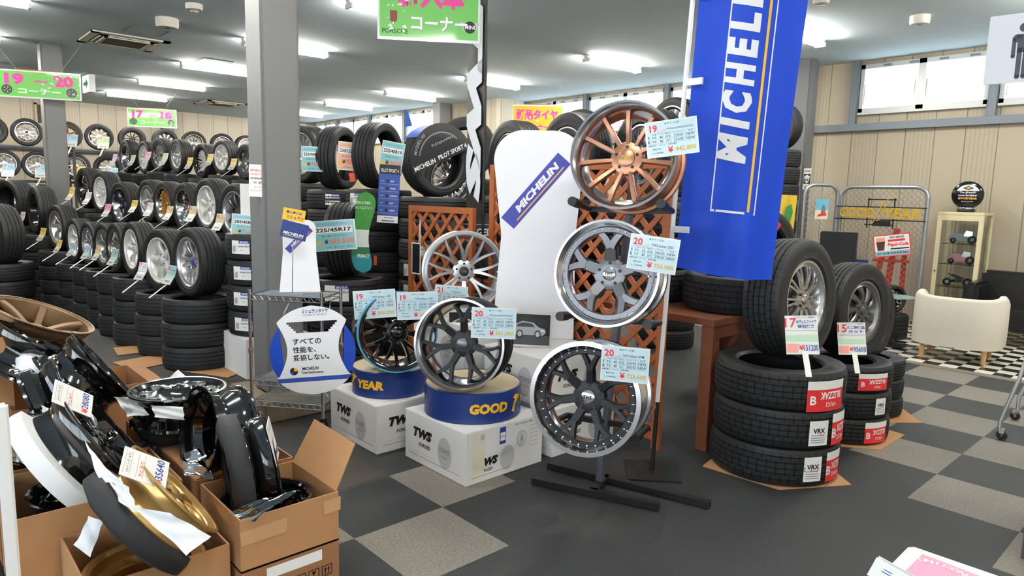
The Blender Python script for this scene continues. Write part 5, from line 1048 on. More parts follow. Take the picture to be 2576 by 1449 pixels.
def f_imp(b, w, h):
    b.mat(M_GREEN).rect(-w * 0.48, -h * 0.46, w * 0.48, h * 0.46, 0.0024, FACE); b.mat(M_PINK).text('輸入車', w * 0.02, h * 0.1, h * 0.36, 0.003, 0.05, fit=w * 0.64, M=FACE)
    b.mat(M_BOXM).text('コーナー', w * 0.105, -h * 0.27, h * 0.2, 0.003, 0.035, fit=w * 0.56, M=FACE); b.mat(M_WHITE).text('コーナー', w * 0.1, -h * 0.265, h * 0.19, 0.0036, 0.025, fit=w * 0.55, M=FACE); b.mat(M_BLACK).text('PORSCHE', -w * 0.33, -h * 0.385, h * 0.06, 0.003, 0.01, fit=w * 0.25, M=FACE)
    C_ = lambda x, y: FACE @ T(x * w, y * h, 0)
    b.mat(M_BLACK).disc(h * 0.105, 0.003, 28, C_(0.43, 0.22)); b.mat(M_BOXM).disc(h * 0.09, 0.0034, 28, C_(0.43, 0.22)); b.mat(M_WHITE)
    for k in range(3): a = pi / 2 + k * 2 * pi / 3; b.poly([(0.43 * w + h * 0.085 * math.cos(a), 0.22 * h + h * 0.085 * math.sin(a)), (0.43 * w + h * 0.016 * math.cos(a + 1), 0.22 * h + h * 0.016 * math.sin(a + 1)), (0.43 * w + h * 0.016 * math.cos(a - 1), 0.22 * h + h * 0.016 * math.sin(a - 1))], 0.0038, FACE)
    for s in (-1, 1): b.mat(M_BOXL).poly([(0.4 * w, -h * 0.24), (0.4 * w + s * w * 0.1, -h * 0.22), (0.4 * w + s * w * 0.06, -h * 0.34), (0.4 * w, -h * 0.35)], 0.003, FACE)
    b.mat(M_BLACK).disc(h * 0.08, 0.0034, 24, C_(0.4, -0.29)); b.mat(M_WHITE).text('MINI', 0.4 * w, -h * 0.29, h * 0.05, 0.004, 0.02, M=FACE)
    b.mat(mat('crest_red', (120, 40, 30), 0.4)).poly([(-0.38 * w, -h * 0.12), (-0.31 * w, -h * 0.12), (-0.31 * w, -h * 0.24), (-0.345 * w, -h * 0.3), (-0.38 * w, -h * 0.24)], 0.003, FACE); b.mat(M_BOXM).disc(h * 0.1, 0.003, 24, C_(-0.4, 0.22)); glare(b, w, h, 30, -0.42, -0.24)
p = pd(1080, 8, 5.2); hung(1080, 8, 0, yaw_cam(p), 0.775, 0.56, 'green hanging sign for imported cars with car emblems at the top edge', f_imp, (-1, 1), d=5.2)
def f_toi(b, w, h):
    b.mat(mat('toilet_sign_face', (222, 224, 232), 0.2, coat=0.6)).rect(-w * 0.49, -h * 0.49, w * 0.49, h * 0.49, 0.0024, FACE)
    b.mat(mat('toilet_sign_ink', (52, 56, 76), 0.4)); X = -0.06
    b.disc(0.02, 0.003, 24, FACE @ T(X, h * 0.29, 0)); b.rect(X - 0.021, -0.02, X + 0.021, h * 0.19, 0.003, FACE)
    for s in (-1, 1): b.rect(X + s * 0.011 - 0.009, -h * 0.42, X + s * 0.011 + 0.009, 0.0, 0.003, FACE); b.disc(0.009, 0.003, 14, FACE @ T(X + s * 0.011, -h * 0.42, 0)); b.rect(X + s * 0.033 - 0.0075, -h * 0.12, X + s * 0.033 + 0.0075, h * 0.15, 0.003, FACE); b.disc(0.0075, 0.003, 14, FACE @ T(X + s * 0.033, -h * 0.12, 0)); b.disc(0.017, 0.003, 20, FACE @ T(X + s * 0.023, h * 0.14, 0))
    b.rect(X - 0.026, h * 0.14, X + 0.026, h * 0.195, 0.003, FACE)
p = pd(2618, 115, 2.9); hung(2618, 115, 0, yaw_cam(p) - 0.1, 0.38, 0.29, 'white hanging toilet sign with dark male figure at the right edge', f_toi, (1,), False, d=2.9)
board(653, 455, 4.63, 0.135, 0.215, -2, 2, lambda b, w, h: [b.mat(M_PAPER).box((0, 0, 0), (w, 0.002, h)), b.mat(M_RED).text('絶対に触らないで下さい!', 0, h * 0.32, h * 0.08, 0.0016, 0.02, fit=w * 0.86, M=FACE), b.text('DO NOT TOUCH!!', 0, h * 0.2, h * 0.06, 0.0016, 0.015, fit=w * 0.84, M=FACE), b.mat(M_BLACK).text('※展示商品が動きやすく', 0, h * 0.07, h * 0.07, 0.0016, 0.02, fit=w * 0.88, M=FACE), b.text('大変、危険です!', 0, -h * 0.06, h * 0.075, 0.0016, 0.02, fit=w * 0.6, M=FACE), b.mat(M_ORP).text('詳しく見たい方は', 0, -h * 0.2, h * 0.05, 0.0016, 0.01, fit=w * 0.45, M=FACE), b.text('お近くのスタッフまで声掛け下さい。', 0, -h * 0.31, h * 0.05, 0.0016, 0.01, fit=w * 0.86, M=FACE)], 'white DO NOT TOUCH notice taped to the tall grey column', 'notice', 'notice')

# ------------------------------------------------------------------ winter tyres on the right
GR = 'labelled winter tyres stacked on the right'
def rstack(px, d, D, n, zt, where, kinds, pairs, tm=TYW):
    c = pd(px, 1000, d); c.z = 0; st = stack(c.x, c.y, 0.004, zt, D, where, n, tm, GR, 0.005)
    for o, ks in zip(st, kinds):
        for kd, aim, w, h, dz in ks: label_tyre(o, D, kd, aim, w, h, dz)
    o = MB().mat(M_KRAFT).prism([(-0.36, -0.26), (0.08, -0.38), (0.43, -0.1), (0.18, 0.36), (-0.27, 0.33)], 0, 0.004).build('cardboard_sheet', None, 0, T(c.x, c.y, 0) @ RZ(pairs)); tag(o, 'cardboard sheet on the carpet under the stack ' + where.replace('under', 'below'), 'cardboard')
    return c, st
c1, _ = rstack(1956, 4.08, 0.73, 3, 0.655, 'under the bright multi-spoked wheel', ([('r', 1.08, 0.15, 0.17, 0.0), ('v', 0.62, 0.11, 0.14, 0)], [('r', 1.12, 0.15, 0.18, 0.0), ('v', 0.66, 0.12, 0.14, -0.01)], [('r', 0.78, 0.26, 0.17, -0.02)]), 0.35)
yw = yaw_cam(c1) + math.radians(62); wheel('luxe', (c1.x + 0.02, c1.y + 0.03, 0.657 + 0.352), yw, 0.704, 'winter tyre on bright multi-spoked wheel, front of the right row', TYW, None, 0.3, -0.06)
c2, _ = rstack(2112, 4.75, 0.63, 3, 0.525, 'under the dark curved-spoke wheel', ([('r', 0.85, 0.19, 0.14, 0.0)], [('v', 0.88, 0.09, 0.11, 0)], [('r', 0.68, 0.22, 0.11, -0.01)]), 0.9, TYW15)
wheel('dark15', (c2.x + 0.02, c2.y + 0.03, 0.527 + 0.325), yaw_cam(c2) + math.radians(60), 0.65, 'winter tyre on dark curved-spoke wheel, second in the right row', TYW15, None, 0.1, -0.06)
c3, _ = rstack(2165, 5.3, 0.56, 3, 0.435, 'last in the right row', ([], [], []), 0.2, TYW15)
o = tyre((c3.x + 0.02, c3.y, 0.437 + 0.27), yaw_cam(c3) + math.radians(70), 0.54, 'small winter tyre standing last in the right row', TYW15)
board(2193, 775, 4.98, 0.07, 0.1, 30, 20, lambda b, w, h: [b.mat(M_RED).box((0, 0, 0.0), (w, 0.002, h)), b.mat(M_PAPER).rect(-w / 2, -h * 0.5, w / 2, -h * 0.2, 0.0015, FACE)], 'red and white label on the small winter tyre', 'label', 'label')
price_card = lambda px, py, d, num, l1, l2, pr, lab: None
def winter_tag(px, py, d, num, l1, l2, pr, label):
    p = pd(px, py, d); g = thing('price_tag', label, 'price tag', mframe(p, yaw_cam(p) + 0.1, -0.22, -0.09)); w = 0.16
    b = MB().mat(M_PAPER).box((0, 0, 0.045), (w, 0.004, 0.095)); b.mat(M_RED).text(num, -0.052, 0.055, 0.05, 0.003, 0.015, M=FACE); b.mat(M_BLACK).text('スタッドレス 残溝99%', 0.02, 0.083, 0.011, 0.003, fit=0.1, M=FACE); b.mat(M_BLUE).text(l1, 0.025, 0.06, 0.022, 0.003, 0.03, fit=0.1, M=FACE); b.text(l2, 0.025, 0.035, 0.02, 0.003, 0.03, fit=0.085, M=FACE); b.mat(M_BLACK).rect(-0.075, 0.012, 0.075, 0.0135, 0.003, FACE); b.build('upper_card', g, 0)
    b = MB().mat(mat('tag_lower', (214, 216, 206), 0.35, coat=0.5)).box((0, 0, -0.06), (w, 0.004, 0.115)); b.mat(mat('pale_green_print', (176, 204, 176), 0.4)).rect(-0.075, -0.045, 0.075, -0.012, 0.003, FACE); b.mat(mat('pale_red_print', (226, 150, 140), 0.4)).rect(-0.075, -0.108, -0.02, -0.06, 0.003, FACE); b.mat(M_RED).text('¥', -0.005, -0.08, 0.03, 0.0034, 0.03, M=FACE); b.mat(M_BLUE).text(pr, 0.042, -0.082, 0.034, 0.0034, 0.02, fit=0.07, M=FACE); b.build('lower_card', g, 0, T(0, 0, 0) @ RX(-0.3)); put('stick', STICK, g, T(0.01, -0.035, -0.1) @ RX(-0.8) @ Matrix.Diagonal((1.6, 1, 0.9, 1)))
winter_tag(2016, 838, 3.62, '17', '30ヴェルファイア', '特別価格', '151200', 'price tag reading 17 and 151200 on the bright multi-spoked wheel')
winter_tag(2142, 848, 4.32, '15', 'ミニ特価品', 'セット', '95600', 'price tag reading 15 and 95600 on the dark curved-spoke wheel')
# behind the flag
p = pd(1905, 640, 5.8); o = tyre(p, yaw_cam(p) + math.radians(52), 0.76, 'winter tyre with red label standing behind the flag', TYW); stack(p.x, p.y, 0, p.z - 0.381, 0.72, 'under the red-labelled tyre behind the flag', group=GR, tm=TYW)
board(1940, 563, 5.46, 0.18, 0.12, 45, 38, lambda b, w, h: [b.mat(M_RED).box((0, 0, 0), (w, 0.002, h)), b.mat(M_WHITE).text('BLIZZAK', 0, 0.01, 0.03, 0.0016, 0.03, 0.1, fit=w * 0.8, M=FACE), b.rect(-w / 2, -h / 2, w / 2, -h * 0.3, 0.0016, FACE)], 'red label on the tread of the tyre behind the flag', 'label', 'label')
p = pd(1962, 320, 9.3); st = stack(p.x, p.y, 0.0, p.z - 0.312, 0.6, 'against the far right column', 10, group=GR, tm=TYW15, skip=0)
wheel('te10', p, yaw_cam(p) - math.radians(38), 0.62, 'black and silver wheel with tyre topping the stack by the far right column', TYW15)
p = pd(1700, 322, 7.2); wheel('five', p, yaw_cam(p) - math.radians(40), 0.62, 'silver wheel with tyre behind the white flag pole', TYW15); stack(p.x, p.y, 0, p.z - 0.311, 0.62, 'behind the white flag pole', group=GR, tm=TYW15)
p = pd(1462, 345, 7.6); tyre(p, 1.0, 0.6, 'winter tyre standing far behind the lattice, under the high windows', TYW15); stack(p.x, p.y, 0, p.z - 0.301, 0.6, 'far behind the lattice', group=GR, tm=TYW15)
p = pd(1172, 372, 8.4); tyre(p, 0.9, 0.74, 'dark tyre standing behind the slim black flag', TYW15); stack(p.x, p.y, 0, p.z - 0.371, 0.7, 'behind the slim black flag', group=GR, tm=TYW15)
def f_cloth(b, w, h):
    b.mat(mat('yellow_cloth', (222, 190, 60), 0.8, bump=0.3, bscale=8)); n_ = 8
    b.add([(-w / 2 + w * i / n_, 0.012 * math.sin(i * 1.7), z) for z in (-h / 2, 0, h / 2) for i in range(n_ + 1)], [(j * 9 + i, j * 9 + i + 1, j * 9 + i + 10, j * 9 + i + 9) for j in range(2) for i in range(n_)])
    b.mat(mat('leaf_green', (60, 140, 70), 0.7)).poly([(w * 0.05, h * 0.05), (w * 0.3, -0.02), (w * 0.4, h * 0.2), (w * 0.3, h * 0.34), (w * 0.12, h * 0.28)], 0.016, FACE)
board(1966, 558, 8.95, 0.31, 0.7, 0, 2, f_cloth, 'yellow cloth with green leaf hanging on the tyre stack by the far right column', 'cloth', 'hanging_cloth')

# ------------------------------------------------------------------ lounge corner on the checkered floor
def f_66(b, w, h): b.mat(M_WHITE).box((0, 0, 0), (w, 0.003, h)); b.mat(M_BLACK).rect(-w * 0.47, -h * 0.24, w * 0.47, h * 0.24, 0.002, FACE); b.text('HISTORIC', 0, h * 0.37, h * 0.1, 0.002, 0.03, fit=w * 0.85, M=FACE); b.text('ROUTE', 0, -h * 0.37, h * 0.1, 0.002, 0.03, fit=w * 0.7, M=FACE); b.mat(M_WHITE).prism([(-w * 0.36, h * 0.12), (-w * 0.3, -h * 0.12), (0, -h * 0.21), (w * 0.3, -h * 0.12), (w * 0.36, h * 0.12), (0, h * 0.2)], 0.002, 0.003, FACE); b.mat(M_BLACK).text('66', 0, -h * 0.04, h * 0.16, 0.0036, 0.03, M=FACE)
b = MB(); f_66(b, 0.105, 0.3); o = b.build('route_sign', None, 0, mframe(at(2030, 450, 1, 4.875), 0)); tag(o, 'small black and white historic route 66 sign on the far right column', 'sign')
def fence(p0, p1, z1, r, label, z0=0.06):
    p0 = Vector((p0.x, p0.y, 0)); p1 = Vector((p1.x, p1.y, 0)); d = p1 - p0; W_ = d.length; g = thing('chain_link_fence', label, 'fence', T(p0) @ RZ(math.atan2(d.y, d.x)))
    c = 0.14; pts = [(0, 0, 0)] + [(0, 0, z1 - c)] + [(c - c * math.cos(a), 0, z1 - c + c * math.sin(a)) for a in (0.4, 0.8, 1.2)] + [(c, 0, z1), (W_ - c, 0, z1)] + [(W_ - c + c * math.sin(a), 0, z1 - c + c * math.cos(a)) for a in (0.4, 0.8, 1.2)] + [(W_, 0, z1 - c), (W_, 0, 0)]
    MB().mat(M_GALV).tube(pts, r, 10).build('frame', g)
    b = MB().mat(M_GALV); st = 0.075
    for s in (1, -1):
        q = -W_ if s > 0 else 0.0
        while q < z1 + W_:
            a = [(x, z) for x, z in ((0, q), (W_, q + s * W_)) if z0 <= z <= z1] + [(x, z) for x, z in (((z0 - q) * s, z0), ((z1 - q) * s, z1)) if 0 < x < W_]
            if len(a) >= 2 and math.hypot(a[0][0] - a[1][0], a[0][1] - a[1][1]) > 0.03: b.tube([(a[0][0], 0.003 * s, a[0][1]), (a[1][0], 0.003 * s, a[1][1])], 0.0026, 4, caps=False)
            q += st
    b.build('wire_mesh', g); return g
f0 = at(2120, 464, 1, 4.75); f1 = at(2338, 473, 1, 4.75); fence(f0, f1, 1.8, 0.027, 'wide galvanised chain-link panel carrying the yellow neon lettering')
fa = f0 + Vector((-0.03, -0.06, 0)); fb2 = at(2026, 458, 1, 4.3); fence(Vector((fb2.x, fb2.y, 0)), fa, 1.82, 0.027, 'narrow galvanised chain-link panel beside the far right column')
dv = (f1 - f0); dv.z = 0; yf = math.atan2(dv.y, dv.x); p = f0.lerp(f1, 0.5); p.z = 1.46; p += Vector((math.sin(yf), -math.cos(yf), 0)) * 0.1
g = thing('neon_sign', 'unlit yellow neon lettering on black bars hung on the chain-link fence', 'neon sign', mframe(p, yf, 0, 0, 1.03)); M_NEON = mat('neon_yellow', (214, 174, 44), 0.3)
b = MB().mat(M_NEON)
for t_, x_, f_ in (('GOOD', -0.27, 0.44), ('YEAR', 0.27, 0.44)): b.text(t_, x_, 0, 0.13, 0, 0.0, 0.1, fit=f_, outline=0.04, M=FACE)
b.tube([(-0.06, -0.01, -0.13), (0.0, -0.01, 0.02), (0.04, -0.01, 0.12), (0.12, -0.01, 0.19), (0.2, -0.01, 0.2)], 0.006, 6).tube([(0.0, -0.01, 0.02), (0.1, -0.01, 0.1), (0.02, -0.01, 0.15), (-0.03, -0.01, 0.12)], 0.006, 6).tube([(-0.02, -0.01, -0.1), (0.07, -0.01, -0.05), (0.03, -0.01, 0.06)], 0.006, 6)
b.build('lettering', g); b = MB().mat(M_BMET)
for z in (-0.085, 0.075): b.box((0, 0.015, z), (1.08, 0.01, 0.014))
for x in (-0.14, 0.17): b.box((x, 0.02, 0.0), (0.014, 0.01, 0.38))
b.box((0.02, 0.02, 0.17), (0.34, 0.01, 0.014)).box((0.0, 0.02, -0.15), (0.34, 0.01, 0.014)).box((0.03, 0.03, -0.13), (0.2, 0.05, 0.07)); b.build('bracket', g)
def f_pic(b, w, h): b.mat(mat('poster_sky', (110, 184, 214), 0.4)).box((0, 0, 0), (w, 0.003, h)); b.mat(mat('poster_haze', (226, 222, 200), 0.4)).rect(-w / 2, -h * 0.5, w / 2, -h * 0.05, 0.002, FACE); b.mat(mat('poster_tower', (110, 116, 120), 0.4)).poly([(-w * 0.05, -h * 0.2), (w * 0.3, -h * 0.2), (w * 0.28, h * 0.1), (w * 0.12, h * 0.24), (-w * 0.02, h * 0.08)], 0.0024, FACE); b.mat(M_RED).poly([(-w * 0.3, -h * 0.38), (w * 0.4, -h * 0.32), (w * 0.4, -h * 0.2), (w * 0.1, -h * 0.18), (-w * 0.25, -h * 0.28)], 0.003, FACE); b.mat(M_WHITE).text('EL RIO', -w * 0.22, h * 0.2, w * 0.16, 0.0026, 0.02, rot=pi / 2, M=FACE) if False else None
qq = fb2.lerp(fa, 0.48); board(2067, 526, (qq - CAM).dot(FW) - 0.08, 0.16, 0.27, -6, 0, f_pic, 'small blue picture with a red car hung on the narrow chain-link panel', 'poster', 'poster')
p = pd(2102, 700, 7.9); o = MB().mat(mat('cabinet_black', (30, 31, 33), 0.5)).box((0, 0, 0.625), (0.38, 0.16, 1.25), bev=0.008).build('black_cabinet', None, 40, mframe((p.x, p.y, 0), yaw_cam(p) - 0.12, 0, 0)); tag(o, 'tall flat black cabinet standing before the chain-link fence', 'cabinet')
p = pd(2176, 730, 8.0); g = thing('cool_box', 'red box standing beside the black cabinet', 'box', mframe((p.x, p.y, 0), yaw_cam(p)) @ Matrix.Diagonal((1.1, 1, 0.89, 1))); MB().mat(mat('cool_box_red', (198, 30, 36), 0.35)).box((0, 0, 0.38), (0.24, 0.24, 0.76), bev=0.01).build('body', g); MB().mat(mat('cool_box_red', 0)).box((0, 0, 0.79), (0.25, 0.25, 0.05), bev=0.01).build('lid', g)
def f_pos(b, w, h): b.mat(M_NAVY).box((0, 0, 0), (w, 0.004, h)); b.mat(mat('poster_pale', (190, 210, 224), 0.4)).poly([(-w * 0.3, -h * 0.3), (w * 0.0, -h * 0.32), (w * 0.02, h * 0.1), (-w * 0.2, h * 0.2)], 0.003, FACE); b.mat(M_RED).rect(-w * 0.1, -h * 0.35, w * 0.4, -h * 0.1, 0.0034, FACE)
board(2162, 674, 7.95, 0.17, 0.195, 0, 0, f_pos, 'small dark blue poster standing on the red box', 'poster', 'poster')
p = at(2236, 700, 1, 5.1); g = thing('easel', 'red tubular easel between the chain-link fence and the wall', 'easel', mframe((p.x, p.y, 0), yaw_cam(p)) @ Matrix.Diagonal((1.3, 1.2, 0.95, 1))); M_REDT = mat('red_tube', (196, 52, 34), 0.4)
MB().mat(M_REDT).tube([(-0.17, 0, 0), (-0.06, 0.02, 1.2)], 0.028, 8).build('leg', g); MB().mat(M_REDT).tube([(-0.03, 0.0, 0), (0.03, 0.03, 1.32)], 0.03, 8).build('leg', g); MB().mat(M_REDT).tube([(0.13, 0.0, 0), (0.12, 0.03, 1.1)], 0.024, 8).build('leg', g); MB().mat(M_REDT).box((0, 0.0, 0.86), (0.34, 0.03, 0.04)).build('ledge', g)
def f_soda(b, w, h):
    b.mat(M_RED).box((0, 0, 0), (w, 0.006, h)); b.mat(M_WHITE).rect(-w * 0.47, -h * 0.46, w * 0.47, h * 0.46, 0.0034, FACE); b.mat(mat('soda_blue', (150, 190, 206), 0.4)).rect(-w * 0.47, -h * 0.46, w * 0.47, -h * 0.24, 0.0038, FACE); b.mat(M_BLACK).text('AT OUR FOUNTAIN', 0, -h * 0.35, h * 0.1, 0.0044, 0.03, fit=w * 0.85, M=FACE)
    b.text('WE SERVE', w * 0.14, h * 0.36, h * 0.1, 0.0044, 0.03, fit=w * 0.4, M=FACE); b.mat(M_RED).text('Pepsi-Cola', w * 0.16, h * 0.02, h * 0.2, 0.0044, 0.04, 0.2, fit=w * 0.56, M=FACE); b.rect(-w * 0.1, h * 0.17, w * 0.36, h * 0.27, 0.004, FACE); b.mat(M_BLACK).rect(-w * 0.05, -h * 0.19, w * 0.45, -h * 0.13, 0.004, FACE)
    b.mat(mat('cola_brown', (74, 36, 26), 0.3)).poly([(-w * 0.4, -h * 0.2), (-w * 0.22, -h * 0.2), (-w * 0.18, h * 0.2), (-w * 0.42, h * 0.2)], 0.004, FACE); b.mat(mat('cola_foam', (226, 170, 120), 0.4)).rect(-w * 0.42, h * 0.2, -w * 0.18, h * 0.38, 0.004, FACE)
qq = at(2244, 617, 1, 4.68); board(2244, 617, (qq - CAM).dot(FW) - 0.05, 0.42, 0.285, 0, -9, f_soda, 'tilted red and white soda fountain sign in front of the red easel', 'sign')
p = pd(2236, 800, 8.2); tyre((p.x, p.y, 0.146), 0.3, 0.42, 'wide black tyre lying as a stand under the small racing wheel', TYB, None, True, wd=0.29)
wheel('race', (p.x, p.y, 0.292 + 0.17), yaw_cam(p) + math.radians(42), 0.34, 'small racing wheel with thin white spokes by the chain-link fence', TYB)
# glass display cabinet
c0 = at(2361, 530, 1, 4.95); yc_ = 0.0; W_ = 0.5; D_ = 0.46; g = thing('display_cabinet', 'cream glass display cabinet against the panelled wall', 'display cabinet', T(c0.x, c0.y, 0) @ RZ(yc_) @ T(W_ / 2, D_ / 2, 0)); t = 0.05; HC = 1.5
b = MB().mat(M_CREAM).box((0, 0, HC - 0.02), (W_, D_, 0.04), bev=0.008).box((0, 0, 0.12), (W_, D_, 0.04))
for sx in (-1, 1):
    for sy in (-1, 1): b.box((sx * (W_ / 2 - t / 2), sy * (D_ / 2 - 0.02), HC / 2 - 0.02), (t, 0.04, HC - 0.04))
b.box((0, -D_ / 2 + 0.02, HC - 0.07), (W_ - 2 * t, 0.035, 0.07)).box((0, -D_ / 2 + 0.02, 0.17), (W_ - 2 * t, 0.035, 0.07)); b.build('frame', g)
MB().mat(M_GLASS).rect(-W_ / 2 + t, 0.2, W_ / 2 - t, HC - 0.1, D_ / 2 - 0.02, FACE).build('glass_door', g, 0); MB().mat(M_BLACK).lathe([(0.0005, 0.02), (0.01, 0.018), (0.008, 0)], 12, FACE @ T(-W_ / 2 + 0.03, 0.75, D_ / 2), False).build('knob', g)
for sx in (-1, 1): MB().mat(M_GLASS).rect(-D_ / 2 + 0.04, 0.14, D_ / 2 - 0.04, HC - 0.04, 0, T(sx * (W_ / 2 - 0.02), 0, 0) @ RZ(pi / 2) @ FACE).build('side_glass', g, 0)
M_SHG = glassmat('shelf_glass', (214, 228, 222))
for z in (0.55, 0.84, 1.1): MB().mat(M_SHG).box((0, 0.0, z), (W_ - 2 * t, D_ - 0.1, 0.006)).build('glass_shelf', g, 0)
GM = g.matrix_basis.copy()
def toycar(z, col, label, bike=False):
    r = thing('model_vehicle', label, 'model', GM @ T(0, -0.04, z + 0.004) @ RZ(0.25)); M = mat('toy_' + label[:5], col, 0.25)
    if not bike: MB().mat(M).prism([(-0.15, 0.03), (0.12, 0.03), (0.15, 0.05), (0.13, 0.085), (0.02, 0.09), (-0.02, 0.13), (-0.09, 0.13), (-0.12, 0.09), (-0.15, 0.085)], -0.045, 0.045, FACE).build('body', r); MB().mat(M_CHROME).prism([(0.0, 0.09), (0.1, 0.088), (0.1, 0.15), (0.03, 0.16)], -0.03, 0.03, FACE).build('engine', r); ws = ((-0.1, 0.035, 0.06), (0.1, 0.05, 0.06), (-0.1, 0.035, -0.06), (0.1, 0.05, -0.06))
    else: MB().mat(M).tube([(-0.1, 0, 0.06), (-0.02, 0, 0.07), (0.05, 0, 0.1), (-0.08, 0, 0.14)], 0.016, 8).tube([(-0.08, 0, 0.14), (-0.12, 0, 0.16)], 0.006, 6).box((0, 0, 0.075), (0.08, 0.05, 0.05)).build('body', r); ws = ((-0.12, 0.05, 0.0), (0.1, 0.055, 0.0))
    for x, rr, y in ws: MB().mat(M_BLACK).lathe([(rr * 0.45, -0.014), (rr, -0.012), (rr, 0.012), (rr * 0.45, 0.014)], 20, T(x, y, rr) @ AX).build('wheel', r)
toycar(0.843, (226, 150, 160), 'pink model hot rod on the middle glass shelf of the cabinet'); toycar(0.553, (40, 36, 36), 'black model motorcycle on the lower glass shelf of the cabinet', True); toycar(1.103, (150, 160, 170), 'grey model car on the top glass shelf of the cabinet')
q = GM @ Vector((0, -0.03, HC)); g = thing('globe_sign', 'round dark blue petrol-pump globe on top of the glass cabinet', 'globe sign', mframe(q, yaw_cam(q))); RG = 0.175
MB().mat(M_BLACK).lathe([(0.0005, 0.0), (0.09, 0.0), (0.1, 0.02), (0.085, 0.05), (0.0005, 0.05)], 32, close=False).mat(M_CHROME).lathe([(0.088, 0.042), (0.09, 0.05), (0.086, 0.06)], 32, close=False).build('collar', g)
b = MB().mat(mat('globe_black', (20, 21, 28), 0.15)).lathe([(0.0005, 0.075), (RG * 0.8, 0.072), (RG * 0.97, 0.05), (RG, 0.02), (RG, -0.02), (RG * 0.97, -0.05), (RG * 0.8, -0.072), (0.0005, -0.075)], 48, T(0, 0, RG + 0.04) @ AX, False); Z0 = RG + 0.04; FMX = FACE @ T(0, Z0, 0)
b.mat(M_WHITE).poly([(0.13 * math.cos(a), 0.13 * math.sin(a)) for a in [0.42 + (pi - 0.84) * i / 16 for i in range(17)]], 0.0765, FMX); b.mat(mat('globe_navy', (30, 34, 74), 0.3)).poly([(-0.06, 0.085), (0, 0.06), (0.06, 0.085), (0, 0.115)], 0.0775, FMX); b.mat(M_YEL).poly([(-0.025, 0.085), (0, 0.074), (0.03, 0.09), (0, 0.105)], 0.078, FMX)
b.mat(M_WHITE).text('The greatest', 0, 0.03, 0.026, 0.0765, 0.02, fit=0.17, M=FMX); b.text('name in rubber', 0, -0.003, 0.022, 0.0765, 0.02, fit=0.2, M=FMX); b.mat(M_YEL).text('GOODYEAR', 0, -0.042, 0.026, 0.0765, 0.04, 0.1, fit=0.2, M=FMX); b.mat(M_BOXL).text('TIRES AND RUBBER', 0, -0.08, 0.01, 0.0765, 0.01, fit=0.13, M=FMX); b.build('globe', g)
# white tub chair
c = Vector((0.1, 3.22, 0)); g = thing('tub_chair', 'off-white fabric tub chair on pale wooden legs, seen from behind', 'chair', T(c) @ RZ(0.12)); path = []
WX, WYd, rc = 0.4, 0.62, 0.26
for i in range(5): path.append((-WX, WYd / 2 - (WYd - rc) * i / 4))
for i in range(1, 9): a = pi + pi / 2 * i / 8; path.append((-WX + rc + rc * math.cos(a), -WYd / 2 + rc + rc * math.sin(a)))
for x in (-0.07, 0.0, 0.07): path.append((x, -WYd / 2))
for i in range(0, 9): a = 1.5 * pi + pi / 2 * i / 8; path.append((WX - rc + rc * math.cos(a), -WYd / 2 + rc + rc * math.sin(a)))
for i in range(1, 5): path.append((WX, -WYd / 2 + rc + (WYd - rc) * i / 4))
b = MB().mat(M_BEIGE); N_ = len(path); vs = []; fs = []; K = 8
for i, (x, y) in enumerate(path):
    a = path[max(0, i - 1)]; c_ = path[min(N_ - 1, i + 1)]; tx_, ty_ = c_[0] - a[0], c_[1] - a[1]; l = math.hypot(tx_, ty_); nx, ny = -ty_ / l, tx_ / l; th = 0.085
    s = abs(2 * i / (N_ - 1) - 1); zt = 0.655 + 0.05 * s ** 2 - (0.1 * max(0, s - 0.8) / 0.2)
    for o_, z in ((0, 0.15), (-0.004, 0.3), (0, zt - 0.03), (th * 0.25, zt - 0.004), (th * 0.5, zt), (th * 0.8, zt - 0.006), (th, zt - 0.035), (th, 0.15)): vs.append((x + nx * o_, y + ny * o_, z))
for i in range(N_ - 1):
    for k in range(K): fs.append((i * K + k, (i + 1) * K + k, (i + 1) * K + (k + 1) % K, i * K + (k + 1) % K))
fs += [tuple(range(K)), tuple((N_ - 1) * K + k for k in range(K - 1, -1, -1))]
b.add(vs, fs).build('backrest', g, 50); MB().mat(M_BEIGE).box((0, 0.03, 0.28), (0.64, 0.52, 0.25), bev=0.03).build('seat', g)
for x, y in ((-0.27, -0.2), (0.27, -0.2), (-0.27, 0.24), (0.27, 0.24)): MB().mat(M_PALEW).lathe([(0.0005, 0), (0.022, 0), (0.027, 0.155), (0.0005, 0.155)], 16, T(x, y, 0), False).build('leg', g)
g = thing('sofa', 'black leather sofa against the wall behind the white tub chair', 'sofa', T(0.62, 4.66, 0))
MB().mat(M_LEATH).box((0, 0, 0.3), (1.5, 0.66, 0.24), bev=0.03).build('seat', g); MB().mat(M_LEATH).box((0, 0.34, 0.5), (1.5, 0.2, 0.62), bev=0.04).build('backrest', g); MB().mat(M_LEATH).box((-0.72, 0.05, 0.44), (0.16, 0.7, 0.5), bev=0.04).build('arm', g)
for x in (-0.68, 0.68):
    for y in (-0.26, 0.34): MB().mat(M_BLACK).box((x, y, 0.09), (0.05, 0.05, 0.18)).build('leg', g)
p = Vector((-0.68, 3.32, 0)); g = thing('glass_table', 'low round glass table half hidden behind the white tub chair', 'table', T(p.x + 0.12, p.y, 0)); MB().mat(mat('table_glass', (150, 190, 186), 0.1)).lathe([(0.0005, 0.55), (0.2, 0.55), (0.2, 0.56), (0.0005, 0.56)], 32, close=False).build('top', g); MB().mat(M_BMET).tube([(0, 0, 0), (0, 0, 0.55)], 0.02, 10).lathe([(0.0005, 0.015), (0.16, 0.01), (0.16, 0), (0.0005, 0)], 24, close=False).build('base', g)
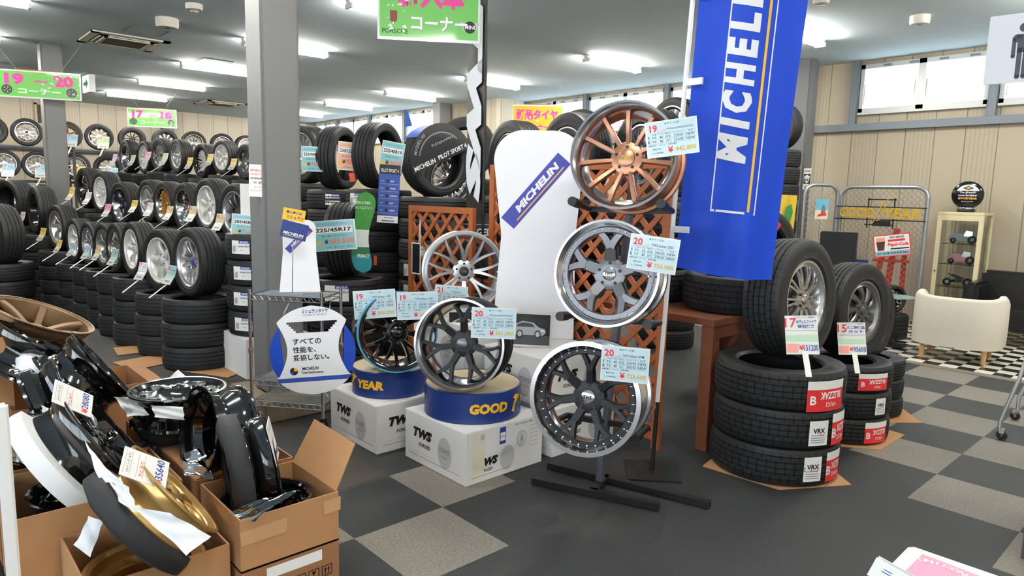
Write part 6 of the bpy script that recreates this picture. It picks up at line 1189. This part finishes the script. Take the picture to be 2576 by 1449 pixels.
# rail on castors, counter and things at the right edge
g = thing('rolling_rack', 'grey tubular rack on castors at the right edge', 'rack', T(0, 0, 0)); A_ = fl(2518, 1106); B_ = fl(2552, 1057); dA = (A_ - CAM).dot(FW); dB = (B_ - CAM).dot(FW)
for q, dq, pts in ((A_, dA, ((2514, 1085), (2516, 1058), (2566, 950), (2620, 790))), (B_, dB, ((2559, 1036), (2563, 1000), (2592, 952), (2630, 800)))):
    MB().mat(M_GALV).tube([pd(a, b_, dq) for a, b_ in pts], 0.013, 10).build('leg', g); MB().mat(M_BLACK).lathe([(0.008, -0.012), (0.03, -0.012), (0.034, 0), (0.03, 0.012), (0.008, 0.012)], 20, T(q.x, q.y, 0.034) @ AX).mat(M_CHROME).box((q.x, q.y, 0.062), (0.03, 0.035, 0.03)).build('castor', g)
MB().mat(M_GALV).tube([pd(2620, 790, dA), pd(2630, 800, dB)], 0.013, 10).build('top_rail', g)
q = fl(2567, 1405); g = thing('counter', 'cream counter with dark plinth at the right edge', 'counter', T(q.x, q.y, 0) @ RZ(yaw_cam(q)))
MB().mat(mat('dark_plinth', (66, 66, 68), 0.6)).box((0.3, 0.3, 0.1), (0.6, 0.6, 0.2)).build('plinth', g); MB().mat(M_CREAM).box((0.3, 0.3, 0.5), (0.61, 0.61, 0.6)).build('body', g)
z = 0.92; P_ = [fl(2284, 1377, z), fl(2300, 1376, z), fl(2520, 1452, z), fl(2440, 1560, z), fl(2200, 1462, z)]; cen = sum(P_, Vector()) / 5; loc = lambda q: q - Vector((cen.x, cen.y, 0))
g = thing('display_tray', 'white framed tray with pink printed sheet at the bottom right corner', 'tray', T(cen.x, cen.y, 0)); pl = [(loc(q).x, loc(q).y) for q in P_]; pl = pl[::-1]
MB().mat(M_WHITE).prism(pl, z - 0.02, z).build('frame', g, 0); A, B, C_ = loc(fl(2320, 1395, z)), loc(fl(2470, 1452, z)), loc(fl(2270, 1445, z)); ux = (B - A); uy = (C_ - A); ang = math.atan2(ux.y, ux.x)
b = MB().mat(mat('sheet_grey', (206, 206, 200), 0.3)).poly([((q[0]) * 0.92, (q[1]) * 0.92) for q in pl], z + 0.0006); b.mat(mat('sheet_pink', (226, 130, 160), 0.3)).poly([(A.x, A.y), (C_.x, C_.y), (C_.x + ux.x, C_.y + ux.y), (B.x, B.y)][::1], z + 0.0012); b.mat(M_WHITE)
mid_ = (A + B) / 2 + uy * 0.42
for i, ch in enumerate('UNICONG'): a = 0.9 - i * 0.28; b.text(ch, mid_.x + 0.05 * math.sin(-a) * math.cos(ang) - 0.03 * math.cos(a) * -math.sin(ang), mid_.y + 0.05 * math.sin(-a) * math.sin(ang) + 0.03 * math.cos(a) * math.cos(ang), 0.013, z + 0.0018, 0.02, rot=ang + a * 0.6)
b.build('sheet', g, 0)
MB().mat(M_WHITE).box((0, 0.0, (z - 0.02) / 2), (0.06, 0.06, z - 0.02)).build('pedestal', g); MB().mat(M_WHITE).box((0, 0, 0.01), (0.2, 0.2, 0.02)).build('foot', g)
q = pd(2240, 1450, 1.0); b = MB().mat(M_PAPER).box((0, 0, 0), (0.055, 0.001, 0.03)).box((0.004, 0.006, 0.002), (0.055, 0.001, 0.031)); b.mat(M_BLUE).rect(-0.012, 0.004, 0.0, 0.005, 0.001, FACE).rect(-0.014, 0.0, 0.002, 0.001, 0.001, FACE); o = b.build('card_stack', None, 0, mframe(q, yaw_cam(q) + 0.3, -0.2, 0.42)); tag(o, 'white cards standing in front of the framed tray at the bottom edge', 'card')

# ------------------------------------------------------------------ cartons of loose wheels in the left foreground
def open_box(x0, x1, y0, y1, z0, z1, label, m=None, flaps=(), tape=(), marks=False, grp='brown cartons of loose wheels'):
    m = m or M_KRAFT; w, d, h = x1 - x0, y1 - y0, z1 - z0; t = 0.006; g = thing('cardboard_box', label, 'cardboard box', T((x0 + x1) / 2, (y0 + y1) / 2, z0), grp)
    b = MB().mat(m).box((0, 0, t / 2), (w, d, t)); b.box((0, -d / 2 + t / 2, h / 2), (w, t, h)); b.box((0, d / 2 - t / 2, h / 2), (w, t, h)); b.box((-w / 2 + t / 2, 0, h / 2), (t, d - 2 * t, h)); b.box((w / 2 - t / 2, 0, h / 2), (t, d - 2 * t, h)); b.build('body', g, 0)
    for side, fw, ang in flaps:
        L_ = d if side in '+x-x' else w; MB().mat(m).prism([(-L_ / 2 + 0.01, 0), (L_ / 2 - 0.01, 0), (L_ / 2 - 0.03, fw), (-L_ / 2 + 0.02, fw * 0.96)], -0.002, 0.002, T(*{'+x': (w / 2 - 0.004, 0, h), '-x': (-w / 2 + 0.004, 0, h), '+y': (0, d / 2 - 0.004, h), '-y': (0, -d / 2 + 0.004, h)}[side]) @ RZ({'+x': pi / 2, '-x': -pi / 2, '+y': pi, '-y': 0}[side]) @ RX(pi / 2 - math.radians(ang) )).build('flap', g, 0)
    for (ax, u0, v0, u1, v1) in tape:
        SM = T(w / 2 + 0.001, 0, 0) @ RZ(pi / 2) @ FACE if ax == '+x' else T(0, -d / 2 - 0.001, 0) @ FACE
        MB().mat(M_TAPE).poly([(u0, v0), (u1, v0 + 0.004), (u1 + 0.002, v1), (u0 - 0.003, v1 - 0.005)], 0.0006, SM).build('tape', g, 0)
    if marks:
        SM = T(w / 2 + 0.0012, 0, 0) @ RZ(pi / 2) @ FACE; b = MB().mat(M_BLACK)
        for k in range(3):
            cx = 0.03 + k * 0.055; cz = h - 0.105; q = 0.022
            for a_, b_, c_, d_ in ((-q, -q, q, -q + 0.003), (-q, q - 0.003, q, q), (-q, -q, -q + 0.003, q), (q - 0.003, -q, q, q)): b.rect(cx + a_, cz + b_, cx + c_, cz + d_, 0, SM)
            if k == 0: b.poly([(cx + 0.014 * math.cos(a), cz + 0.002 + 0.012 * math.sin(a)) for a in [pi * i / 10 for i in range(11)]], 0.0002, SM).rect(cx - 0.001, cz - 0.015, cx + 0.001, cz + 0.003, 0.0002, SM)
            elif k == 1: b.poly([(cx - 0.009, cz + 0.014), (cx + 0.009, cz + 0.014), (cx + 0.003, cz), (cx - 0.003, cz)], 0.0002, SM).rect(cx - 0.0012, cz - 0.012, cx + 0.0012, cz, 0.0002, SM).rect(cx - 0.009, cz - 0.014, cx + 0.009, cz - 0.011, 0.0002, SM)
            else:
                for s in (-0.007, 0.007): b.poly([(cx + s - 0.006, cz + 0.004), (cx + s + 0.006, cz + 0.004), (cx + s, cz + 0.014)], 0.0002, SM).rect(cx + s - 0.002, cz - 0.012, cx + s + 0.002, cz + 0.005, 0.0002, SM)
                b.rect(cx - 0.014, cz - 0.016, cx + 0.014, cz - 0.014, 0.0002, SM)
        b.mat(M_WHITE).poly([(-0.1, h - 0.055), (0.12, h - 0.055), (0.12, h - 0.012), (-0.1, h - 0.012)], -0.0004, SM); b.build('print', g, 0)
    return g
open_box(-0.68, -0.245, -4.59, -4.145, 0.0, 0.3, 'open carton nearest the camera holding gold wheels')
open_box(-0.6, -0.195, -4.125, -3.74, 0.2, 0.4, 'open carton at the front right, topmost of two, holding a fabric-covered black wheel', flaps=(('+y', 0.2, -28),), tape=(('+x', -0.19, 0.1, -0.02, 0.16), ('+x', 0.13, 0.12, 0.2, 0.18)))
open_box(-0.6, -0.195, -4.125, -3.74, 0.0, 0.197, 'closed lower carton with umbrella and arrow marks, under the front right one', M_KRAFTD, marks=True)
open_box(-1.16, -0.69, -4.72, -4.165, 0.0, 0.4, 'open carton at the left holding a black wheel lying face down')
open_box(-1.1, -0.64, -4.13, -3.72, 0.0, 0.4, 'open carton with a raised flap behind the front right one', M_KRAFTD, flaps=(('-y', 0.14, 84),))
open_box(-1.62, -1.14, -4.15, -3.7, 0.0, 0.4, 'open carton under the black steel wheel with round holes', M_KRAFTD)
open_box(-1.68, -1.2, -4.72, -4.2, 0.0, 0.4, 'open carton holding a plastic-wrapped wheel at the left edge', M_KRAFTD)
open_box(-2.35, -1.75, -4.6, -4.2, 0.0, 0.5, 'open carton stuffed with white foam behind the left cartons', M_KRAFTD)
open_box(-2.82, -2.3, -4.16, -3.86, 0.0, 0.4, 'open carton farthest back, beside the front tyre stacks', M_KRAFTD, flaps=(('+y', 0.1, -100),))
p = pd(-14, 900, 3.3); open_box(p.x - 0.3, p.x + 0.06, p.y - 0.25, p.y + 0.06, 0.45, 0.84, 'brown carton cut off by the left edge, upper of two', tape=(('+x', -0.1, 0.0, -0.05, 0.38),))
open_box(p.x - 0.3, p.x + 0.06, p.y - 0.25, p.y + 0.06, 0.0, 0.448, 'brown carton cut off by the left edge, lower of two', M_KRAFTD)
def loose(label, px, py, d, n, D, W, style, ns, m, mlip=None, lip=0.02, dish=0.03, w=0.03, cover=None, foam=None, spin=0.3, hub=0.07):
    nn = nl(px, py, *n) if len(n) == 3 else Vector((0, 0, n[0])); c = (px if isinstance(px, Vector) else pd(px, py, d)) - (nn * (W / 2) if nn.z > -0.99 else Vector((0, 0, W / 2))); R = D / 2; g = thing('wheel', label, 'wheel', nframe(c, nn, spin), 'loose wheels in the cartons')
    b = MB(); rim(b, R, W, lip, mlip or m, m, 80); b.build('rim', g, 35); b = MB(); zr = W / 2 - lip; spokes(b, style, ns, R, zr, zr - dish + 0.004, m, hub, w, 56); b.build('spokes', g, 35); b = MB(); cap(b, zr - dish + 0.01, mlip or m, 0.028); b.build('center_cap', g)
    if cover:
        b = MB().mat(M_FABB); P = 40; rg = []
        for i in range(P):
            a = 2 * pi * i / P; k = 1 + 0.05 * math.sin(9 * a) + random.uniform(-0.03, 0.03); rg.append([(R - 0.03, -W / 2 + 0.05), (R + 0.008 * k, -W / 2 + 0.046), (R + 0.016 * k, -W / 2 + 0.022), (R + 0.018 * k, -W / 2 - 0.012), (R - 0.02, -W / 2 - 0.03 * k), (R - 0.07 * k, -W / 2 - 0.015)])
        b.add([(r * math.cos(2 * pi * i / P), r * math.sin(2 * pi * i / P), z) for i in range(P) for r, z in rg[i]], [(i * 6 + k, i * 6 + (k + 1), ((i + 1) % P) * 6 + k + 1, ((i + 1) % P) * 6 + k) for i in range(P) for k in range(5)], AX); b.build('fabric_cover', g, 80)
    if foam:
        a0, a1 = foam; b = MB().mat(M_FOAM); b.lathe([(R - 0.04, -W / 2 + 0.06), (R + 0.006, -W / 2 + 0.05), (R + 0.012, -W / 2 + 0.02), (R + 0.012, -W / 2 - 0.012), (R - 0.01, -W / 2 - 0.018), (R - 0.05, -W / 2 - 0.006)], 40, AX, False, None, a0, a1); b.build('foam_wrap', g, 60)
    return g
Gd = mat('gold_paint', (206, 168, 104), 0.3, 0.65, coat=0.4)
loose('gold wheel leaning in the nearest carton, with black fabric cover on its back', 444, 1228, 2.42, (0.68, 0.72, 0.12), 0.42, 0.165, 'fan', 6, Gd, w=0.034, cover=True, dish=0.0)
loose('gold wheel lying face down at the bottom of the nearest carton', Vector((-0.463, -4.367, 0.215)), 0, 0, (-1,), 0.4, 0.15, 'fan', 6, Gd, w=0.034, dish=0.0)
loose('big black wheel leaning over the left cartons, white foam around its back rim', 272, 1090, 2.78, (0.72, 0.66, 0.18), 0.53, 0.2, 'fan', 8, M_GBLK, w=0.03, foam=(1.9, 5.2), dish=0.01)
loose('black wheel leaning behind the big foam-wrapped one', 262, 920, 3.3, (0.74, 0.66, 0.05), 0.44, 0.19, 'wye', 5, M_GBLK, dish=0.01)
loose('small black wheel with polished flange, nearest the left tall cartons', 182, 985, 3.02, (0.86, 0.42, 0.06), 0.36, 0.15, 'multi', 8, M_GBLK, dish=0.0)
loose('black wheel half buried in white foam under the bronze wheel', 100, 852, 3.45, (0.46, 0.86, 0.1), 0.42, 0.2, 'multi', 8, M_GBLK)
loose('dull bronze six-spoke wheel lying tilted on top of the back cartons', 108, 790, 3.75, (0.32, 0.9, 0.24), 0.52, 0.2, 'multi', 6, M_DBRZ, w=0.045, dish=0.07, lip=0.012)
loose('glossy black steel wheel with round holes lying on the middle carton', 448, 976, 3.2, (1,), 0.42, 0.15, 'steel', 8, M_GBLK, dish=-0.02, lip=0.02)
loose('black wheel wrapped in dark cloth right under the steel wheel', 450, 1052, 3.24, (1,), 0.4, 0.15, 'multi', 8, M_FABB)
loose('black wheel standing with its hollow back to the left, behind the raised flap', 596, 1082, 2.98, (0.9, 0.06, -0.42), 0.385, 0.17, 'steel', 8, M_GBLK, dish=0.0)
loose('black wheel with black fabric cover leaning in the front right carton', 680, 1152, 2.72, (0.95, 0.28, -0.12), 0.38, 0.14, 'fan', 7, M_GBLK, cover=True, dish=0.0)
loose('black wheel lying under clear film in the front right carton', Vector((-0.42, -3.93, 0.36)), 0, 0, (-1,), 0.35, 0.14, 'multi', 8, M_GBLK)
loose('black wheel lying face down in the left carton', Vector((-0.925, -4.44, 0.37)), 0, 0, (-1,), 0.44, 0.2, 'multi', 8, M_GBLK)
loose('black wheel wrapped in crinkled film at the left edge', Vector((-1.44, -4.46, 0.38)), 0, 0, (-1,), 0.42, 0.18, 'multi', 8, M_GBLK)
def sheet(name, label, m, quad, n=10, amp=0.012, cat='packing'):
    P = [pd(*q) for q in quad]; N = (P[1] - P[0]).cross(P[3] - P[0]).normalized(); vs = []
    for j in range(n + 1):
        for i in range(n + 1):
            u, v = i / n, j / n; p = P[0] * (1 - u) * (1 - v) + P[1] * u * (1 - v) + P[2] * u * v + P[3] * (1 - u) * v
            vs.append(p + N * (amp * (math.sin(5 * u + 3 * v) + 0.7 * math.sin(11 * v - 4 * u) + random.uniform(-0.4, 0.4))))
    c = sum(vs, Vector()) / len(vs); fs = [(j * (n + 1) + i, j * (n + 1) + i + 1, (j + 1) * (n + 1) + i + 1, (j + 1) * (n + 1) + i) for j in range(n) for i in range(n)]
    o = MB().mat(m).add([v - c for v in vs], fs).build(name, None, 70, T(c)); return tag(o, label, cat)
sheet('foam_sheet', 'white foam sheet draped over the lower side of the leaning gold wheel', M_FOAM, [(330, 1275, 2.14), (430, 1290, 2.12), (528, 1350, 2.13), (470, 1398, 2.08)], amp=0.006)
sheet('foam_sheet', 'white foam strip sticking up between the gold wheel and the big black wheel', M_FOAM, [(213, 1098, 2.4), (232, 1150, 2.35), (312, 1215, 2.22), (255, 1215, 2.24)], amp=0.004)
sheet('foam_sheet', 'white foam sheet folded over the barrel of the gold wheel', M_FOAM, [(262, 1190, 2.26), (325, 1225, 2.2), (345, 1290, 2.14), (300, 1262, 2.18)], amp=0.005)
sheet('foam_sheet', 'white foam scrap tucked at the left inside of the nearest carton', M_FOAM, [(222, 1298, 2.42), (262, 1312, 2.4), (225, 1400, 2.3), (186, 1372, 2.34)], amp=0.004)
sheet('foam_sheet', 'white foam bundle under the bronze wheel, by the left tall cartons', M_FOAM, [(22, 868, 3.35), (62, 842, 3.4), (150, 940, 3.2), (24, 938, 3.2)], amp=0.016)
sheet('foam_sheet', 'white foam crumpled left of the black steel wheel', M_FOAM, [(286, 998, 3.1), (340, 1000, 3.06), (372, 1042, 3.0), (322, 1050, 3.02)], amp=0.008)
sheet('foam_sheet', 'white foam strip below the rim of the black steel wheel', M_FOAM, [(378, 1020, 2.98), (462, 1024, 2.96), (462, 1056, 2.94), (390, 1050, 2.96)], amp=0.005)
sheet('foam_sheet', 'white foam tip standing behind the black steel wheel', M_FOAM, [(424, 952, 3.42), (448, 930, 3.45), (466, 945, 3.45), (462, 958, 3.42)], amp=0.002)
sheet('foam_sheet', 'white foam ruffle at the neck of the big black wheel', M_FOAM, [(102, 1018, 2.72), (128, 1030, 2.7), (150, 1120, 2.62), (104, 1090, 2.66)], amp=0.008)
sheet('plastic_film', 'clear crinkled film over the wheel at the left edge', M_PLASTIC, [(8, 1108, 2.92), (62, 1095, 2.95), (92, 1165, 2.8), (10, 1168, 2.8)], amp=0.01)
sheet('plastic_film', 'clear film bunched along the front of the front right carton', M_PLASTIC, [(570, 1290, 2.47), (640, 1265, 2.5), (745, 1230, 2.5), (640, 1315, 2.43)], amp=0.007)
sheet('plastic_film', 'clear film hanging inside the carton with the raised flap', M_PLASTIC, [(460, 1140, 2.75), (500, 1130, 2.8), (540, 1200, 2.66), (465, 1200, 2.66)], amp=0.008)
def loose_card(px, py, d, n, spin, label, pr):
    nn = nl(px, py, *n); o = MB().mat(M_PAPER).box((0, 0, 0), (0.11, 0.002, 0.16)); b = o; b.mat(M_RED).text('¥', -0.035, -0.05, 0.026, 0.0016, 0.03, M=FACE); b.mat(M_BLUE).text(pr, 0.012, -0.05, 0.028, 0.0016, 0.015, fit=0.075, M=FACE); b.mat(M_BLACK); [b.rect(-0.045, 0.07 - k * 0.022, 0.045, 0.0708 - k * 0.022, 0.0014, FACE) for k in range(4)]; b.text('14インチ 4穴', 0.0, 0.058, 0.012, 0.0014, M=FACE); b.mat(M_RED).text('サビあり', -0.01, 0.012, 0.014, 0.0014, 0.01, M=FACE)
    o = b.build('price_card', None, 0); o.matrix_world = nframe(pd(px, py, d), nn, spin); return tag(o, label, 'price card')
loose_card(365, 1178, 2.25, (0.5, 0.5, 0.72), -0.75, 'handwritten price card reading ¥35640 on the leaning gold wheel', '35640')
loose_card(184, 1003, 2.62, (0.55, 0.5, 0.6), -0.75, 'handwritten price card on the big black leaning wheel', '28080')
loose_card(686, 1110, 2.58, (0.95, 0.25, 0.16), -0.1, 'price card seen edge-on, on the fabric-covered black wheel', '19440')
p = pd(2, 1000, 1.75); o = MB().mat(M_WHITE).box((0, 0, 0.5), (0.03, 0.03, 1.0), bev=0.006).build('white_post', None, 40, T(p.x - 0.02, p.y, 0)); tag(o, 'white upright post at the very left edge, in front of the cartons', 'post')
